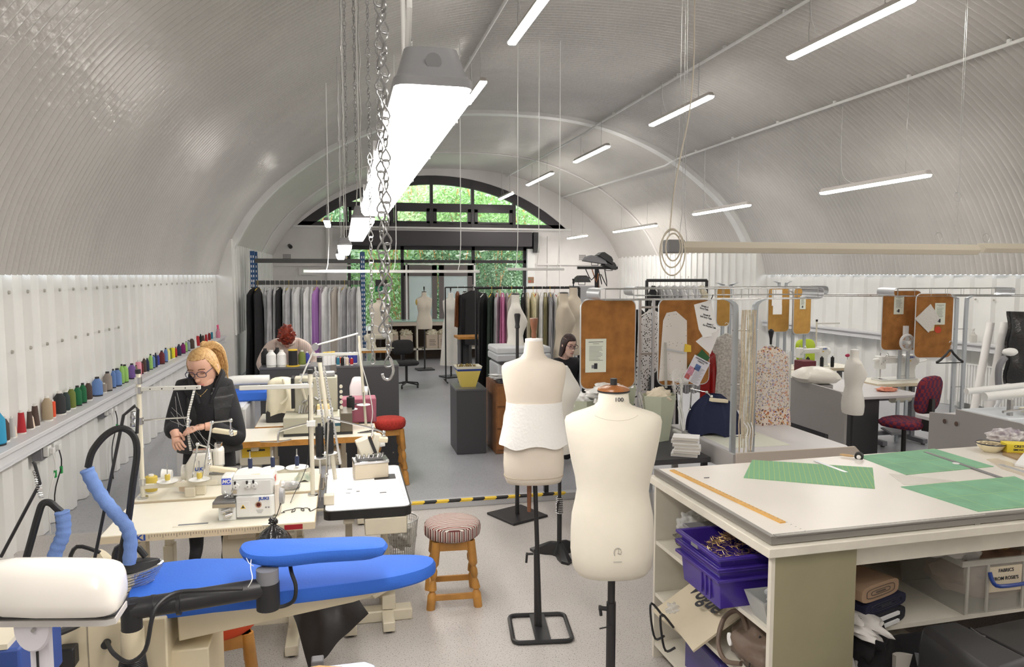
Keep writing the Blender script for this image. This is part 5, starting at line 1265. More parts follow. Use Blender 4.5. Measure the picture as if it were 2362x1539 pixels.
# forms behind
q = atz(1290, 1278, 0); fC = dress_form((q.x-.0, q.y, 0), R(60), FEM[:-2], canvas2, 'white dress form on a black star shaped foot behind the wadded one', 'star', 'none', zs=.88, base_off=(0, 0))
b = MB()
for i in range(9): b.tube([(.024*math.cos(a_), .024*math.sin(a_), .32+i*.014) for a_ in [2*math.pi*j/12 for j in range(12)]], .004, 5, True)
b.build('spring', steel, fC)
q = atz(1193, 1190, 0); fD = dress_form((q.x, q.y, 0), R(80), FEM[:-2], canvas2, 'dress form mostly hidden behind the wadded one, on a square black foot', 'square', 'none', zs=.8)
for c in fD.children:
    if c.name.startswith('base'): c.rotation_euler.z = R(35)
MB().lathe([(.014, 1.2), (.014, 1.64), (.022, 1.65), (.018, 1.68), (.028, 1.76), (.022, 1.77)], n=14).build('top_rod', blackp, fD)
def far_form(px, py, Y, rz, secs, m, label, base, cap, zs=1, sc=1, fin=None):
    a = aty(px, py, Y); return dress_form((a.x, Y, 0), rz, secs, m, label, base, cap, zs=zs, sc=sc, finial=fin)
far_form(1189, 760, 8.8, R(85), FEM, canvas2, 'white dress form in profile before the rack, beside the pole with a black finial', 'square', 'black', zs=1.08, sc=1.0)
far_form(1300, 780, 8.6, R(80), FEM, linen, 'beige dress form in profile behind the dark haired woman', 'square', 'black', zs=1.09)
far_form(1322, 770, 9.6, R(50), FEM, linen, 'beige dress form turned away, right of the profile one at the rack', 'square', 'black', zs=1.12, sc=1.05, fin='black')
f1 = far_form(979, 760, 16.3, R(5), FEM, mat('pale_linen', (.68, .62, .52), .85), 'beige dress form with a yellow arm patch before the pale doors', 'square', 'black', zs=1.0, fin='black')
MB().blob((-.165, 0, 1.5), (.03, .045, .07), 0, sub=2).build('arm_patch', mat('mustard', (.6, .42, .1), .8), f1)
far_form(877, 760, 15.2, R(0), MALE, mat('pale_linen'), 'broad beige male dress form behind the hanging chains', 'square', 'wood', zs=1.0, sc=1.05)
f2 = far_form(1040, 760, 15.0, R(20), FEM, canvas2, 'off white dress form with a pale cloth skirt before the dark coats', 'square', 'white', zs=1.0, fin='black')
MB().sheet(lambda u, v: ((.17+.05*v)*math.cos(6.283*u)*(1+.1*math.sin(30*u)*v), (.13+.06*v)*math.sin(6.283*u)*(1+.1*math.sin(30*u)*v), 1.0-.75*v), 60, 8, .003).build('skirt', canvas2, f2, ang=70)
# ================================================================ the cutting table and what lies on and in it
ZC = 1.05; tA = atz(1780, 1240, ZC); TX, TY = tA.x, tA.y; TRZ = R(1.5)
t = thing('cutting_table', 'large white topped cutting table with open shelves at its left end', 'table', (TX, TY, 0), TRZ)
D_, L_ = 1.075, 2.9
edg = mat('edge_worn', (.82, .78, .68), .5, var=.08, vs=9)
MB().b2((0, 0, ZC-.03), (L_, D_, ZC)).build('tabletop', mat('table_laminate', (.86, .82, .76), .3, var=.03, vs=2), t, bev=.002)
b = MB(); b.b2((-.03, -.03, ZC-.075), (L_, D_+.02, ZC-.035)); b.build('lower_top', edg, t, bev=.004)
mr = mat('metal_rule', (.33, .32, .3), .35, .6)
b = MB(); b.b2((0.02, -.004, ZC-.006), (L_, .022, ZC+.004)); b.b2((-.004, -.004, ZC-.03), (L_, .0, ZC-.002)); rl = b.build('front_rule', mr, t)
b = MB(); b.b2((-.004, 0, ZC-.03), (.0, D_, ZC+.003)); b.b2((0, 0, ZC-.002), (.018, D_, ZC+.003)); b.build('side_rule', mr, t)
b = MB()
for i in range(170): b.b2((.05+i*.006, .004, ZC+.004), (.0515+i*.006, .004+(.013 if i % 5 == 0 else .007), ZC+.0046))
b.build('rule_marks', mat('rule_print', (.75, .72, .65), .5), rl)
MB().b2((1.0, -.004, ZC-.045), (1.03, .0, ZC-.03)).build('bracket', mr, t)
MB().b2((.42, .03, ZC-.17), (L_, .05, ZC-.075)).build('apron', edg, t)
ol = mat('olive_panel', (.34, .31, .2), .6, var=.06, vs=5); wp = mat('shelf_white', (.8, .76, .66), .45, var=.08, vs=6)
MB().b2((.02, .0, 0), (.405, .02, ZC-.075)).build('end_panel', ol, t)
MB().b2((.003, .0, 0), (.02, .022, ZC-.075)).build('post', wp, t)
MB().b2((.0, D_-.02, 0), (.405, D_, ZC-.075)).build('end_panel', wp, t)
MB().b2((.39, .02, 0), (.405, D_-.02, ZC-.075)).build('back_panel', wp, t)
ZS1, ZS2 = .66, .37
for z in (ZS1, ZS2, .09): MB().b2((.004, .021, z-.02), (.39, D_-.02, z)).build('shelf', wp, t)
MB().b2((.405, .0, .0), (L_, D_-.3, .05)).build('plinth', dgrey, t)
MB().b2((.405, .12, .52), (L_, D_, .54)).build('shelf', wp, t)
MB().b2((L_-.02, 0, 0), (L_, D_, ZC-.075)).build('end_panel', ol, t)
MB().b2((.41, D_-.02, 0), (L_-.02, D_, ZC-.08)).build('back_panel', mat('shade_brown', (.1, .07, .05), .7), t)  # dark panel added to close the view and darken the space under the table
def tp(px, py, z=ZC): return atz(px, py, z)
def flat_poly(name, pix, z, th, m, lab, cat, m_par=None, bev=0):
    P_ = [tp(*p, z) for p in pix]; c = sum(P_, Vector())/len(P_); c.z = z
    e = (P_[1]-P_[0]); rz = math.atan2(e.y, e.x); Q = Matrix.Rotation(-rz, 3, 'Z'); L = [Q @ (p-c) for p in P_]
    b = MB(); b.prism([(p.x, p.y) for p in L], 0, th); return solo(b, name, m, lab, cat, loc=c, rz=rz, bev=bev)
gm = grid_mat('green_mat', (.2, .46, .27), (.6, .66, .12), .0254, .06, .7)
gm2 = grid_mat('green_mat_worn', (.24, .52, .32), (.42, .62, .2), .2, .012, .7, var=.1)
flat_poly('cutting_mat', [(1715, 1103), (2018, 1128), (2013, 1080), (1735, 1062)], ZC, .003, gm, 'green cutting mat with yellow grid, leftmost of the three on the table', 'cutting mat')
flat_poly('cutting_mat', [(2090, 1096), (2292, 1077), (2155, 1036), (1978, 1053)], ZC, .003, gm2, 'green cutting mat at the back of the table under a long steel ruler', 'cutting mat')
flat_poly('cutting_mat', [(2256, 1181), (2480, 1160), (2340, 1100), (2078, 1124)], ZC, .003, gm2, 'green cutting mat at the front right of the table', 'cutting mat')
flat_poly('tracing_sheet', [(2086, 1119), (2210, 1112), (2120, 1100), (2050, 1093)], ZC, .002, mat('clear_sheet', (.75, .72, .66), .2), 'clear plastic sheet between the two large green mats', 'sheet')
def ruler(pa, pb, z, w_, th, m, lab, name='ruler'):
    a, c = tp(*pa, z), tp(*pb, z); d = c-a; b = MB(); b.b2((0, -w_/2, 0), (d.length, w_/2, th)); return solo(b, name, m, lab, 'ruler', loc=a, rz=math.atan2(d.y, d.x))
yr = mat('boxwood', (.75, .42, .1), .4, var=.12, vs=30)
o = ruler((1550, 1086), (1806, 1207), ZC, .028, .006, yr, 'long yellow wooden yardstick along the left edge of the table')
b = MB()
for i in range(36): b.b2((.03+i*.028, .006, .006), (.0315+i*.028, .013, .0065))
b.build('marks', ink, o)
ruler((2135, 1043), (2308, 1102), ZC+.003, .028, .002, mat('dull_steel', (.3, .3, .32), .35, .6), 'long dull steel ruler lying across the back green mat')
ruler((1880, 1063), (1952, 1090), ZC+.003, .022, .0015, alum, 'short steel ruler on the leftmost green mat')
ruler((2307, 1072), (2430, 1110), ZC+.001, .035, .002, alum, 'clear edged steel ruler at the right end of the table near the papers')
a = tp(2205, 1071); b = MB(); b.cyl((0, 0, 0.003), (0, 0, .006), .018, n=20); solo(b, 'tailors_chalk', paper, 'small round white chalk disc on the back green mat', 'chalk', loc=a)
a = tp(1630, 1103); b = MB(); b.b2((-.014, -.003, 0), (.014, .003, .004)); solo(b, 'pencil_stub', mgrey, 'tiny dark pencil stub on the bare left part of the table', 'pencil', loc=a)
# rotary cutter
a, c = tp(1935, 1053), tp(1990, 1060)
t = thing('rotary_cutter', 'wooden handled rotary cutter at the back edge of the table', 'cutter', a, math.atan2((c-a).y, (c-a).x))
L = (c-a).length; b = MB(); b.loft([[(x, y*w_, z*h_+.012) for y, z in ((-1, 0), (0, .9), (1, 0), (0, -.9))] for x, w_, h_ in ((0, .013, .01), (L*.3, .018, .014), (L*.7, .012, .01))]); b.build('handle', mat('pale_wood', (.7, .48, .25), .4), t, sub=1)
b = MB(); b.cyl((L*.85, -.012, .014), (L*.85, .006, .02), .024, n=24); b.build('guard', blackp, t); MB().cyl((L*.85, -.016, .014), (L*.85, -.012, .014), .012, n=20).build('blade', chrome, t)
# bowl of pins, boxes, papers on the right
a = tp(2284, 1042)
t = thing('bowl', 'cream enamel bowl with dark rim full of pins', 'bowl', a)
MB().lathe([(.035, 0), (.04, .002), (.065, .025), (.078, .05), (.072, .05), (.058, .026), (.03, .008)], n=36).build('bowl_body', mat('enamel_cream', (.85, .75, .5), .15, coat=.6), t)
MB().tube([(.077*math.cos(a_), .077*math.sin(a_), .051) for a_ in [2*math.pi*i/40 for i in range(40)]], .003, 6, True).build('rim', mat('navy_rim', (.01, .015, .05), .2), t)
b = MB(); rnd = random.Random(5)
for i in range(240):
    r_ = .066*math.sqrt(rnd.random()); a_ = rnd.random()*6.28; g = rnd.random()*6.28; x, y = r_*math.cos(a_), r_*math.sin(a_); z = .042+.006*rnd.random()
    b.cyl((x, y, z), (x+.016*math.cos(g), y+.016*math.sin(g), z+rnd.uniform(-.003, .004)), .0007, n=4)
o = b.build('pins', mat('pin_brass', (.5, .42, .3), .3, .8), t); o['kind'] = 'stuff'
a = tp(2345, 1048); t = thing('chalk_box', 'yellow box lettered in black on the table behind the bowl', 'box', (a.x+.02, a.y+.02, ZC), R(-24))
MB().b2((-.07, -.045, .012), (.12, .045, .062)).build('carton', mat('carton_yellow', (.85, .68, .05), .55), t, bev=.002)
MB().b2((-.072, -.048, 0), (.122, .048, .012)).build('tray', mat('carton_tray', (.6, .35, .1), .6), t)
letters('CRETA', .02, ink, t, upright((.0, -.0458, .049)), bold=.0005, sx=1.1); letters('SMOVOLATILA', .017, ink, t, upright((.02, -.0458, .029)), bold=.0005)
a = tp(2335, 1022); t = thing('paper_bag', 'crumpled printed paper packet behind the yellow box', 'packet', (a.x, a.y+.05, ZC), R(-10))
MB().blob((0, 0, .035), (.11, .06, .045), .25, 3, 3, 8, squash=.75).build('packet', mat('printed_paper', (.8, .78, .78), .6, var=.8, vs=22, c2=(.25, .2, .25)), t)
a = tp(2302, 1030); b = MB(); b.b2((-.045, -.012, 0), (.045, .012, .016)); solo(b, 'holder', mat('bright_red', (.6, .02, .03), .4), 'small red holder beside the bowl of pins', 'holder', loc=a, bev=.004)
flat_poly('french_curve', [(2275, 1060), (2300, 1058), (2362, 1078), (2420, 1090), (2420, 1110), (2362, 1099), (2310, 1082)], ZC, .002, mat('clear_curve', (.7, .62, .5), .2), 'clear plastic pattern curve at the right end of the table', 'ruler')
flat_poly('paper_pad', [(2340, 1075), (2440, 1095), (2460, 1060), (2362, 1048)], ZC+.003, .012, paper, 'white paper pad at the right edge of the table', 'paper pad')
flat_poly('wood_strip', [(2312, 1050), (2362, 1068), (2375, 1060), (2325, 1044)], ZC, .01, mat('strip_brown', (.4, .28, .15), .6), 'brown strip of wood in front of the yellow box', 'strip')
# ---- shelves at the left end (world coordinates near x = TX)
def crate(z0, hgt, lab, fill=False, dx=-.14, y0=.15, w_=.40, d_=.38):
    t = thing('storage_crate', lab, 'crate', (TX+dx, TY+y0, z0), TRZ)
    pm = mat('purple_plastic', (.055, .028, .29), .25, coat=.3)
    def R4(k, z): return [(x, y, z) for x, y in ((.01*k, .01*k), (w_-.01*k, .01*k), (w_-.01*k, d_-.01*k), (.01*k, d_-.01*k))]
    b = MB(); b.loft([R4(2.6, 0), R4(1, hgt), R4(1.6, hgt), R4(3, .012)], cap=False); b.loft([R4(2.6, 0), R4(2.6, .012)]); b.build('tub', pm, t, bev=.004)
    b = MB(); 
    for k in (hgt, hgt-.05): b.loft([R4(-.6, k-.012), R4(-.6, k), R4(1.1, k), R4(1.1, k-.012)], cap=False)
    b.build('rim', pm, t, bev=.002)
    for k in (.1, .2, .3): 
        MB().b2((.013, d_*k+.05, .02), (.02, d_*k+.06, hgt-.05)).build('rib', pm, t)
    return t
cw, cd = .46, .38
c1 = crate(ZS1+.0, .19, 'deep purple plastic crate on the upper side shelf, sticking out', dx=-.12, y0=.2)
c2_ = crate(ZS1+.145, .09, 'shallow purple crate filled with brass pins, stacked on the deep one', dx=-.12, y0=.2)
rnd = random.Random(9); b = MB()
for i in range(650):
    r_ = rnd.random()**.5; a_ = rnd.random()*6.28; x, y = .2+.14*r_*math.cos(a_), .19+.14*r_*math.sin(a_); z = .02+.085*(1-r_*r_)+.01*rnd.random(); g = rnd.random()*6.28
    b.cyl((x, y, z), (x+.026*math.cos(g), y+.026*math.sin(g), z+rnd.uniform(-.01, .012)), .0009, n=4)
o = b.build('pin_heap', mat('pin_gold', (.55, .38, .16), .3, .8), c2_); o['kind'] = 'stuff'
MB().b2((-.008, .17, .07), (.0, .23, .085)).build('latch', mgrey, c2_)
t = thing('storage_tub', 'cream lidded tub on the upper side shelf behind the purple crates', 'tub', (TX+.1, TY+.72, ZS1), TRZ)
MB().b2((-.09, -.06, 0), (.1, .06, .17)).build('tub', wp, t, bev=.006); MB().b2((-.1, -.07, .17), (.11, .07, .185)).build('lid', mgrey, t, bev=.004)
t = thing('pin_bag', 'clear bag of grey pins at the far end of the upper side shelf', 'bag', (TX+.12, TY+.93, ZS1), 0)
MB().blob((0, 0, .045), (.085, .075, .045), .2, 4, 3, 2, squash=.95).build('pins', mat('grey_pins', (.3, .28, .26), .35, .7, var=.7, vs=120, bump=1, bs=150), t)
MB().blob((.0, 0, .12), (.07, .05, .07), .35, 3, 3, 4).build('film', plastic, t)
# tote bag with lettering, lying over the middle shelf
t = thing('tote_bag', 'flat cream tote bag lettered in black script, hanging over the middle shelf', 'bag', (TX-.02, TY+.62, ZS2), 0)
def totef(u, v): return (-.1+.38*v, -.2+.45*u-.05*v, .035+.22*v*(1)+.015*math.sin(u*5+v*2)-.03*(1-v))
MB().sheet(totef, 16, 12, .012).build('bag', mat('tote_cream', (.68, .6, .45), .8, var=.06, vs=6), t, ang=60)
Mt = Matrix.Translation((.075, .0, .155)) @ Matrix.Rotation(R(-30), 4, 'Y') @ Matrix.Rotation(R(90), 4, 'Z') @ Matrix.Rotation(R(180), 4, 'Z')
letters('Vogue', .13, ink, t, Mt, bold=.003, sx=.8, shear=.3)
for s_ in (0, .12):
    MB().tube([(-.1, .12-s_, .02), (-.16, .13-s_, .09), (-.17, .11-s_, .02), (-.15, .1-s_, -.08), (-.11, .08-s_, -.06)], .006, 6, sub=4).build('strap', blackp, t)
t = thing('plastic_wrap', 'crumpled clear packet under the tote bag straps', 'packet', (TX-.03, TY+.78, ZS2)); MB().blob((0, 0, .02), (.05, .07, .035), .4, 4, 3, 3).build('film', plastic, t)
# handbag
t = thing('handbag', 'taupe leather handbag with looped strap on the middle side shelf', 'bag', (TX+.13, TY+.22, ZS2), R(-10))
hb = mat('taupe_leather', (.17, .12, .09), .5, bump=.25, bs=40, var=.15, vs=10)
MB().blob((0, .0, .1), (.13, .19, .12), .18, 2.2, 3, 6, squash=.82).build('body', hb, t)
MB().tube([(-.13, -.05, .05), (-.17, .04, .02), (-.17, .13, .06), (-.13, .17, .15), (-.08, .13, .2), (-.08, .02, .16), (-.12, -.05, .06)], .011, 8, sub=5).build('strap', hb, t)
b = MB(); b.cyl((-.135, .07, .1), (-.142, .07, .1), .028, n=24); b.build('security_tag', paper, t)
MB().tube([(-.11, -.08, .02), (-.1, -.09, .1), (-.06, -.08, .19)], .004, 6, sub=3).build('zip', dark, t)
t = thing('plastic_tray', 'grey plastic tray at the near end of the upper side shelf', 'tray', (TX+.02, TY+.03, ZS1-.0), 0)
b = MB(); b.loft([[(-.0, .0, 0), (.15, .0, 0), (.15, .12, 0), (-.0, .12, 0)], [(-.03, -.0, .1), (.17, -.0, .1), (.17, .15, .1), (-.03, .15, .1)], [(-.02, .01, .1), (.16, .01, .1), (.16, .14, .1), (-.02, .14, .1)], [(.01, .01, .01), (.14, .01, .01), (.14, .11, .01), (.01, .11, .01)]]); b.build('tray', mat('tray_pale', (.42, .43, .42), .4), t)
MB().blob((.07, .07, .1), (.04, .04, .035), .3, 3, 3, 1).build('film', plastic, t)
t = thing('storage_crate', 'dark purple crate on the bottom side shelf behind the red lid', 'crate', (TX+.1, TY+.62, .09)); MB().b2((-.08, -.2, 0), (.26, .16, .2)).build('tub', mat('purple_dark', (.05, .04, .2), .35), t, bev=.01)
t = thing('round_tub', 'round tub with dark red lid on the bottom side shelf', 'tub', (TX+.06, TY+.3, .09)); MB().cyl((0, 0, 0), (0, 0, .1), .085, .09, n=28).build('tub', white, t); MB().lathe([(.093, .1), (.095, .115), (.075, .118), (.07, .112)], n=30).build('lid', mat('lid_red', (.35, .04, .03), .35), t)
for i, (dy, lab) in enumerate(((.6, 'stack of pale paper folders on the bottom side shelf, far part'), (.25, 'pale flattened parcel on the bottom side shelf beside the red lid'))):
    b = MB(); b.box((0, 0, .006), (.16, .3, .012), rz=.1); solo(b, 'paper_stack', paper, lab, 'papers', loc=(TX-.02, TY+dy, .09+.0), rz=.05)
# ---- under the table to the right
def bolt(px, py, L, w_, th, m, lab, z, y, rz=0, x=None):
    a = aty(px, py, y); t = thing('fabric_bolt', lab, 'fabric', (a.x if x is None else x, y, z), rz)
    def ringf(k, r_): return [(w_/2*math.copysign(abs(math.cos(a_))**.5, math.cos(a_))*r_, k, th/2+th/2*math.copysign(abs(math.sin(a_))**.5, math.sin(a_))*r_) for a_ in [2*math.pi*i/20 for i in range(20)]]
    b = MB(); b.loft([ringf(0, 1), ringf(L, 1)]); b.build('fabric_roll', m, t)
    b = MB()
    for q in (.75, .5, .25): b.tube([(p[0], -.002, p[2]+(th/2)*(0)) for p in [(x_*1, 0, th/2+(z_-th/2)*q) for x_, _, z_ in ringf(0, q)]], .0012, 4, True)
    b.build('fold_line', dark, t)
    return t
sx0 = TX+.45
bk = mat('black_fabric', (.015, .015, .022), .85, bump=.3, bs=60)
tn = mat('tan_fabric', (.42, .28, .18), .75, var=.1, vs=6); wf = mat('white_fabric', (.62, .6, .58), .7, bump=.8, bs=14)
bolt(2000, 1400, .7, .3, .075, bk, 'black fabric bolt with white card core under the table, lowest of the pile', .54, TY+.13, R(18), x=TX+.66)
bolt(2000, 1400, .7, .3, .06, mat('navy_fabric', (.012, .012, .04), .85), 'navy fabric bolt between the tan and the black ones', .617, TY+.13, R(18), x=TX+.66)
bolt(2000, 1400, .8, .27, .075, tn, 'tan fabric bolt on top of the pile under the table', .68, TY+.12, R(18), x=TX+.62)

for z in (.556, .592):
    b = MB(); b.box((0, 0, 0), (.22, .01, .014)); solo(b, 'card_core', paper, 'white card end of the black bolt, %s of the two' % ('lower' if z < .57 else 'upper'), 'card', loc=(TX+.64, TY+.115, z), rz=R(18))
b = MB(); b.blob((0, .2, .04), (.1, .35, .045), .35, 3, 3, 12); solo(b, 'cloth_roll', wf, 'crumpled white cloth left of the tan fabric bolt under the table', 'cloth', loc=(TX+.5, TY+.12, .56))
b = MB(); b.sheet(lambda u, v: (-.12+.42*u, -.03-.05*v+.03*math.sin(u*11+v*2), .5-.5*v*(.6+.4*math.sin(u*3))+.03*math.sin(u*7)), 40, 20, .01); solo(b, 'garment_pile', blackf, 'black clothes spilling out below the fabric bolts', 'clothes', loc=(TX+.54, TY+.12, 0.03))
b = MB(); b.blob((0, 0, .14), (.09, .12, .14), .3, 2.5, 3, 21); solo(b, 'black_roll', blackf, 'folded black cloth roll at the left of the black clothes', 'cloth', loc=(TX+.55, TY+.16, .36))
b = MB(); b.sheet(lambda u, v: (.1*u+.02*math.sin(v*5), .01*math.sin(u*9), .3-.3*v), 10, 10, .006); solo(b, 'red_cloth', mat('red_scrap', (.5, .02, .02), .8), 'strip of red cloth hanging beside the olive panel', 'cloth', loc=(TX+.43, TY+.05, .05))
b = MB(); b.blob((0, 0, .05), (.05, .06, .1), .35, 3, 3, 31); solo(b, 'white_bundle', wf, 'white bundle tucked beside the olive panel', 'cloth', loc=(TX+.44, TY+.1, .3))
t = thing('cardboard_box', 'white box with black ribbon under the black clothes', 'box', (TX+.78, TY+.2, .1)); MB().b2((-.1, -.12, 0), (.12, .2, .33)).build('box', mat('box_white', (.7, .66, .6), .6), t); MB().tube([(0, -.13, .34), (.0, -.135, .2), (-.04, -.135, .02)], .012, 5, sub=3).build('ribbon', mgrey, t)
# clear storage box
bx = thing('storage_box', 'clear plastic storage box of cloth scraps with blue handles under the table', 'box', (TX+1.07, TY+.14, .54), 0)
cp = mat('box_plastic', (.7, .68, .62), .12, alpha=.3, spec=.9)
W4 = lambda i, z: [(i, i*.5, z), (.62-i, i*.5, z), (.62-i, .42-i, z), (i, .42-i, z)]
b = MB(); b.loft([W4(.025, 0), W4(0, .26), W4(.006, .26), W4(.03, .006)], cap=False); b.loft([W4(.025, 0), W4(.025, .006)]); b.build('tub', cp, bx)
b = MB(); b.loft([W4(-.012, .235), W4(-.012, .262), W4(.008, .262), W4(.008, .235)], cap=False); b.build('rim', mat('rim_plastic', (.62, .6, .54), .3, alpha=.75), bx)
b = MB()
for x in (.02, .13, .33, .44): b.b2((x, -.004, .01), (x+.012, .004, .25))
b.build('corner_rib', mat('rim_plastic'), bx)
MB().blob((.3, .2, .12), (.27, .18, .12), .12, 3, 3, 3, squash=.9).build('scraps', mat('scraps_pink', (.5, .33, .24), .9, var=.3, vs=14, bump=.5, bs=20), bx)
MB().tube([(.14, -.006, .2), (.145, -.02, .16), (.16, -.045, .148), (.3, -.05, .152), (.36, -.03, .16), (.37, -.008, .2)], .009, 8, sub=3).build('handle', mat('handle_blue', (.02, .06, .3), .3), bx)
MB().b2((.145, -.002, .1), (.325, .002, .22)).build('label', mat('label_card', (.75, .66, .5), .8), bx)
for i, s_ in enumerate(("FABRICS", "FROM ROSIE'S", 'DUN')): letters(s_, .023, ink, bx, upright((.235, -.003, .2-.038*i), 0), bold=.0003)
MB().b2((.35, -.002, .06), (.4, .002, .09)).build('small_label', paper, bx); MB().b2((.36, -.003, .072), (.39, -.002, .078)).build('label_print', ink, bx)
b = MB(); b.blob((0, 0, .05), (.13, .1, .07), .5, 2.5, 3, 14); solo(b, 'ochre_cloth', mat('ochre', (.4, .26, .07), .8, bump=.8, bs=12, var=.3, vs=8), 'ochre cloth heaped in the top of the storage box', 'cloth', loc=(TX+1.42, TY+.32, .79))
b = MB(); b.blob((0, 0, .04), (.13, .09, .06), .5, 2.5, 3, 16); solo(b, 'white_cloth', wf, 'white cloth hanging over the left rim of the storage box', 'cloth', loc=(TX+1.13, TY+.26, .79))
# black case in the bottom right corner
a = aty(2240, 1490, 2.2)
t = thing('machine_case', 'large matt black machine case in the bottom right corner', 'case', (a.x, a.y, 0)); cz = a.z
bm_ = mat('case_black', (.03, .03, .033), .42)
q = [aty(2118, 1440, 2.45), aty(2200, 1428, 2.5), aty(2380, 1520, 2.0), aty(2280, 1560, 1.95)]
q = [p-Vector((a.x, a.y, 0)) for p in q]
b = MB(); b.loft([[Vector((p.x, p.y, 0)) for p in q], [Vector((p.x, p.y, p.z-.09)) for p in q], [Vector((p.x*.97+.01, p.y*.97, p.z)) for p in q]]); b.build('case', bm_, t, bev=.025)
q2 = [aty(2240, 1450, 2.52), aty(2362, 1425, 2.6), aty(2460, 1450, 2.5), aty(2400, 1530, 2.0)]; q2 = [p-Vector((a.x, a.y, 0)) for p in q2]
b = MB(); b.loft([[Vector((p.x, p.y, p.z-.3)) for p in q2], [Vector((p.x, p.y, p.z)) for p in q2]]); b.build('tray', bm_, t, bev=.01)
e = aty(2262, 1470, 2.4)-Vector((a.x, a.y, 0)); MB().tube([e+Vector((-.04, .02, .03)), e+Vector((0, 0, .0)), e+Vector((.02, 0, -.005))], .01, 8).build('latch', dark, t)
# ================================================================ grey workstations on the right
mdf = mat('grey_mdf', (.42, .405, .4), .55); mdft = mat('bench_top', (.66, .65, .66), .35); cork = mat('cork', (.42, .18, .045), .9, var=.3, vs=10, bump=.2, bs=150); cork2 = mat('cork_pale', (.55, .31, .08), .9, var=.15, vs=12)
def notice(t, x, z, w_, h_, y=-.012, tint=(.74, .78, .68)):
    n = MB().b2((x, y-.001, z), (x+w_, y, z+h_)).build('notice', mat('notice_paper', tint, .7), t); b = MB(); rnd = random.Random(int(x*99))
    b.b2((x+w_*.15, y-.002, z+h_*.9), (x+w_*.85, y-.001, z+h_*.915)); b.b2((x+w_*.35, y-.002, z+h_*.85), (x+w_*.65, y-.001, z+h_*.86))
    for i in range(12):
        k = z+h_*(.77-i*.038); b.b2((x+w_*.18, y-.002, k), (x+w_*rnd.uniform(.6, .85), y-.001, k+h_*.008))
    b.b2((x+w_*.42, y-.002, z+h_*.1), (x+w_*.58, y-.001, z+h_*.27)); b.build('print', ink, n)
    MB().b2((x+w_*.3, y-.002, z+h_*.12), (x+w_*.42, y-.0012, z+h_*.22)).build('print', mgrey, n)
def corkboard(x0, x1, z0, z1, y, rz, lab, m=cork, note=None, group='cork boards on the workstations'):
    w_, h_ = x1-x0, z1-z0; t = thing('cork_board', lab, 'cork board', ((x0+x1)/2, y, z0), rz, group)
    def rr(w2, h2, ins, r_): 
        out = []
        for cx, cz, a0 in ((w2/2-r_-ins, h2-r_-ins, 0), (-w2/2+r_+ins, h2-r_-ins, 90), (-w2/2+r_+ins, r_+ins, 180), (w2/2-r_-ins, r_+ins, 270)):
            for i in range(5): a_ = R(a0+22.5*i); out.append((cx+r_*math.cos(a_), cz+r_*math.sin(a_)))
        return out
    b = MB(); b.loft([[(x, -.008, z) for x, z in rr(w_, h_, .003, .06)], [(x, .008, z) for x, z in rr(w_, h_, .003, .06)]]); b.build('board', m, t)
    b = MB(); b.tube([(x, 0, z) for x, z in rr(w_, h_, 0, .06)], .007, 6, True); b.build('frame', alum, t)
    if note: notice(t, *note)
    return t
def tray(x0, x1, y, z, w_, lab, rz=0):
    t = thing('cable_tray', lab, 'cable tray', ((x0+x1)/2, y, z), rz, 'wire trays over the workstations'); l = (x1-x0)/2
    b = MB()
    for dy in (-w_/2, 0, w_/2): b.cyl((-l, dy, 0), (l, dy, 0), .004, n=6)
    for dy in (-w_/2, w_/2): b.cyl((-l, dy, .09), (l, dy, .09), .004, n=6)
    n = int(l*2/.22)
    for i in range(n+1):
        x = -l+2*l*i/n; b.tube([(x, -w_/2, .09), (x, -w_/2, 0), (x, w_/2, 0), (x, w_/2, .09)], .0032, 5)
    b.build('wires', galv, t)
    for s_ in (-1, 1):
        P_ = [Vector((s_*(l+dx), 0, z_)) for dx, z_ in ((0, .1), (.045, .09), (.06, .05), (.045, .01), (0, -.002))]; P_ = smooth(P_, 4)
        b = MB(); b.loft([[(p.x, -w_/2-.005, p.z), (p.x, w_/2+.005, p.z), (p.x-s_*.004, w_/2+.005, p.z-.002), (p.x-s_*.004, -w_/2-.005, p.z-.002)] for p in P_]); b.build('end_plate', alum, t)
    return t
def posts(x, y, z0, z1, gap, lab, curve=.12):
    t = thing('upright_pair', lab, 'post', (x, y, z0), 0, 'paired aluminium posts of the workstations')
    for s_ in (-1, 1):
        h_ = z1-z0; P_ = smooth([Vector((s_*gap/2, 0, 0)), Vector((s_*gap/2, 0, h_*.5)), Vector((s_*gap/2, 0, h_-curve)), Vector((s_*(gap/2+.02), 0, h_-.03)), Vector((s_*(gap/2+.09), 0, h_))], 4)
        b = MB(); b.loft([[(p.x-.02, -.012, p.z), (p.x+.02, -.012, p.z), (p.x+.02, .012, p.z), (p.x-.02, .012, p.z)] for p in P_]); b.build('post', mat('post_alu', (.5, .54, .58), .35, .5), t)
    for k in (.12, .45, .8): MB().cyl((-gap/2-.02, -.0, (z1-z0)*k), (gap/2+.03, 0, (z1-z0)*k), .005).build('tie_bolt', steel, t)
    return t
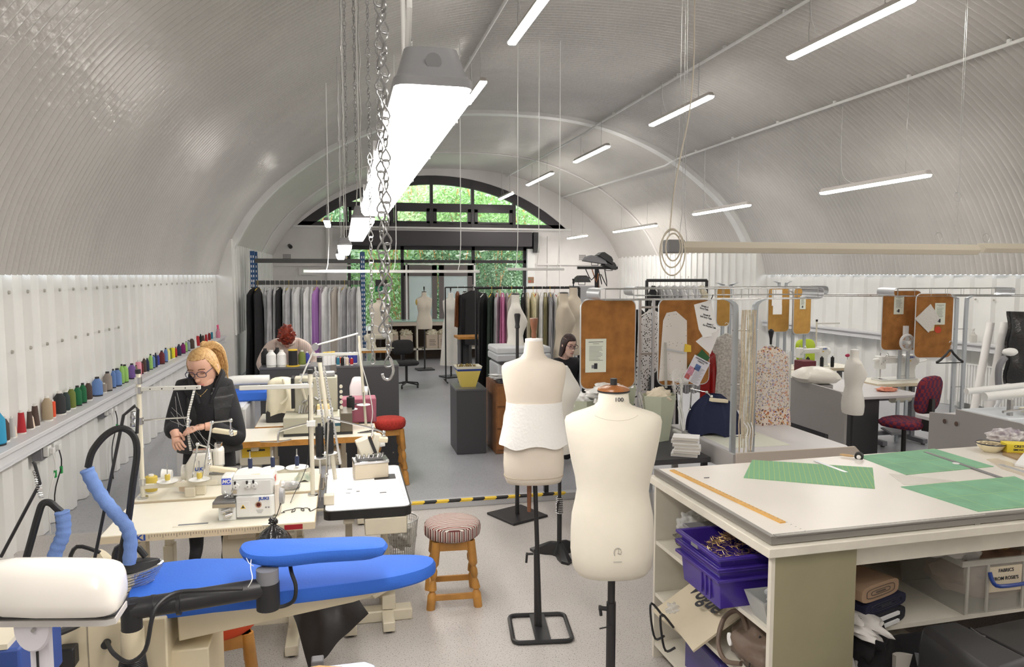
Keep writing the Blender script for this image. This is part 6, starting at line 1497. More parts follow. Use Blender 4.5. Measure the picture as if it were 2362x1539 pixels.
# workstation 1
w1x0, w1x1, w1y0, w1y1 = 2.80, 3.85, 4.84, 6.05
t = thing('workbench', 'grey workbench with raised edge board behind the cutting table', 'workbench', (w1x0, w1y0, 0))
def rbench(t, w_, d_, z, lip=True):
    pts = [(0, 0), (w_-.15, 0), (w_-.04, .04), (w_, .15), (w_, d_), (0, d_)]
    MB().prism(pts, z-.03, z).build('benchtop', mdft, t, bev=.003)
    MB().b2((-.02, 0, z-.12), (0, d_, z+.02)).build('side_board', mdf, t)
    if lip: b = MB(); b.loft([[(0, -.018, z-.14), (0, 0, z-.14), (0, 0, z+.03), (0, -.018, z+.03)], [(w_-.05, -.018, z-.14), (w_-.05, 0, z-.14), (w_-.05, 0, z+.03), (w_-.05, -.018, z+.03)], [(w_, -.018, z-.14), (w_, 0, z-.14), (w_, 0, z-.02), (w_, -.018, z-.02)]]); b.build('front_board', mat('lip_board', (.6, .53, .46), .5), t)
    for x, y in ((.05, .05), (w_-.08, .1), (.05, d_-.08), (w_-.08, d_-.08)): MB().b2((x, y, 0), (x+.04, y+.04, z-.03)).build('leg', mdf, t)
rbench(t, w1x1-w1x0, w1y1-w1y0, ZT)
MB().b2((.1, .25, ZT), (.62, 1.1, ZT+.004)).build('inset_board', mat('cream_board', (.75, .76, .66), .5), t)
px_ = aty(1702, 700, 4.9).x; px2 = aty(1738, 700, 4.95).x
posts((px_+px2)/2, 4.93, ZT, aty(1702, 690, 4.93).z, px2-px_, 'pair of aluminium posts hung with beaded ribbons on the near workbench')
posts(aty(1797, 700, 10.3).x, 10.215, 0, 2.0, .12, 'pair of aluminium posts behind the pale board with pinned papers'); posts(aty(1668, 700, 8.5).x, 8.415, 0, 2.0, .1, 'pair of aluminium posts behind the small yellow board')
# beaded ribbons between the posts
t = thing('beaded_ribbons', 'bundle of beaded cream ribbons hanging between the near pair of posts', 'ribbons', ((px_+px2)/2+.0, 4.88, ZT))
rb = spots('beads', (.7, .6, .45), [(.02, .015, .01), (.45, .15, .05)], 260, .25); rb2 = mat('cream_ribbon', (.75, .68, .52), .7, var=.3, vs=40); rnd = random.Random(3)
zt_ = aty(1720, 715, 4.88).z-ZT
for i in range(9):
    x = -.05+.0125*i; z1 = rnd.uniform(-.02, .15); k = rnd.uniform(0, 6)
    P_ = [(x+.004*math.sin(k+j), rnd.uniform(-.006, .006)-.002*i, zt_+(z1-zt_)*j/10) for j in range(11)]
    b = MB(); b.loft([[(p[0]-.005, p[1], p[2]), (p[0]+.005, p[1], p[2]), (p[0]+.005, p[1]+.002, p[2]), (p[0]-.005, p[1]+.002, p[2])] for p in smooth([Vector(p) for p in P_], 2)]); b.build('ribbon', rb if i in (0, 2, 7, 8) else rb2, t)
for i in range(3): MB().tube([(-.03+.03*i, -.02, .25), (.0+.02*i, -.03, .2), (-.02+.03*i, -.03, .12), (.0+.02*i, -.02, .04)], .004, 5, sub=3).build('ribbon_end', paper, t)
# trays and boards
tray(aty(1382, 680, 5.8).x, aty(1862, 680, 5.8).x, 5.8, aty(1600, 690, 5.8).z, .3, 'nearest wire cable tray above the brown cork boards')
tray(aty(1460, 665, 7.6).x, aty(1885, 665, 7.6).x, 7.6, aty(1700, 680, 7.6).z, .25, 'second wire cable tray behind the nearest one')
tray(aty(2052, 665, 7.6).x, aty(2310, 665, 7.6).x, 7.6, aty(2200, 682, 7.6).z, .28, 'wire cable tray above the black hanger at the right')
t = thing('cable_rail', 'long thin steel rails running to the right wall above the benches', 'rail', (6.8, 8.0, aty(2000, 682, 8).z)); b = MB()
for dz in (0, .02): b.cyl((-1.3, 0, dz), (2.7, 0, dz-.03), .006)
b.build('rail', galv, t)
def cb(p0, p1, Y, lab, m=cork, rz=0, note=None):
    a, c = aty(*p0, Y), aty(*p1, Y); return corkboard(a.x, c.x, c.z, a.z, Y, rz, lab, m, note)
B1 = cb((1340, 692), (1463, 893), 5.9, 'brown cork board with a single notice at its lower left', note=(-.205, .14, .185, .285))
B2 = cb((1520, 690), (1634, 885), 5.95, 'brown cork board covered with a dotted pattern piece and papers')
B3 = cb((2040, 671), (2116, 806), 7.75, 'cork board with one notice, left of the fan', rz=R(-6), note=(-.11, .44, .13, .23))
B4 = cb((2119, 678), (2187, 824), 7.5, 'cork board with notice, red disc and clear packet, right of the fan', rz=R(-10), note=(0.0, .4, .13, .26))
cb((1773, 663), (1818, 765), 10.2, 'pale cork board with pinned papers seen behind the flowered dress', cork2)
B6 = cb((1832, 664), (1868, 770), 10.0, 'narrow pale cork board with a white notice, right of the flowered dress', cork2, note=(-.05, .38, .1, .2))
cb((1654, 660), (1682, 752), 8.4, 'small yellow cork board behind the hanging sample sheets', cork2)
for (pxa, pya, pxb, pyb, Y, ang_) in ((1778, 668, 1800, 705, 10.1, 10), (1780, 705, 1800, 725, 10.1, -10)):
    a, c = aty(pxa, pya, Y), aty(pxb, pyb, Y); b = MB(); b.b2((a.x, Y-.04, c.z), (c.x, Y-.035, a.z)); solo(b, 'pinned_note', paper, 'white note pinned on the pale cork board, %s' % ('upper' if ang_ > 0 else 'lower'), 'note')
# pattern piece and papers in front of board 2 (pinned, so parts of the board)
Yb = 5.93; o2 = Vector(B2.location)
def pin(pix, m, nm='pinned_paper', dy=-.014, par=B2, Y=Yb, th=.002):
    P_ = [aty(*p, Y)-Vector(par.location) for p in pix]; b = MB(); b.slab([(p.x, dy, p.z) for p in P_], (0, -th, 0)); return b.build(nm, m, par)
dots = spots('dotted_card', (.78, .74, .7), [(.1, .1, .1)], 38, .12)
pin([(1520, 880), (1530, 740), (1538, 722), (1560, 718), (1585, 740), (1585, 870), (1570, 882), (1540, 878)], dots, 'pattern_piece')
pin([(1580, 793), (1594, 797), (1594, 812), (1578, 812)], yel, 'yellow_note', -.02)
pin([(1535, 803), (1580, 812), (1578, 816), (1536, 808)], alum, 'metal_rule', -.024)
pin([(1531, 790), (1536, 790), (1538, 895), (1532, 895)], mat('grey_strip', (.45, .44, .4), .6), 'grey_strip', -.03)
pin([(1585, 845), (1618, 806), (1636, 825), (1600, 870)], mat('dark_green_card', (.03, .12, .04), .7), 'green_card', -.03)
pin([(2153, 702), (2171, 735), (2148, 768), (2121, 737)], mat('packet_film', (.72, .7, .66), .3, bump=.8, bs=40), 'packet', -.014, B4, 7.45, .012)
pin([(2140+7*math.cos(i*.6)+25, 761+8*math.sin(i*.6)) for i in range(10)], mat('red_disc', (.6, .06, .02), .5), 'red_disc', -.014, B4, 7.47)
pin([(2147, 750), (2158, 748), (2157, 763), (2146, 765)], mat('pale_note', (.8, .75, .5), .7), 'yellow_note', -.016, B4, 7.47)
# hanging sample sheets and the pink print, tied to the tray
t = thing('sample_sheets', 'white sample sheets with black type hanging in front of the cork board', 'papers', aty(1632, 770, 5.7)); os_ = Vector(t.location)
def hp(pix, m, nm, dy=0, Y=5.7):
    P_ = [aty(*p, Y)-os_ for p in pix]; b = MB(); b.slab([(p.x, dy, p.z) for p in P_], (0, .002, 0)); return b.build(nm, m, t)
hp([(1601, 703), (1640, 692), (1654, 765), (1620, 775), (1612, 760)], paper, 'sheet'); hp([(1606, 788), (1622, 776), (1664, 757), (1640, 818)], mat('paper_shade', (.8, .78, .78), .8), 'sheet', .01)
hp([(1618, 770), (1640, 766), (1642, 775), (1621, 779)], paper, 'sheet', -.005)
for i, (s_, px, py) in enumerate((('Sample A\nIvory Tulle', 1625, 710), ('Sample B\nSoft Ivory Tulle', 1629, 730), ('Sample C\nEco Recycled Tulle', 1637, 751))):
    p = aty(px, py, 5.7)-os_; letters(s_, .021 if i < 2 else .019, ink, t, Matrix.Translation((p.x, -.002, p.z)) @ Matrix.Rotation(R(15), 4, 'Y') @ Matrix.Rotation(R(90), 4, 'X'), bold=.0003, sx=.85)
MB().cyl((.0, 0, 0) if False else aty(1640, 692, 5.7)-os_, aty(1645, 680, 5.7)-os_, .004).build('clip', blackp, t)
a = aty(1607, 855, 5.6); t = thing('fabric_leaflet', 'tilted leaflet with pink and blue pictures hanging below the sample sheets', 'leaflet', a)
rt_ = Matrix.Rotation(R(28), 4, 'Y')
b = MB(); b.T = rt_; b.b2((-.08, 0, -.11), (.08, .002, .11)); b.build('sheet', mat('lilac_paper', (.7, .69, .76), .6), t)
for c_, q in (((.12, .2, .45), (-.03, .0, .02, .05)), ((.65, .3, .4), (-.075, -.06, -.02, .01)), ((.6, .15, .15), (-.075, -.1, -.03, -.06))):
    b = MB(); b.T = rt_; b.b2((q[0], -.002, q[1]), (q[2], -.0005, q[3])); b.build('picture', mat('pic_%d' % int(c_[0]*100), c_, .5, var=.4, vs=60), t)
b = MB(); b.T = rt_
for i in range(14): b.b2((-.01, -.002, .03-i*.01), (.065-.01*(i % 3), -.0005, .032-i*.01))
b.build('print', mgrey, t)
letters('HANDPAINTED\nFABRICS', .018, ink, t, rt_ @ Matrix.Translation((.0, -.0015, .085)) @ Matrix.Rotation(R(90), 4, 'X'))
# metal shelving frame between the two boards with garments behind
def rack(x0, x1, y, z, m, lab, name='garment_rail', feet=True, z0=0, r=.014):
    t = thing(name, lab, 'clothes rail', ((x0+x1)/2, y, z0)); l = (x1-x0)/2
    MB().cyl((-l, 0, z-z0), (l, 0, z-z0), r, n=10).build('rail', m, t)
    for s_ in (-1, 1):
        MB().cyl((s_*l, 0, .03), (s_*l, 0, z-z0), r, n=10).build('upright', m, t)
        if feet: MB().cyl((s_*l, -.25, .03), (s_*l, .25, .03), r).build('foot', m, t)
    return t
_gi = 0
def garment(x, y, ztop, zbot, w_, d_, m, lab, group, rz=0, hang=white, flare=1.25, tall=.06, plast=False, seed=0, hookup=.0):
    global _gi; _gi += 1; rnd = random.Random(_gi*13+seed)
    t = thing('hanging_garment', lab, 'garment', (x, y, zbot), rz, group); h_ = ztop-zbot; ph = rnd.uniform(0, 6)
    def f(u, v):
        a_ = u*2*math.pi; k = 1-v        # v=1 top
        ww = w_/2*(.16 if v > .99 else (.25+.75*min(1, (1-v)/.07)) if v > .93 else 1+(flare-1)*k); dd = d_/2*(.4 if v > .97 else .6+.5*k)
        fold = 1+.16*math.sin(7*a_+ph+2*k)*k**.5+.06*math.sin(13*a_+ph*2)
        return (ww*math.cos(a_)*fold, dd*math.sin(a_)*fold, h_*v+(.008*math.sin(5*a_) if v < .02 else 0))
    MB().sheet(f, 28, 12, .002).build('cloth', m, t, ang=75)
    b = MB(); b.tube([(-w_*.42, 0, h_-.06), (0, 0, h_), (w_*.42, 0, h_-.06)], .007, 6); b.tube([(0, 0, h_), (0, 0, h_+tall), (.015, 0, h_+tall+.03), (-.01, 0, h_+tall+.045), (-.02, 0, h_+tall+.03)], .003, 5, sub=2); b.build('hanger', hang, t)
    return t
cm = lambda n, c, **k: mat('garment_'+n, c, .8, bump=.35, bs=14, **k)
gw, gc, gk, ggy = cm('white', (.88, .88, .88), var=.12, vs=5), cm('cream', (.78, .72, .56), var=.12, vs=5), cm('black', (.016, .016, .018)), cm('grey', (.56, .56, .58), var=.2, vs=6)
pwrap = mat('wrapped_white', (.84, .84, .86), .25, bump=.6, bs=18, var=.2, vs=6, spec=.8)
# black garment rail behind the boards
Yr = 7.7; xa, xb = aty(1492, 650, Yr).x, aty(1630, 650, Yr).x; zr_ = aty(1560, 647, Yr).z
rack(xa, xb, Yr, zr_, dark, 'black garment rail behind the brown cork boards', r=.018)
names = [('black', gk), ('grey', ggy), ('white plastic wrapped', pwrap), ('pale grey', ggy), ('white wrapped', pwrap), ('white', gw), ('blue trimmed white', pwrap), ('cream', gc)]
for i, (nm, m) in enumerate(names):
    x = xa+.08+(xb-xa-.14)*i/7; pos = ['leftmost', 'second from left', 'third from left', 'fourth from left', 'fifth from left', 'sixth from left', 'seventh from left', 'rightmost'][i]
    garment(x, Yr, zr_-.06, zr_-1.25, .42, .09, m, f'{nm} garment on the black rail behind the cork boards, {pos}', 'garments on the rail behind the cork boards', rz=R(80), seed=i)
# shelving frame between boards
t = thing('shelving_frame', 'grey metal shelving frame between the two brown cork boards', 'shelving', ((aty(1492, 700, 6.6).x), 6.6, 0))
for dx in (-.07, .07, .3): MB().b2((dx-.012, -.012, 0), (dx+.012, .012, 1.86)).build('post', alum, t)
for z in (.9, 1.35, 1.8): MB().b2((-.08, -.01, z-.02), (.32, .01, z)).build('shelf_bar', galv, t)
gg = 'dark garments on the shelving frame'
for i in range(3): garment(aty(1478, 700, 6.9).x+.14*i, 6.95, 1.75-.6*(i == 2), .4, .4, .12, [gk, spots('dotted_white', (.75, .75, .75), [(.02, .02, .02)], 45, .33), gk][i], ['black garment left of the grey shelving frame', 'white garment with black spots behind the grey shelving frame', 'short black garment low behind the shelving frame'][i], gg, rz=R(30), seed=40+i)
garment(aty(1652, 850, 6.5).x, 6.5, aty(1650, 800, 6.5).z, .55, .34, .2, mat('red_gloss', (.3, .01, .01), .25, bump=.4, bs=10), 'glossy dark red garment in plastic right of the brown cork board', 'wrapped garments beside the boards', rz=R(20), flare=1.1)
garment(aty(1680, 850, 6.7).x, 6.8, aty(1680, 805, 6.8).z, .6, .3, .16, mat('navy_gloss', (.03, .02, .07), .3), 'dark purple garment behind the dark red one', 'wrapped garments beside the boards', rz=R(20), flare=1.1)
garment(aty(1665, 790, 6.35).x+.08, 6.4, aty(1665, 770, 6.4).z, .8, .24, .1, mat('lace', (.7, .68, .64), .4, bump=1, bs=60, var=.4, vs=50), 'white lace piece in plastic right of the dark red garment', 'wrapped garments beside the boards', rz=R(-20))
# navy cloth over a machine on workstation 1, with small lamp
b = MB(); b.sheet(lambda u, v: ((.2+.03*math.sin(9*u*6.28))*math.cos(u*6.283)*(1-.75*v**2.2), (.13+.02*math.sin(5*u*6.283))*math.sin(u*6.283)*(1-.75*v**2.2), .34*v**.8+.03*math.sin(3*u*6.283)*(1-v)), 50, 14, .004)
a = aty(1645, 985, 5.6); solo(b, 'machine_cover', mat('navy_cloth', (.015, .02, .06), .9), 'navy cloth draped over a sewing machine on the near workbench', 'cloth', loc=(a.x, 5.6, ZT-.0), rz=R(-30))
p0 = Vector((2.98, 5.72, ZT)); yy = 5.5
lamp_arm([p0+Vector((0, 0, .03)), aty(1592, 945, 5.7), aty(1595, 897, 5.6), aty(1630, 905, yy), aty(1641, 915, yy)], aty(1658, 924, yy), R(12), p0, 'small pale yellow machine lamp above the navy cloth', ln=.17)
a = aty(1560, 880, 5.75); t = thing('desk_fan', 'small white desk fan seen from the side below the dotted pattern piece', 'fan', (a.x, 5.75, ZT))
z = a.z-ZT; b = MB()
for i in range(16): a_ = 2*math.pi*i/16; b.tube([(-.03, 0, z), (-.01, .09*math.cos(a_), z+.09*math.sin(a_)), (.02, .1*math.cos(a_), z+.1*math.sin(a_)), (.05, 0, z)], .002, 4, sub=2)
b.build('cage', white, t); MB().cyl((.04, 0, z), (.1, 0, z), .03).build('motor', white, t); MB().cyl((.05, 0, 0), (.05, 0, z), .01).build('stand', white, t); MB().cyl((.05, 0, 0), (.05, 0, .015), .07).build('base', white, t)
# low dark table with pale green bags and books
lt = thing('low_table', 'low dark table carrying the pale green bins behind the large dress form', 'table', (2.3, 5.1, 0)); MB().b2((-.5, 0, .66), (.44, 1.5, .7)).build('tabletop', dgrey, lt)
for x, y in ((-.47, .03), (.4, .03), (-.47, 1.45), (.4, 1.45)): MB().b2((x-.02, y-.02, 0), (x+.02, y+.02, .66)).build('leg', dark, lt)
pg = mat('pale_green_plastic', (.56, .6, .47), .4, var=.06, vs=4)
def binf(px, Y, ztop, w_, lab, fillm, seed):
    a = aty(px, 900, Y); t = thing('hexagonal_bin', lab, 'bin', (a.x, Y, .7), R(20), 'pale green hexagonal bins'); h_ = ztop-.7
    H6 = lambda r_, z: [(r_*math.cos(R(60*i)), r_*.8*math.sin(R(60*i)), z) for i in range(6)]
    b = MB(); b.loft([H6(w_*.62, 0), H6(w_, h_), H6(w_*.97, h_), H6(w_*.6, .01)], cap=False); b.loft([H6(w_*.62, 0), H6(w_*.62, .01)]); b.build('bin_wall', pg, t)
    MB().blob((0, 0, h_-.04), (w_*.75, w_*.6, .09), .3, 3, 3, seed).build('contents', fillm, t)
    MB().tube([(w_*.8, -.1, h_-.05), (w_*.9, -.14, h_-.2), (w_*.8, -.16, h_-.3), (w_*.75, -.1, h_-.1)], .008, 6, sub=3).build('strap', white, t)
wrapf = mat('film_white', (.85, .85, .84), .15, bump=1, bs=18, spec=.9)
binf(1520, 5.75, 1.09, .17, 'pale green hexagonal bin of cream scraps, rightmost', mat('scraps_cream', (.78, .7, .55), .7, bump=.8, bs=20), 3)
binf(1430, 6.05, 1.12, .17, 'pale green hexagonal bin of plastic film, in the middle', wrapf, 4)
binf(1352, 5.9, 1.05, .17, 'pale green bin left of the wooden cap, overflowing with plastic', wrapf, 5)
t = thing('plastic_sack', 'clear sack of white wadding on top of the green bins', 'bag', aty(1400, 905, 5.75)); MB().blob((0, 0, 0), (.16, .12, .075), .35, 2.5, 4, 9).build('film', wrapf, t)
a = aty(1575, 1075, 5.25); rnd = random.Random(8)
for i in range(6):
    t = thing('book', ['lowest', 'second lowest', 'third from the bottom', 'third from the top', 'second from the top', 'topmost'][i]+' white book in the pile behind the cutting table', 'book', (a.x+rnd.uniform(-.01, .01), 5.2+rnd.uniform(-.01, .01), .7+i*.026), R(-28+rnd.uniform(-4, 4)), 'white books piled on the dark table')
    MB().b2((-.1, -.07, 0), (.1, .07, .025)).build('cover', paper, t, bev=.001); MB().b2((-.097, -.0715, .004), (.097, -.07, .021)).build('pages', mat('page_edge', (.6, .57, .52), .8), t)
# workstation 2: bench, black cabinet, JUKI table, chair
t = thing('workbench', 'grey workbench with sloping side board beyond the white dress form', 'workbench', (5.05, 6.95, 0))
MB().prism([(0, 0), (1.15, .0), (1.3, .1), (1.3, .5), (1.2, 1.3), (0, 1.3)], ZT-.03, ZT).build('benchtop', mdft, t, bev=.003)
b = MB(); b.loft([[(x, y, z) for y, z in ((-.4, 0), (-.4, .8), (-.32, .885), (1.0, .93), (1.0, .4), (-.15, .4), (-.15, 0))] for x in (-.03, 0)]); b.build('side_board', mdf, t)
MB().b2((.08, .05, 0), (.75, .7, ZT-.03)).build('cabinet', dgrey, t)
MB().b2((.78, .2, ZT-.09), (1.0, .5, ZT-.03)).build('drawer', mgrey, t)
t = table(6.28, 7.14, 7.62, 8.15, ZT+.02, 'cream JUKI sewing table at the right wall beyond the plaid chair', creamtop, mat('cream_edge'), lm=mgrey)
MB().b2((.26, -.002, ZT-.01), (.36, .001, ZT+.01)).build('red_plate', mat('red_plate'), t)
lockstitch((6.78, 7.92, ZT+.02), R(2), 'white JUKI lockstitch machine on the table at the right wall', scale=1.12)
lockstitch((6.6, 9.36, ZT+.02), R(2), 'white JUKI machine with black spools in front of the lime green chair')
table(6.05, 7.2, 9.1, 9.62, ZT+.02, 'far sewing table in front of the lime green chair', creamtop, mat('cream_edge'), lm=mgrey)
for i, px in enumerate((1887, 1920, 1945)): q = aty(px, 835, 8.9); thread_cone((q.x+.05, 9.2, ZT+.02), .16, .025, 'black', ['left', 'middle', 'right'][i]+' black thread cone by the far machine beside the pillow', TG, 'cyl')
def stand2(px, ytop, Y, zb, lab, l=.6):
    a = aty(px, ytop, Y); t = thing('thread_stand', lab, 'thread stand', (a.x, Y, zb)); h_ = a.z-zb
    MB().cyl((0, 0, 0), (0, 0, h_), .012).build('pole', machc, t); MB().cyl((0, 0, h_), (0, 0, h_+.03), .015).build('cap', blackp, t)
    MB().b2((0, -.01, h_-.04), (l, .01, h_-.02)).build('guide_bar', mat('bar_grey'), t); MB().cyl((0, 0, h_*.55), (l*.4, 0, h_*.53), .005).build('guide_rod', chrome, t)
stand2(1884, 742, 9.5, ZT+.02, 'thread stand with long bar behind the pillow', .38); stand2(2076, 740, 8.0, ZT+.02, 'thread stand between the cork board and the fan', -.2)
# pillow
a = atz(1880, 880, .9); t = thing('cushion', 'plump glossy white cushion resting on the grey side board', 'cushion', (5.2, 7.3, .875)); t.rotation_euler.z = R(-15); t.scale = (1.15,)*3; MB().b2((-.1, -.13, -.1), (.12, .13, .002)).build('support', mdf, t)
b = MB(); b.loft([[(.22*k*math.copysign(abs(math.cos(a_))**.6, math.cos(a_)), .2*k*math.copysign(abs(math.sin(a_))**.6, math.sin(a_)), z) for a_ in [2*math.pi*i/32 for i in range(32)]] for k, z in ((.3, .0), (.8, .02), (1, .065), (.85, .11), (.55, .15), (.2, .165))]); b.build('cushion', mat('satin_white', (.8, .77, .7), .35, bump=.8, bs=14), t, ang=80)
# task lamp with white bendy arm
t = thing('task_lamp', 'white gooseneck lamp arching over the machine at the right wall', 'lamp', (7.08, 8.05, ZT+.02)); o = Vector(t.location)
MB().tube([(0, 0, 0), (0, 0, .15), aty(2140, 830, 8)-o, aty(2110, 820, 7.95)-o, aty(2060, 822, 7.9)-o, aty(2035, 825, 7.9)-o], .009, 8, sub=4).build('gooseneck', white, t)
MB().blob(aty(2025, 830, 7.9)-o, (.07, .04, .025), 0, sub=2).build('shade', white, t)
# clip fan
a = aty(2091, 790, 7.62); t = thing('clip_fan', 'round white clip fan between the two right hand cork boards', 'fan', a)
b = MB()
for r_ in (.035, .05, .065, .08, .09): b.tube([(r_*math.cos(a_), -.03-.012*(1-r_/.1), r_*math.sin(a_)) for a_ in [2*math.pi*i/28 for i in range(28)]], .0016, 4, True)
for i in range(20): a_ = 2*math.pi*i/20; b.cyl((.02*math.cos(a_), -.042, .02*math.sin(a_)), (.09*math.cos(a_), -.03, .09*math.sin(a_)), .0013, n=4)
b.build('grille', white, t); b = MB(); b.tube([(.092*math.cos(a_), -.01, .092*math.sin(a_)) for a_ in [2*math.pi*i/32 for i in range(32)]], .016, 8, True); b.build('rim', mat('fan_white', (.7, .7, .7), .4), t)
b = MB()
for i in range(4):
    a_ = math.pi/2*i; b.blob((.045*math.cos(a_), -.012, .045*math.sin(a_)), (.03, .006, .03), 0, sub=2)
b.build('blades', mat('fan_blade', (.45, .45, .46), .4), t); MB().cyl((0, -.045, 0), (0, .04, 0), .022).build('hub', white, t)
MB().b2((-.025, 0, .08), (.025, .04, .2)).build('clip', mat('fan_white'), t)
# upright pair at right with black hanger
xh = (aty(2202, 800, 6.9).x+aty(2225, 800, 6.9).x)/2
posts(xh, 6.9, 0, aty(2202, 682, 6.9).z, .13, 'pair of aluminium posts behind the empty black hanger')
posts(aty(2090, 700, 7.85).x, 7.85, 0, aty(2090, 680, 7.85).z, .12, 'pair of aluminium posts behind the clip fan'); posts(aty(1850, 700, 10).x, 10.06, 0, aty(1850, 672, 9.7).z, .2, 'pair of aluminium posts at the narrow pale cork board')
a = aty(2191, 830, 6.83); t = thing('coat_hanger', 'empty black plastic coat hanger hooked on the aluminium posts', 'hanger', a+Vector((0, .0, 0)))
b = MB(); b.loft([[(x+dx, y, z+dz) for dx, y, dz in ((-.0, -.012, .015), (0, .012, .015), (0, .012, -.01), (0, -.012, -.01))] for x, z in ((-.175, -.03), (-.12, .0), (-.05, .06), (-.015, .1), (.015, .1), (.05, .06), (.12, 0), (.175, -.03))]); b.build('shoulder', blackp, t, bev=.004)
MB().cyl((-.17, 0, -.035), (.17, 0, -.035), .006).build('bar', blackp, t); MB().tube([(0, 0, .1), (0, 0, .15), (.02, .0, .18), (0, 0, .21), (-.02, 0, .19)], .0035, 6, sub=3).build('hook', galv, t)
# chair
def office_chair(loc, rz, m, lab, zs=.5, sc=1.0, backh=.42):
    t = thing('office_chair', lab, 'chair', loc, rz); t.scale = (sc,)*3
    def pad(cx, cy, cz, rx, ry, th, rot, n=28): 
        b = MB(); b.T = Matrix.Translation((cx, cy, cz)) @ rot
        b.loft([[(rx*k*math.copysign(abs(math.cos(a_))**.55, math.cos(a_)), ry*k*math.copysign(abs(math.sin(a_))**.55, math.sin(a_)), z) for a_ in [2*math.pi*i/n for i in range(n)]] for k, z in ((.9, -th/2), (1, -th*.2), (1, th*.2), (.88, th/2), (.4, th*.55))]); return b
    pad(0, 0, zs, .23, .22, .08, Matrix()).build('seat', m, t, ang=70)
    pad(0, .24, zs+.14+backh/2, .22, backh/2, .07, Matrix.Rotation(R(90-8), 4, 'X')).build('backrest', m, t, ang=70)
    MB().b2((-.03, .2, zs-.05), (.03, .3, zs+.3)).build('back_stem', blackp, t); MB().cyl((0, 0, .1), (0, 0, zs-.04), .025).build('gas_column', blackp, t)
    for i in range(5):
        a_ = 2*math.pi*i/5+.3; l = MB(); l.cyl((0, 0, .1), (.27*math.cos(a_), .27*math.sin(a_), .065), .02, .014); ft = l.build('base_spoke', blackp, t)
        MB().cyl((.27*math.cos(a_)-.012, .27*math.sin(a_), .028), (.27*math.cos(a_)+.012, .27*math.sin(a_), .028), .028, n=16).build('castor', blackp, ft)
    return t
pl = mat('plaid', (.16, .02, .035), .9); nt = pl.node_tree; bs_ = nt.nodes['Principled BSDF']; wv = nt.nodes.new('ShaderNodeTexChecker'); wv.inputs['Scale'].default_value = 24; wv.inputs[1].default_value = (.22, .02, .03, 1); wv.inputs[2].default_value = (.07, .015, .06, 1)
nt.links.new(nt.nodes.new('ShaderNodeTexCoord').outputs['Object'], wv.inputs['Vector']); nt.links.new(wv.outputs['Color'], bs_.inputs['Base Color'])
a = aty(2098, 965, 6.6); office_chair((a.x+.07, 6.75, 0), R(200), pl, 'office chair in maroon plaid at the right hand sewing table', .5, 1.0, .4)
a = aty(1915, 830, 10.0); office_chair((a.x, 10.3, 0), R(15), mat('lime_plastic', (.42, .55, .02), .5), 'lime green chair behind the far sewing machine', .5, 1.0, .42)
# magenta thing and pink scissors cloth
b = MB(); b.blob((0, 0, 0), (.03, .02, .02), .1, 2, 2); solo(b, 'pin_cushion', mat('magenta', (.4, .02, .08), .5), 'dark pink pin cushion on a stalk beside the white dress form neck', 'pin cushion', loc=aty(1955, 820, 7.4))
q = aty(1955, 820, 7.4); MB().cyl((.0, .0, -(q.z-ZT)), (0, 0, -.01), .004).build('stalk', steel, bpy.data.objects['pin_cushion'])
b = MB(); b.blob((0, 0, .02), (.12, .07, .025), .5, 4, 3, 2); solo(b, 'coral_scraps', mat('coral', (.75, .3, .2), .8), 'coral and orange cloth scraps beside the white dress form', 'cloth', loc=(6.1, 7.25, ZT))
# the small white dress form standing there
a = atz(1970, 1090, 0)
dress_form((aty(1968, 900, 6.4).x, 6.4, 0), R(75), FEM, canvas2, 'slim white dress form in profile before the black cabinet at the right', 'square', 'white', zs=.78, sc=.78)
# maroon box and wood tray by the pillow
t = thing('maroon_case', 'maroon case on the side bench left of the lime green chair', 'case', (aty(1857, 842, 8.6).x, 8.6, ZT+.02)); MB().b2((-.1, -.1, 0), (.1, .1, .19)).build('case', mat('maroon_box', (.13, .02, .03), .6), t, bev=.01)
tb2 = thing('side_bench', 'pale bench behind the cushion under the maroon case', 'bench', (5.85, 8.8, 0)); MB().b2((-.35, -.4, ZT-.01), (.5, .22, ZT+.02)).build('benchtop', creamtop, tb2)
for x, y in ((-.32, -.37), (.46, -.37), (-.32, .18), (.46, .18)): MB().b2((x-.02, y-.02, 0), (x+.02, y+.02, ZT-.01)).build('leg', mgrey, tb2)
# floral dress on stand
fd = thing('floral_dress', 'cream chiffon dress with orange and lilac flowers hanging beside the beaded ribbons', 'dress', (aty(1775, 900, 5.9).x, 5.9, .62))
fm = spots('floral', (.78, .68, .6), [(.62, .22, .1), (.4, .33, .55), (.1, .05, .05), (.6, .35, .1)], 26, .3)
zt2 = aty(1775, 800, 5.9).z-.62
def fdress(u, v):
    a_ = u*6.283; k = 1-v; ww = .165*(1+.25*k) if v < .9 else .165*(1-.7*((v-.9)/.1)**1.5); fold = 1+.1*math.sin(9*a_+k*3)*k**.4+.05*math.sin(17*a_)
    return (ww*math.cos(a_)*fold, .09*(.6+.5*k)*math.sin(a_)*fold, zt2*v+.03*math.sin(4*a_)*(v < .03))
MB().sheet(fdress, 60, 20, .002).build('dress', fm, fd, ang=75)
b = MB(); b.loft([[(x, y*.04, z) for y, z in ((-1, .0), (1, .0), (1, .02), (-1, .02))] for x in (-.02, .02)]); 
MB().lathe([(.01, 0), (.012, .05), (.026, .12), (.02, .13), (.006, .14)], (0, 0, zt2+.02), 12).build('stand_finial', blackp, fd)
MB().tube([(-.13, 0, zt2-.06), (0, 0, zt2+.02), (.13, 0, zt2-.06)], .008, 6).build('hanger', white, fd)
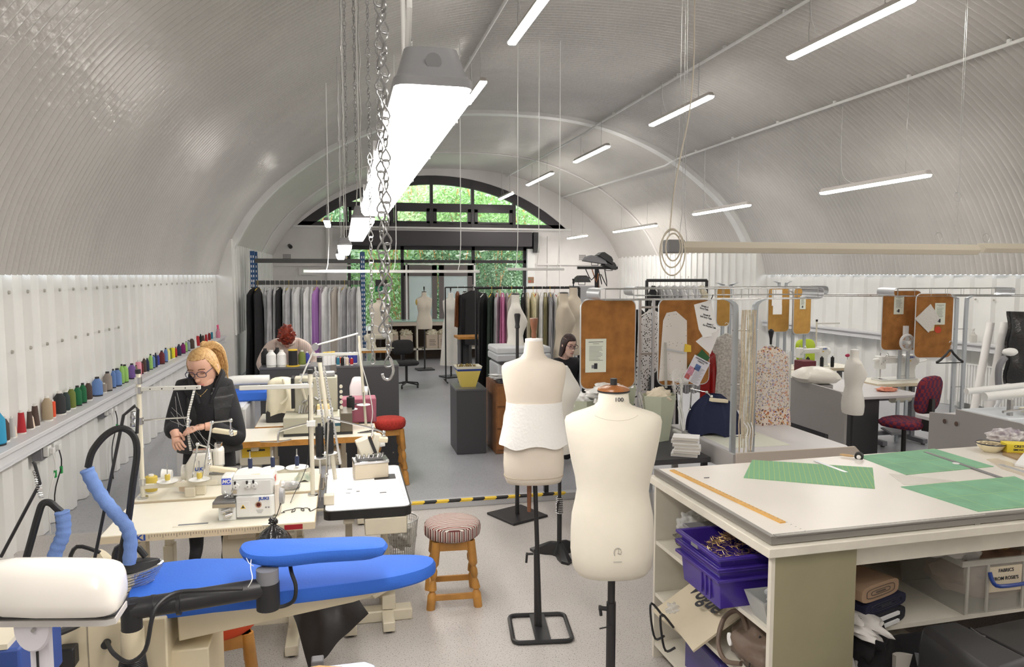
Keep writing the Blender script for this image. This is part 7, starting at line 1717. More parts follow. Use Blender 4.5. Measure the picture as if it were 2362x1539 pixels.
MB().sheet(lambda u, v: ((.19+.012*math.sin(11*u*6.28))*math.cos(3.4+u*3.4), (.13)*math.sin(3.4+u*3.4)-.0, zt2*(.35+.6*v)), 30, 8, .001).build('plastic_cover', mat('dress_film', (.85, .88, .86), .12, alpha=.14, spec=.9), fd)
# workstation 3 at the right edge
pA, pB = atz(2232, 943, .9), atz(2352, 985, .9); x3 = (pA.x+pB.x)/2
t = thing('workbench', 'grey workbench end with two steel knobs at the right edge', 'workbench', (x3, pB.y, 0)); d3 = pA.y-pB.y
b = MB(); b.loft([[(x, y, z) for y, z in ((-.1, 0), (-.1, .72), (-.02, .86), (.1, .9), (d3, .9), (d3, .85), (d3+.3, .82), (d3+.3, 0))] for x in (0, .03)]); b.build('side_board', mdf, t)
MB().b2((-.002, d3*.2, .35), (.0, d3*.75, .6)).build('opening', dark, t)
MB().b2((.03, -.05, ZT-.03), (1.5, d3+.5, ZT)).build('benchtop', mdft, t)
MB().b2((1.4, 0, 0), (1.45, d3, ZT-.03)).build('leg_panel', mdf, t)
for px, py in ((2183, 972), (2210, 978)): 
    p = atx(px, py, x3)-Vector(t.location); MB().cyl((0, p.y, p.z), (-.02, p.y, p.z), .022, n=14).build('knob', chrome, t)
x4 = x3+.5
t = thing('embroidery_machine', 'pale machine with rollers and tubes on the right edge workbench', 'machine', (x3+.6, pA.y-.1, ZT)); 
MB().b2((-.35, -.2, 0), (.8, .3, .1)).build('base', mat('pale_blue_grey', (.66, .7, .74), .4), t, bev=.01); MB().cyl((-.3, .1, .24), (.8, .1, .3), .04).build('roller', white, t); MB().cyl((-.3, .3, .26), (.8, .28, .32), .03).build('roller', white, t)
MB().cyl((-.3, -.1, .14), (.8, -.15, .2), .012).build('rod', chrome, t); MB().b2((-.22, -.1, .1), (-.19, -.06, .24)).build('bracket', galv, t)
MB().blob((.2, -.1, .14), (.25, .12, .05), .3, 3, 3, 4).build('cloth', mat('cream_net', (.78, .75, .6), .7), t)
a = aty(2310, 820, 6.0); t = thing('magnifier_lamp', 'white magnifier lamp on a grey bent arm at the right edge', 'lamp', (a.x-.05, 6.0, ZT)); o = Vector(t.location)
MB().cyl((0, 0, 0), aty(2308, 920, 6.0)-o, .018).build('stem', alum, t); MB().tube([aty(2308, 920, 6.0)-o, aty(2303, 880, 6)-o, aty(2305, 845, 6)-o, aty(2318, 825, 6)-o], .03, 10, sub=4).build('arm', mgrey, t); MB().blob(aty(2330, 812, 6.0)-o, (.085, .05, .04), .05, 2, 3).build('head', white, t)
# rolls of film and bottle by the right wall
for i, (px, lab, r_) in enumerate(((2285, 'leaning white paper roll at the right wall, left one', .05), (2318, 'leaning white paper roll at the right wall, right one', .055))):
    a = aty(px, 745, 8.6); t = thing('paper_roll', lab, 'roll', (a.x-.45, 8.4, 0)); MB().cyl((0, 0, 0), (.45, .2, a.z), r_, n=20).build('roll', mat('roll_white', (.8, .78, .76), .6), t); MB().cyl((.45, .2, a.z), (.451, .2004, a.z+.004), r_*.4, n=16).build('core', mat('strip_brown'), t)
b = MB(); a = aty(2345, 860, 8.2); b.sheet(lambda u, v: (.5*u, .04*math.sin(9*u)+.02*math.sin(14*v+4*u), 1.0*v), 30, 20, .03); solo(b, 'wrapped_roll', glossb, 'black plastic wrapped roll leaning at the right wall', 'roll', loc=(a.x-.1, 8.3, .6))
a = atx(2246, 785, XR-.12); t = thing('pump_bottle', 'clear pump bottle on the ledge of the right wall', 'bottle', (XR-.13, a.y, 1.06)); MB().lathe([(.045, 0), (.05, .02), (.05, .11), (.02, .14), (.018, .16)]).build('bottle', mat('amber_clear', (.7, .68, .62), .1, alpha=.6), t); b = MB(); b.cyl((0, 0, .16), (0, 0, .2), .012); b.b2((-.05, -.012, .2), (.015, .012, .215)); b.build('pump', white, t)
# radiator on the right wall
t = thing('radiator', 'white ribbed radiator low on the right wall', 'radiator', (XR-.2, 8.6, .12)); b = MB()
for i in range(46): b.b2((-.03, -1.2+i*.052, 0), (.0, -1.165+i*.052, .6))
b.b2((-.015, -1.2, .0), (.05, 1.2, .6)); b.build('panel', white, t); MB().b2((-.035, -1.2, .6), (.05, 1.2, .615)).build('top_grille', white, t)
for y in (-.9, .9): MB().b2((.04, y-.02, .1), (.1, y+.02, .5)).build('bracket', white, t)
# ================================================================ middle and far end
# black cabinets beyond the machines
def cab(x0, x1, y0, y1, h_, lab, seam=None):
    t = thing('cabinet', lab, 'cabinet', ((x0+x1)/2, y0, 0)); w_ = x1-x0
    MB().b2((-w_/2, 0, 0), (w_/2, y1-y0, h_-.02)).build('carcass', dgrey, t, bev=.003)
    MB().b2((-w_/2-.005, -.005, h_-.02), (w_/2+.005, y1-y0+.005, h_)).build('cabinet_top', mat('cab_top', (.11, .11, .12), .3), t)
    if seam: MB().b2((-w_/2+.01, -.006, .02), (w_/2-.01, 0, seam-.01)).build('lower_panel', mat('panel_black', (.04, .04, .044), .5), t)
    if seam: 
        for z in (seam-.12, seam-.4): MB().cyl((w_/2-.07, -.006, z), (w_/2-.07, -.01, z), .008, n=10).build('screw', steel, t)
    return t
cab(-.87, -.28, 8.12, 8.55, 1.12, 'black cabinet carrying the big white thread cones, in front of the red haired person')
cab(-.08, .58, 8.08, 8.52, 1.12, 'black cabinet at the aisle carrying blue and small thread spools', .55)
TG2 = 'thread cones on the black cabinets'
def pc(px, yb, yt, w_, Y, col, lab, style='king', z=1.12):
    a = aty(px, yb, Y); k = Y/F; thread_cone((a.x, Y, z), (yb-yt)*k, w_*k/2, col, lab, TG2, style)
for a_ in ((626, 843, 806, 22, 8.2, 'white', 'big white thread cone on the black cabinet, left one'), (650, 843, 806, 21, 8.2, 'white', 'big white thread cone on the black cabinet, right one'), (612, 838, 802, 18, 8.4, 'black', 'black thread cone behind the left big white one'),
           (640, 838, 801, 18, 8.42, 'black', 'black thread cone behind the right big white one'), (697, 842, 808, 17, 8.25, 'olive', 'grey green thread cone beside the black spool'), (709, 840, 812, 12, 8.35, 'royal', 'royal blue thread cone at the right of the grey green one')): pc(*a_)
a = aty(676, 845, 8.2); t = thing('thread_spool', 'large black spool on a yellow flange on the black cabinet', 'thread spool', (a.x, 8.2, 1.12)); MB().cyl((0, 0, .012), (0, 0, .17), .046, n=24).build('thread', gk, t); MB().cyl((0, 0, 0), (0, 0, .012), .07, n=28).build('flange', yel, t); MB().cyl((0, 0, .17), (0, 0, .182), .05, n=28).build('flange', yel, t)
for i, (px, yb, yt, w_, col, lab) in enumerate(((780, 842, 822, 8, 'teal', 'small turquoise spool on the aisle cabinet'), (790, 841, 822, 8, 'black', 'small black spool right of the turquoise one'), (801, 840, 821, 8, 'cream', 'small cream spool on the aisle cabinet'), (811, 838, 821, 8, 'red', 'small red spool on the aisle cabinet'),
        (776, 836, 818, 7, 'maroon', 'small maroon spool behind the turquoise one'), (786, 834, 817, 7, 'orange', 'small orange red spool behind the small black one'), (796, 834, 817, 7, 'white', 'small white spool behind the small cream one'),
        (808, 833, 806, 12, 'royal', 'tall royal blue cone at the right of the aisle cabinet, left one'), (818, 833, 806, 12, 'royal', 'tall royal blue cone at the right of the aisle cabinet, right one'))): pc(px, yb, yt, w_, 8.15+.12*(i > 3), col, lab, 'cyl')
for i in range(3):
    a = aty(750+9*i, 842, 8.2); t = thing('white_cone', ['left', 'middle', 'right'][i]+' white cone with yellow top on the aisle cabinet', 'thread cone', (a.x, 8.2+.03*i, 1.12), 0, TG2); MB().lathe([(.03, 0), (.028, .12), (.02, .125)], n=14).build('thread', paper, t); MB().cyl((0, 0, .125), (0, 0, .145), .024, n=12).build('top', yel, t)
# iron station far left: white box, blue pad
t = thing('pressing_station', 'grey pressing station with small blue pad and white tank by the left wall', 'pressing station', (-1.5, 7.0, 0))
MB().b2((.02, 0, 0), (.62, .7, .88)).build('cabinet', mat('station_grey', (.6, .6, .6), .4), t, bev=.006); MB().b2((.02, -.01, .88), (.6, .7, .9)).build('station_top', white, t)
MB().tube([(.26, -.0, .5), (.32, -.03, .42), (.45, -.02, .38), (.6, -.0, .38)], .008, 6, sub=3).build('cord', blackp, t)
b = MB(); b.b2((.3, .3, .9), (.8, .5, 1.0)); b.build('blue_pad', bl, t, bev=.02); b = MB(); b.tube([(.42, .35, .93), (.42, .35, 1.06), (.48, .35, 1.1), (.8, .35, 1.1)], .045, 12, sub=3); b.build('white_tank', white, t)
MB().blob((.16, .3, .96), (.12, .1, .08), .5, 4, 3, 3).build('iron_cluster', mat('dark_chrome', (.1, .1, .1), .3, .6, var=.8, vs=25), t)
b = MB(); b.tube([atx(520, 745, XL+.12), atx(530, 800, XL+.2), atx(518, 850, XL+.25), aty(512, 885, 7.6)], .02, 6, sub=4); solo(b, 'hanging_cable', blackp, 'twisted black cable hanging from the end of the wall shelf', 'cable')
# blue pallet rack with garments
Yk = 16.2; xa, xb = aty(585, 700, Yk).x, aty(838, 700, Yk).x; zt_ = aty(700, 580, Yk).z
rk = thing('pallet_rack', 'blue pallet racking frame with grey beams at the back left', 'rack', ((xa+xb)/2, Yk, 0)); l = (xb-xa)/2; rbm = mat('rack_blue', (.02, .08, .22), .45)
for s_ in (-1, 1):
    for dy in (0, .5):
        u = MB().b2((s_*l-.045, dy-.035, 0), (s_*l+.045, dy+.035, zt_)).build('upright', rbm, rk); b = MB()
        for i in range(int(zt_/.1)): b.b2((s_*l-.03, dy-.037, .05+i*.1), (s_*l-.012, dy-.034, .1+i*.1)); b.b2((s_*l+.012, dy-.037, .05+i*.1), (s_*l+.03, dy-.034, .1+i*.1))
        b.build('slot', paper, u)
for py in (602, 652):
    z = aty(700, py, Yk).z; MB().b2((-l, -.03, z-.045), (l, .03, z+.045)).build('beam', mat('beam_grey', (.07, .07, .07), .5), rk)
zr_ = aty(700, 652, Yk).z
GG = 'garments in covers on the pallet rack'
seq = [('black', gk)]*2+[('white wrapped', pwrap), ('grey', ggy), ('white wrapped', pwrap), ('black', gk), ('white', gw), ('pale grey', ggy), ('white wrapped', pwrap), ('white', gw), ('grey', ggy), ('white', gw), ('white', gw), ('lilac', mat('lilac', (.5, .25, .62), .7)), ('mauve grey', cm('mauve', (.5, .42, .5))), ('white', gw), ('white wrapped', pwrap), ('beige grey', cm('beige', (.55, .5, .45))), ('white', gw), ('grey', ggy), ('white wrapped', pwrap), ('pale grey', ggy), ('white', gw)]
for i, (nm, m) in enumerate(seq):
    px = 594+i*10.6+(0 if i > 1 else -4); a = aty(px, 700, Yk-.05*(i % 2)); big = i < 2
    pn = seq[i-1][0] if i else 'rack post'; nn = seq[i+1][0] if i+1 < len(seq) else 'right post'
    garment(a.x, Yk-.12-.05*(i % 2)-(.25 if big else 0), zr_-.09, .05 if not big else .06, .5, .13, m, f'{nm} garment on the pallet rack, {["first","second","third","fourth","fifth","sixth","seventh","eighth","ninth","tenth","eleventh","twelfth","thirteenth","fourteenth","fifteenth","sixteenth","seventeenth","eighteenth","nineteenth","twentieth","twenty first","twenty second","twenty third"][i]} from the left post', GG, rz=R(68+(i*37 % 25)), seed=i, tall=.09, hang=yel if i % 6 == 1 else white)
# low window bench and boxes at far end
xa, xb = aty(862, 800, 18).x, aty(1150, 800, 18).x
t = thing('window_bench', 'long pale counter with shelf below the far glass front', 'counter', ((xa+xb)/2, 18.0, 0)); l = (xb-xa)/2
MB().b2((-l, 0, .86), (l, .6, .96)).build('counter_top', mat('counter_beige', (.66, .58, .48), .5), t); MB().b2((-l, -.02, .96), (l, .6, .985)).build('glass_top', mat('green_glass', (.5, .75, .66), .1), t)
MB().b2((-l, .02, .26), (l, .6, .3)).build('shelf', wp, t); MB().b2((-l, .55, 0), (l, .6, .86)).build('back_panel', mat('counter_dark', (.1, .07, .05), .7), t)
for k in (-1, -.33, .33, .98): MB().b2((k*l, .02, 0), (k*l+.04, .55, .86)).build('divider', wp, t)
for i, px in enumerate((905, 938, 998, 1024)):
    a = aty(px, 800, 18); t = thing('storage_carton', ['open carton of white cloth, leftmost under the far counter', 'printed carton, second from left under the far counter', 'carton of cloth under the far counter behind the dress form', 'carton under the far counter, right of the central dress form'][i], 'box', (a.x, 18.02, .3), 0, 'cartons under the far counter')
    MB().b2((-.15, -.02, 0), (.15, .3, .33)).build('carton', mat('carton_tan', (.6, .5, .4), .8), t, bev=.004); MB().blob((0, .12, .36), (.14, .13, .1), .4, 3, 3, i).build('cloth', gc, t)
    b = MB()
    for k in range(4): b.b2((-.08, -.022, .08+.04*k), (.08-.02*(k % 2), -.0205, .09+.04*k))
    b.build('print', ink, t)
# far rail: dark clothes and hats
Y3 = 14.2; xa, xb = aty(1027, 663, Y3).x, aty(1103, 663, Y3).x; rack(xa, xb, Y3, aty(1060, 663, Y3).z, dark, 'thin dark rail behind the white dress form')
garment(aty(1072, 700, Y3).x, Y3, aty(1072, 672, Y3).z, .2, .45, .14, gk, 'long black coat on the thin rail', 'dark clothes by the aisle', rz=R(60)); garment(aty(1084, 700, Y3).x+.05, Y3-.1, aty(1072, 670, Y3).z, .75, .55, .25, gk, 'black hooded top hanging by the thick black rail', 'dark clothes by the aisle', rz=R(10), flare=1.02)
garment(aty(1062, 700, Y3).x-.06, Y3-.05, aty(1062, 672, Y3).z, 1.1, .3, .1, woodd, 'brown garment on the thin rail', 'dark clothes by the aisle', rz=R(70))
# thick black rail with cream garments
Y4 = 11.6; xa, xb = aty(1098, 663, Y4).x, aty(1336, 663, Y4).x; z4 = aty(1200, 664, Y4).z
rack(xa, xb, Y4, z4, dark, 'thick black garment rail crowded with cream clothes', r=.022)
khk = cm('khaki', (.4, .36, .2)); brn = cm('brown', (.25, .17, .09)); pnk = cm('pink', (.6, .2, .38)); grn = cm('dark_green', (.02, .035, .025))
seq = [(1117, 'long black', gk, .1), (1133, 'dark green black', grn, .5), (1147, 'grey', ggy, .7), (1158, 'pink', pnk, .95), (1170, 'grey', ggy, .35), (1179, 'beige', cm('beige', 0), .35), (1192, 'pale grey', ggy, .3), (1206, 'black', gk, 1.0), (1216, 'cream', gc, .5), (1228, 'pale yellow', cm('pale_yellow', (.8, .74, .5)), .6), (1238, 'cream', gc, .55), (1249, 'ivory', gw, .5), (1258, 'khaki', khk, .4), (1267, 'grey striped', stripes('grey_stripes', [(0, (.5, .5, .52)), (.5, (.2, .2, .22))], 30, 0), .4), (1279, 'white', gw, 1.1), (1290, 'short cream', gc, 1.15), (1302, 'brown', brn, .5), (1312, 'ivory', gw, 1.0), (1322, 'black', gk, 1.2)]
for i, (px, nm, m, zb) in enumerate(seq):
    a = aty(px, 700, Y4); pv = seq[i-1][1] if i else 'post'; nx = seq[i+1][1] if i+1 < len(seq) else 'end'
    garment(a.x, Y4-.04*(i % 2), z4-.08, max(.06, zb-.25), .48, .12, m, f'{nm} garment on the thick black rail between the {pv} and the {nx}', 'garments on the thick black rail', rz=R(62+(i*29 % 24)), seed=60+i, hang=[white, yel, redc, white][i % 4])
# left part of the aisle: waste paper bin, box, printer, drawers
t = cab(1.27, 1.62, 8.42, 8.95, .77, 'matt black plinth box at the aisle under the yellow bin')
a = aty(1077, 905, 8.65); t = thing('waste_bin', 'yellow tapered bin with blue band on the black plinth', 'bin', (1.44, 8.65, .77)); ym = mat('bin_yellow', (.72, .58, .14), .5)
q4 = lambda k, z: [(-.12*k, -.1*k, z), (.12*k, -.1*k, z), (.12*k, .1*k, z), (-.12*k, .1*k, z)]
MB().loft([q4(.7, 0), q4(1.15, .2)]).build('bin_wall', ym, t); MB().loft([q4(1.155, .195), q4(1.2, .22)]).build('blue_band', mat('navy_band', (.02, .05, .25), .4), t); MB().loft([q4(1.2, .22), q4(1.28, .25), q4(1.22, .25), q4(1.1, .22)]).build('rim', mat('bin_white', (.75, .72, .6), .5), t)
b = MB(); rnd = random.Random(1)
for i in range(30): x, y = rnd.uniform(-.12, .12), rnd.uniform(-.1, .1); b.cyl((x, y, .22), (x+rnd.uniform(-.03, .03), y, .262), .006, n=5)
b.build('scraps', mat('scrap_dark', (.25, .18, .05), .7), t)
b = MB(); t = thing('wooden_stool', 'light wooden stool half hidden behind the yellow bin', 'stool', (aty(1084, 860, 11).x, 11.0, 0)); MB().cyl((0, 0, .66), (0, 0, .7), .11, n=20).build('seat', mat('honey_wood'), t)
for x, y in ((-.08, -.08), (.08, -.08), (-.08, .08), (.08, .08)): MB().cyl((x*1.6, y*1.6, 0), (x*.8, y*.8, .66), .016).build('leg', mat('honey_wood'), t)
t = thing('office_printer', 'pale grey office printer behind the near dress form, on the drawers', 'printer', (1.98, 8.5, .83)); pm_ = mat('printer_grey', (.5, .52, .55), .4)
MB().b2((-.22, -.1, 0), (.4, .45, .22)).build('body', pm_, t, bev=.015); MB().b2((-.24, -.12, .25), (.42, .45, .34)).build('scanner_lid', pm_, t, bev=.02); MB().b2((-.2, -.12, .22), (.38, .4, .25)).build('output_slot', dgrey, t); MB().b2((-.24, -.1, .34), (.42, .44, .42)).build('feeder', mat('printer_light', (.62, .64, .66), .4), t, bev=.02)
t = thing('drawer_unit', 'brown wooden drawer unit under the printer beside the black plinth', 'drawers', (1.72, 8.35, 0)); MB().b2((0, 0, 0), (.7, .6, .83)).build('carcass', mat('drawer_wood', (.3, .13, .05), .5, var=.3, vs=9), t)
for i in range(3): d = MB().b2((.015, -.015, .05+i*.26), (.685, 0, .28+i*.26)).build('drawer', mat('drawer_front', (.36, .15, .05), .45, var=.25, vs=9), t); MB().cyl((.3, -.015, .17+i*.26), (.3, -.035, .17+i*.26), .015).build('knob', woodd, d)
for i, lab in enumerate(('loose white papers fanned over the edge of the drawer unit', 'heap of dark papers under the white ones by the printer')):
    a = Vector((1.78+.1*i, 8.3, .845)); b = MB(); rnd = random.Random(i)
    for k in range(6): b.box((rnd.uniform(-.03, .03), rnd.uniform(-.03, .03), k*.008), (.2, .14, .003), rot=Matrix.Rotation(rnd.uniform(-.5, .5), 3, 'Z') @ Matrix.Rotation(rnd.uniform(-.15, .1), 3, 'Y'))
    solo(b, 'papers', paper if i == 0 else mat('dark_paper', (.12, .12, .15), .6), lab, 'papers', 'papers at the drawer unit', loc=(a.x, 8.42, .84+.05*(1-i)))
# black office chair in the aisle and table with machine beyond the chains
a = atz(938, 893, 0); office_chair((a.x, a.y, 0), R(12), mat('chair_black', (.02, .02, .022), .8), 'black office chair with a grey seat standing in the aisle', .48, .95, .3)
t = thing('far_machine_table', 'small sewing table with a beige machine behind the hanging chains', 'table', (aty(882, 830, 13).x, 13.2, 0)); MB().b2((-.35, 0, .72), (.15, .5, .76)).build('tabletop', edgew, t); MB().b2((-.35, -.001, .76), (.15, .5, .765)).build('laminate', white, t)
for x in (-.3, .1): MB().b2((x-.02, .2, 0), (x+.02, .3, .72)).build('leg', mgrey, t)
lockstitch((aty(875, 800, 13.4).x, 13.45, .766), R(200), 'beige machine on the far table behind the hanging chains', machc)
t = thing('far_lamp', 'small white lamp head over the far sewing machine', 'lamp', aty(888, 768, 13.3)); MB().blob((0, 0, 0), (.07, .07, .09), 0, sub=2).build('head', white, t); MB().tube([(0, 0, .05), (-.15, 0, .12), (-.3, .1, .1), (-.32, .1, -.5)], .01, 6, sub=3).build('arm', white, t)
# table and machine between the far rails
t = thing('wood_table', 'small orange topped table with a machine below the pink garment', 'table', (aty(1125, 770, 12.6).x, 12.4, 0)); MB().b2((-.55, 0, 1.0), (.6, .5, 1.04)).build('tabletop', edgew, t)
for x in (-.5, .55): MB().b2((x-.02, .2, 0), (x+.02, .3, 1.0)).build('leg', mgrey, t)
lockstitch((aty(1140, 770, 12.5).x, 12.6, 1.04), R(20), 'white machine on the orange topped table', scale=.9)
# floodlight tripod
Yf = 10.4; a = aty(1376, 640, Yf); t = thing('floodlight_stand', 'black tripod stand with four floodlights above the cork board', 'floodlight', (a.x, Yf, 0)); zz = aty(1376, 618, Yf).z
MB().cyl((0, 0, .1), (0, 0, zz+.02), .028).build('pole', dark, t); xr0, xr1 = aty(1332, 618, Yf).x-a.x, aty(1424, 618, Yf).x-a.x; MB().b2((xr0, -.02, zz-.02), (xr1, .02, zz+.02)).build('crossbar', dark, t)
for k in range(3): MB().cyl((0, 0, .5), (.45*math.cos(2.1*k+.5), .45*math.sin(2.1*k+.5), 0), .015).build('leg', dark, t)
for (px, py, w_, h_, m, rt) in ((1372, 600, .34, .2, mgrey, 8), (1395, 595, .26, .12, dark, 32), (1342, 645, .22, .12, dark, 0), (1405, 612, .2, .1, dark, 20)):
    q = aty(px, py, Yf)-Vector((a.x, Yf, 0)); b = MB(); M_ = Matrix.Translation(q) @ Matrix.Rotation(R(rt), 4, 'Y'); b.T = M_
    b.loft([[(x*w_/2, y*.1, -.04) for x, y in ((-1, -1), (1, -1), (1, 1), (-1, 1))], [(x*w_/2*.8, y*.08, .03) for x, y in ((-1, -1), (1, -1), (1, 1), (-1, 1))], [(x*w_/2*.5, y*.06, .06) for x, y in ((-1, -1), (1, -1), (1, 1), (-1, 1))]]); fl = b.build('floodlight', m, t, bev=.005)
    MB().tube([q+Vector((-.05, 0, .0)), q+Vector((-.05, 0, -.08)), q+Vector((.05, 0, -.08)), q+Vector((.05, 0, 0))], .006, 5).build('bracket', dark, fl)
for k in range(4): MB().tube([(xr0*.6+.1*k, .0, zz), (xr0*.3+.08*k, -.03, zz-.18-.03*k), (.02, -.03, zz-.1), (.02, -.03, zz-.9)], .008, 5, sub=3).build('cable', blackp if k != 1 else mat('copper_cable', (.4, .15, .05), .5), t)
# grey locker, ladder rail, exit signs
t = thing('locker', 'pale grey metal locker behind the floodlight stand', 'locker', (aty(1352, 680, 16).x, 16, 0)); MB().b2((-.25, 0, 0), (.35, .5, 1.85)).build('body', mat('locker_grey', (.42, .42, .43), .4), t, bev=.005); MB().b2((.12, -.004, .1), (.125, 0, 1.8)).build('door_gap', dark, t); MB().b2((.2, -.006, 1.55), (.27, -.002, 1.65)).build('yellow_label', yel, t)
t = thing('exit_sign', 'green exit sign with white arrow on the far glass', 'sign', aty(880, 667, Y2+.12)); MB().b2((-.2, -.01, -.09), (.2, .01, .09)).build('panel', mat('sign_green', (.02, .25, .12), .5), t)
MB().prism([(-.05, -.012), (.0, -.04), (.0, -.02), (.07, -.02), (.07, .0), (.0, .0), (.0, .018)], 0, .003).build('arrow', paper, t).matrix_basis = Matrix.Translation((-.1, -.012, .01)) @ Matrix.Rotation(R(90), 4, 'X')
b = MB(); b.b2((.03, -.013, -.06), (.15, -.011, .06)); b.build('pictogram', paper, t); letters('EXIT', .06, mat('sign_green', 0), t, upright((.09, -.014, 0)))
MB().b2((-.19, 0, .08), (.19, .02, .3)).build('bracket', fr, t)
t = thing('emergency_light', 'emergency light with green indicator on the far left wall', 'light', aty(713, 627, Y2-.04)); MB().b2((-.3, -.05, -.1), (.3, .04, .12)).build('casing', plaster, t); MB().cyl((-.12, -.06, .02), (-.12, -.05, .02), .035).build('indicator', mat('green_led', (.1, 1, .45), .5, emit=3), t)
t = thing('notice_card', 'small red and green poster on the pillar right of the glass front', 'poster', (bw(1221, 0)[0]+.03, Y2-.17, bw(0, 648)[1])); MB().b2((-.1, 0, -.1), (.1, .008, .1)).build('card', mat('poster_mix', (.5, .1, .08), .6, var=.9, vs=12, c2=(.1, .25, .12)), t)
# ================================================================ people
def skinmesh(name, verts, edges, radii, m, parent, root=0, sub=2, loc=None):
    me = bpy.data.meshes.new(name); me.from_pydata([Vector(v) for v in verts], edges, []); o = bpy.data.objects.new(name, me); COL.objects.link(o)
    k = o.modifiers.new('skin', 'SKIN'); k.use_smooth_shade = True
    for i, r_ in enumerate(radii):
        sv = me.skin_vertices[0].data[i]; sv.radius = r_ if isinstance(r_, tuple) else (r_, r_); sv.use_root = (i == root)
    s_ = o.modifiers.new('sub', 'SUBSURF'); s_.levels = sub; s_.render_levels = sub
    dg = bpy.context.evaluated_depsgraph_get(); dg.update(); m2 = bpy.data.meshes.new_from_object(o.evaluated_get(dg)); bpy.data.objects.remove(o)
    for p in m2.polygons: p.use_smooth = True
    m2.materials.clear(); m2.materials.append(m); o = bpy.data.objects.new(name, m2); COL.objects.link(o); o.parent = parent
    return o
def ell(b, c, r, n=20, M=None):
    M = M or Matrix(); rings = []
    for j in range(1, n//2):
        a = math.pi*j/(n//2); rings.append([Vector(c)+(M @ Vector((r[0]*math.sin(a)*math.cos(t_), r[1]*math.sin(a)*math.sin(t_), r[2]*math.cos(a)))) for t_ in [2*math.pi*i/n for i in range(n)]])
    return b.loft(rings)
def head_parts(t, M, hair, long_=False, glasses=True, pony=False, sk=None, messy=False):
    """head about 0.23 tall, centre of skull at M origin, face toward local -y"""
    sk = sk or skin
    b = MB(); b.T = M; n = 28; rings = []
    for z, w_, f, bk_, yo in ((-.125, .012, .03, .01, -.05), (-.122, .026, .038, .02, -.045), (-.105, .042, .05, .04, -.03), (-.08, .055, .066, .06, -.012), (-.05, .064, .078, .075, 0), (-.02, .069, .084, .09, 0), (.01, .072, .084, .098, 0), (.045, .073, .082, .1, 0), (.075, .066, .072, .092, 0), (.1, .047, .052, .07, 0), (.113, .02, .024, .035, 0)):
        ring_ = []
        for i in range(n):
            a = 2*math.pi*i/n; c, s_ = math.cos(a), math.sin(a); y = (f if s_ < 0 else bk_)*s_+yo; x = w_*c
            if s_ < 0:
                fr_ = max(0, 1-abs(x)/.018); 
                if -.06 < z < .0: y -= .016*fr_*(1 if z < -.03 else .5)      # nose
                if abs(abs(x)-.032) < .016 and -.01 < z < .03: y += .008       # eye sockets
                if abs(x) < .028 and -.09 < z < -.07: y -= .005
            ring_.append((x, y, z))
        rings.append(ring_)
    b.loft(rings); b.cyl((0, .03, -.06), (0, .045, -.2), .052, .056, 16)
    for s_ in (-1, 1): ell(b, (s_*.073, .012, -.012), (.01, .018, .03), 10)
    ell(b, (0, -.094, -.04), (.0135, .016, .014), 10)
    h_ = b.build('head', sk, t, ang=80)
    b = MB(); b.T = M; ell(b, (0, -.08, -.079), (.024, .011, .006), 12); b.build('lips', mat('lips', (.5, .18, .16), .5), h_)
    b = MB(); b.T = M
    for s_ in (-1, 1): ell(b, (s_*.031, -.071, .004), (.014, .01, .008), 12)
    b.build('eyes', mat('eye_lid', (.5, .26, .2), .5), h_)
    b = MB(); b.T = M
    for s_ in (-1, 1): b.tube([(s_*.014, -.083, .024), (s_*.03, -.085, .03), (s_*.05, -.075, .024)], .003, 5, sub=2); b.tube([(s_*.018, -.08, -.002), (s_*.031, -.083, -.004), (s_*.045, -.076, 0)], .0016, 5, sub=2)
    b.build('brows', mat('brow', (.15, .07, .03), .8), h_)
    if glasses:
        b = MB(); b.T = M
        for s_ in (-1, 1):
            b.tube([(s_*.033+.026*math.copysign(abs(math.cos(a))**.7, math.cos(a)), -.096, .0+.019*math.copysign(abs(math.sin(a))**.7, math.sin(a))) for a in [2*math.pi*i/20 for i in range(20)]], .0022, 6, True)
            b.cyl((s_*.058, -.094, .008), (s_*.078, .01, .006), .0022, n=6)
        b.cyl((-.01, -.097, .004), (.01, -.097, .004), .002, n=6); b.build('glasses', mat('glasses_frame', (.02, .02, .06), .3), t)
    # hair cap with strands
    b = MB(); b.T = M; n = 48; rings = []; zmin = -.14 if long_ else (-.07 if not messy else -.05)
    for j in range(13):
        k = j/12; ring_ = []
        for i in range(n):
            a = 2*math.pi*i/n; c, s_ = math.cos(a), math.sin(a); front = max(0, -s_)
            low = zmin+((.062 if long_ else .078)-zmin)*min(1, front*1.7) if not messy else -.02-.02*c
            z = low+(.122-low)*k**.8; q = math.sqrt(max(0.0, 1-(max(0, z)/.124)**2)) if z > 0 else 1
            rr = 1.1+.025*math.sin(23*a+k*2)+(.14*noise.noise(Vector((c*3, s_*3, k*5)))*2 if messy else 0)
            if j == 12: q = .06
            ring_.append((.074*c*q*rr, (.084 if s_ < 0 else .102)*s_*q*rr, z*(1.05 if not messy else 1.12)))
        rings.append(ring_)
    b.loft(rings)
    if messy:
        rnd = random.Random(3)
        for i in range(60):
            a = rnd.random()*6.28; e = rnd.uniform(-.2, 1.3); p = Vector((.078*math.cos(a)*math.cos(e), .095*math.sin(a)*math.cos(e), .12*math.sin(e))); d = Vector((rnd.uniform(-1, 1), rnd.uniform(-1, 1), rnd.uniform(-.6, .8)))*.035
            b.tube([p*.9, p*1.08+d*.4, p*1.1+d], [.02, .014, .004], 6)
    hr = b.build('hair', hair, t, ang=80)
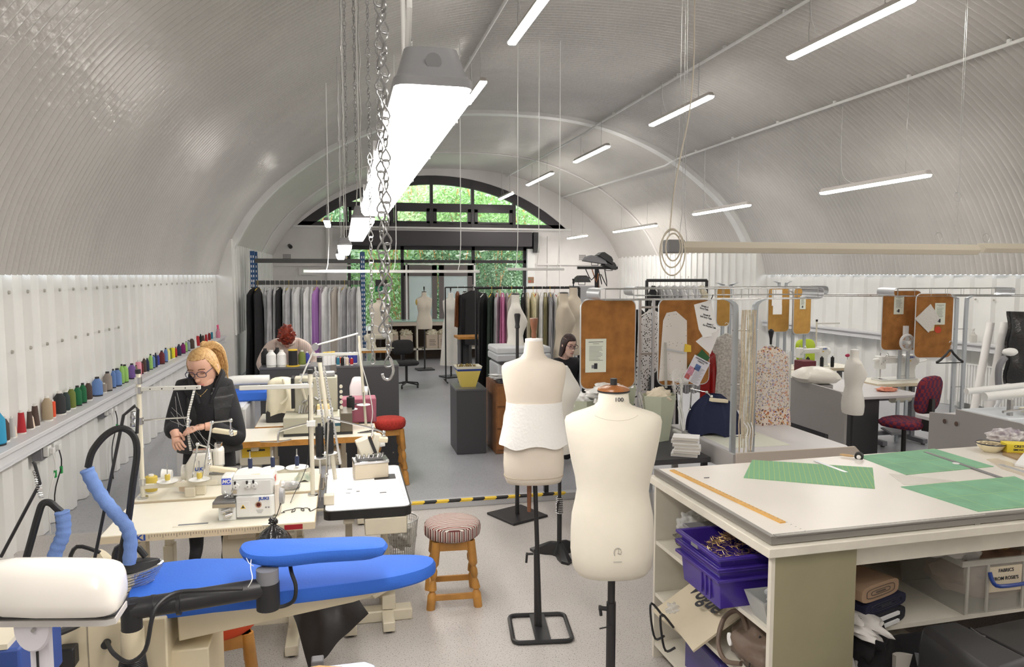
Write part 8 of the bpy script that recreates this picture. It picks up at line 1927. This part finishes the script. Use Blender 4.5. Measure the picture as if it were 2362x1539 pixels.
    if pony:
        b = MB(); b.T = M; rnd = random.Random(5)
        for i in range(26):
            dx, dz = rnd.uniform(-.03, .03), rnd.uniform(-.02, .02)
            b.tube([(dx*.3, .07, .085+dz), (.01+dx, .108, .095+dz), (.03+dx*1.3, .135, .04+dz), (.045+dx*1.2, .12, -.04), (.045+dx, .1, -.1-rnd.random()*.05)], [.012, .013, .012, .009, .004], 6, sub=3)
        b.build('ponytail', hair, hr); b = MB(); b.T = M; b.tube([(.0+.022*math.cos(a), .08+.008*math.sin(a), .09+.022*math.sin(a)) for a in [2*math.pi*i/14 for i in range(14)]], .005, 6, True); b.build('hair_tie', blackp, hr)
    return h_
def hand(t, wrist, d, up, lab, curl=.5, m=None, L=.085, thumb=1, spread=.012):
    """palm at wrist pointing along d, palm normal = up"""
    d = Vector(d).normalized(); up = Vector(up); up = (up-d*up.dot(d)).normalized(); sd = d.cross(up); w_ = Vector(wrist)
    V = [w_, w_+d*.035, w_+d*L*.95]; E = [(0, 1), (1, 2)]; Rd = [(.024, .02), (.032, .018), (.034, .014)]
    for i, (o_, l_) in enumerate(((-1.5, .062), (-.5, .075), (.5, .07), (1.5, .055))):
        b0 = w_+d*L+sd*o_*.019; k = len(V)
        a1 = curl*.6; a2 = curl*1.4+.1*i*curl
        p1 = b0+(d*math.cos(a1*.5)-up*math.sin(a1*.5))*l_*.42+sd*o_*spread*.2; p2 = p1+(d*math.cos(a1+a2*.4)-up*math.sin(a1+a2*.4))*l_*.34; p3 = p2+(d*math.cos(a1+a2*.9)-up*math.sin(a1+a2*.9))*l_*.28
        V += [b0, p1, p2, p3]; Rd += [.0105, .0095, .0085, .007]; E += [(2, k), (k, k+1), (k+1, k+2), (k+2, k+3)]
    k = len(V); b0 = w_+d*.03+sd*thumb*.028; V += [b0, b0+d*.03+sd*thumb*.018-up*.008, b0+d*.058+sd*thumb*.012-up*.02]; Rd += [.014, .0105, .008]; E += [(1, k), (k, k+1), (k+1, k+2)]
    return skinmesh(lab, V, E, Rd, m or skin, t, 1, 1)
# ---- blonde woman
Yw = 5.62; a = aty(478, 900, Yw); W_ = thing('person', 'blonde woman with ponytail and glasses in a black padded jacket, looking down at thread', 'person', (a.x, Yw, 0), 0)
k_ = mat('black_jersey', (.012, .012, .015), .85, bump=.2, bs=90)
zs_ = 1.24
hc = aty(468, 847, Yw-.06); hx = hc.x-a.x; hz = hc.z
M = Matrix.Translation((hx, -.06, hz)) @ Matrix.Rotation(R(-16), 4, 'Z') @ Matrix.Rotation(R(21), 4, 'X') @ Matrix.Rotation(R(-4), 4, 'Y') @ Matrix.Diagonal((1.27, 1.2, 1.14, 1))
blonde = mat('blonde_hair', (.62, .4, .17), .5, var=.3, vs=60, c2=(.42, .23, .08), bump=.5, bs=120)
head_parts(W_, M, blonde, pony=True)
# body: one skinned surface with legs
rx = lambda px, py, dy=0: (aty(px, py, Yw+dy)-Vector((a.x, Yw, 0)))
sL, sR = rx(420, 930), rx(520, 915); eL, eR = rx(403, 988, -.12), rx(545, 1000, -.1); wL, wR = rx(412, 992, -.3), rx(462, 985, -.3)
wL = rx(402, 995, -.28)
V = [(0.0, 0, .9), (0.01, 0, 1.05), (.02, -.01, 1.2), (.02, -.01, 1.31), (.01, 0, 1.38), (sL.x+.03, 0, 1.28), tuple(eL+Vector((0, .02, -.02))), tuple(wL), (sR.x-.02, 0, 1.28), tuple(eR+Vector((0.0, .02, -.06))), tuple(wR+Vector((.06, .02, -.0))), (-.1, 0, .78), (-.11, -.01, .45), (-.11, .02, .1), (.1, 0, .78), (.11, -.01, .45), (.11, .02, .1), (-.11, -.12, .04), (.11, -.12, .04)]
E = [(0, 1), (1, 2), (2, 3), (3, 4), (3, 5), (5, 6), (6, 7), (3, 8), (8, 9), (9, 10), (0, 11), (11, 12), (12, 13), (0, 14), (14, 15), (15, 16), (13, 17), (16, 18)]
Rd = [(.19, .14), (.18, .13), (.19, .14), (.13, .1), .062, .1, .088, .055, .1, .09, .055, (.1, .1), .07, .05, (.1, .1), .07, .05, .04, .04]
skinmesh('body', V, E, Rd, k_, W_, 0, 2)
# skin at the neckline, vest collar, quilted panels
b = MB(); ell(b, (.0, -.078, 1.345), (.062, .045, .075), 16); b.cyl((.005, -.01, 1.3), (hx*.6, -.03, hz-.1), .058, .052, 16); b.build('neck', skin, W_, ang=80)
vq = mat('quilted_vest', (.016, .016, .018), .5, bump=.9, bs=16)
for s_ in (-1, 1):
    def vest(u, v, s_=s_):
        ang_ = (.3+u*.95)*s_; z = .84+.46*v; rx_ = .19-.03*max(0, v-.7)*3+.04*(1-v)**2; ry_ = .158-.05*max(0, v-.75)
        return (.01+rx_*math.sin(ang_), -ry_*math.cos(ang_)*1.03, z+.01*math.sin(v*40))
    MB().sheet(vest, 14, 40, .014).build('vest_panel', vq, W_, ang=80)
    MB().tube([(s_*.035+.01, -.165, 1.2), (s_*.085+.01, -.13, 1.33), (s_*.1+.01, -.04, 1.395), (s_*.05, .06, 1.41)], [.014, .022, .024, .02], 8, sub=4).build('collar', k_, W_)
for (w_, d_, up_, cu, th, nm) in ((wR+Vector((.04, 0, 0)), (-1, -.15, -.12), (0, -.35, 1), .35, 1, 'hand'), (wL+Vector((0, 0, .0)), (.28, -.5, -.8), (-.3, -.8, .3), .75, -1, 'hand')):
    hand(W_, w_, d_, up_, nm, cu, thumb=th)
b = MB(); b.cyl(wL, wL+Vector((.02, -.03, -.04)), .03, .026); b.cyl(wR+Vector((.07, .01, 0)), wR+Vector((.03, 0, 0)), .032, .027); b.build('wrist', skin, W_)
b = MB(); P_ = smooth([rx(448, 900, -.19), rx(442, 925, -.21), rx(434, 960, -.22), rx(434, 1000, -.25), rx(440, 1040, -.24)], 5)
b.loft([[(p.x-.008, p.y, p.z), (p.x+.008, p.y, p.z), (p.x+.008, p.y+.002, p.z), (p.x-.008, p.y+.002, p.z)] for p in P_]); P_ = smooth([rx(497, 878, -.06), rx(493, 895, -.12), rx(488, 910, -.15)], 4); b.loft([[(p.x-.008, p.y, p.z), (p.x+.008, p.y, p.z), (p.x+.008, p.y+.002, p.z), (p.x-.008, p.y+.002, p.z)] for p in P_])
b.build('tape_measure', stripes('tape', [(0, (.8, .8, .76)), (.8, (.1, .1, .1))], 60, 2), W_)
b = MB(); b.tube([rx(450, 900, -.15), rx(462, 913, -.17), rx(478, 898, -.15)], .001, 4, sub=3); ell(b, rx(463, 914, -.175), (.005, .003, .006), 8); b.build('necklace', mat('gold', (.8, .55, .2), .2, 1), W_)
b = MB(); 
b.T = M; b.tube([(.076+.003*math.cos(i*.7), .012+.0, -.055+.013*math.sin(i*.7)) for i in range(9)], .0015, 5, True); b.build('earring', mat('gold', 0), W_)
# pale threads running down past her hands
t = thing('thread_strands', 'pale threads running from the stand bar to the white machine', 'threads', aty(440, 970, 5.1)); o = Vector(t.location)
for (x0, y0, x1_, y1_) in ((404, 915, 412, 985), (408, 905, 430, 985), (396, 940, 440, 975), (394, 950, 424, 985), (392, 970, 445, 985), (440, 990, 470, 1030), (445, 985, 500, 1035), (455, 985, 480, 1030), (430, 985, 448, 1030)):
    MB().tube([aty(x0, y0, 5.15)-o, aty((x0+x1_)/2, (y0+y1_)/2+3, 5.12)-o, aty(x1_, y1_, 5.1)-o], .0005, 4, sub=2).build('strand', paper, t)
# ---- red haired person, bent over
Yr = 8.95; a = aty(663, 800, Yr); P2 = thing('person', 'person with red hair in a pale striped shirt, bent over work behind the white cones', 'person', (a.x, Yr, 0), 0)
sh_ = stripes('shirt_stripe', [(0, (.62, .5, .44)), (.7, (.5, .4, .36))], 45, 0)
V = [(0, .3, .66), (0, .27, .92), (0, .18, 1.18), (0, .06, 1.3), (-.2, .05, 1.25), (-.31, -.02, 1.06), (-.2, -.22, .98), (.2, .05, 1.25), (.31, -.02, 1.06), (.2, -.22, .98), (-.1, .05, .55), (-.1, -.15, .5), (-.1, -.15, .05), (.1, .05, .55), (.1, -.15, .5), (.1, -.15, .05)]
E = [(0, 1), (1, 2), (2, 3), (3, 4), (4, 5), (5, 6), (3, 7), (7, 8), (8, 9), (0, 10), (10, 11), (11, 12), (0, 13), (13, 14), (14, 15)]
skinmesh('body', V, E, [(.17, .14), (.18, .14), (.19, .14), (.13, .11), .085, .06, .045, .085, .06, .045, .1, .085, .06, .1, .085, .06], sh_, P2)
hz = aty(663, 775, Yr-.1).z
M = Matrix.Translation((0.0, -.1, hz)) @ Matrix.Rotation(R(52), 4, 'X') @ Matrix.Scale(1.06, 4)
head_parts(P2, M, mat('red_hair', (.3, .035, .01), .5, var=.6, vs=30, c2=(.12, .01, .005), bump=.6, bs=50), glasses=False, messy=True)
for s_ in (-1, 1): hand(P2, (s_*.2, -.22, .98), (-s_*.5, -.6, -.6), (0, -.3, 1), 'hand', .7, thumb=-s_)
b = MB(); b.tube([(-.07, -.03, 1.31), (0, -.07, 1.29), (.07, -.03, 1.31), (.06, .05, 1.36), (-.06, .05, 1.36)], .02, 8, True, 3); b.build('collar', sh_, P2)
tb = thing('stool', 'low stool under the red haired person', 'stool', (a.x, Yr+.3, 0)); MB().cyl((0, 0, .45), (0, 0, .5), .18).build('seat', dgrey, tb); MB().cyl((0, 0, 0), (0, 0, .45), .03).build('column', dark, tb)
# ---- dark haired woman with glasses
Yd = 8.0; a = aty(1309, 800, Yd); P3_ = thing('person', 'dark haired woman with glasses glimpsed between the dress forms and the cork board', 'person', (a.x, Yd, 0), 0)
V = [(0, .1, .5), (0, .1, .75), (0, .06, 1.0), (0, .04, 1.12), (-.17, .03, 1.06), (-.24, -.05, .85), (-.12, -.25, .8), (.17, .03, 1.06), (.24, -.05, .85), (.12, -.25, .8), (-.1, -.12, .5), (-.1, -.3, .48), (-.1, -.3, .05), (.1, -.12, .5), (.1, -.3, .48), (.1, -.3, .05)]
skinmesh('body', V, E, [(.17, .14), (.16, .12), (.17, .12), (.12, .09), .075, .055, .04, .075, .055, .04, .1, .08, .06, .1, .08, .06], k_, P3_)
hz = aty(1309, 795, Yd-.05).z
M = Matrix.Translation((0, -.05, hz)) @ Matrix.Rotation(R(20), 4, 'Z') @ Matrix.Rotation(R(14), 4, 'X') @ Matrix.Scale(1.0, 4)
head_parts(P3_, M, mat('dark_hair', (.035, .012, .01), .45, var=.4, vs=40, bump=.4, bs=80), long_=True, sk=mat('skin_pale', (.78, .52, .43), .55))
for s_ in (-1, 1): hand(P3_, (s_*.12, -.25, .8), (-s_*.3, -.8, -.2), (0, -.2, 1), 'hand', .6, m=mat('skin_pale'), thumb=-s_)
tb = thing('stool', 'stool under the dark haired woman', 'stool', (a.x, Yd+.05, 0)); MB().cyl((0, 0, .38), (0, 0, .42), .2).build('seat', dgrey, tb); MB().cyl((0, 0, 0), (0, 0, .38), .03).build('column', dark, tb)
b = MB(); b.sheet(lambda u, v: (.3*u+.03*math.sin(12*u), .05*math.sin(9*u+3*v), 1.0*v), 30, 10, .01); solo(b, 'draped_coat', mat('charcoal_coat', (.02, .025, .025), .9), 'dark coat draped beside the dark haired woman', 'coat', loc=(a.x+.08, Yd-.35, .15))
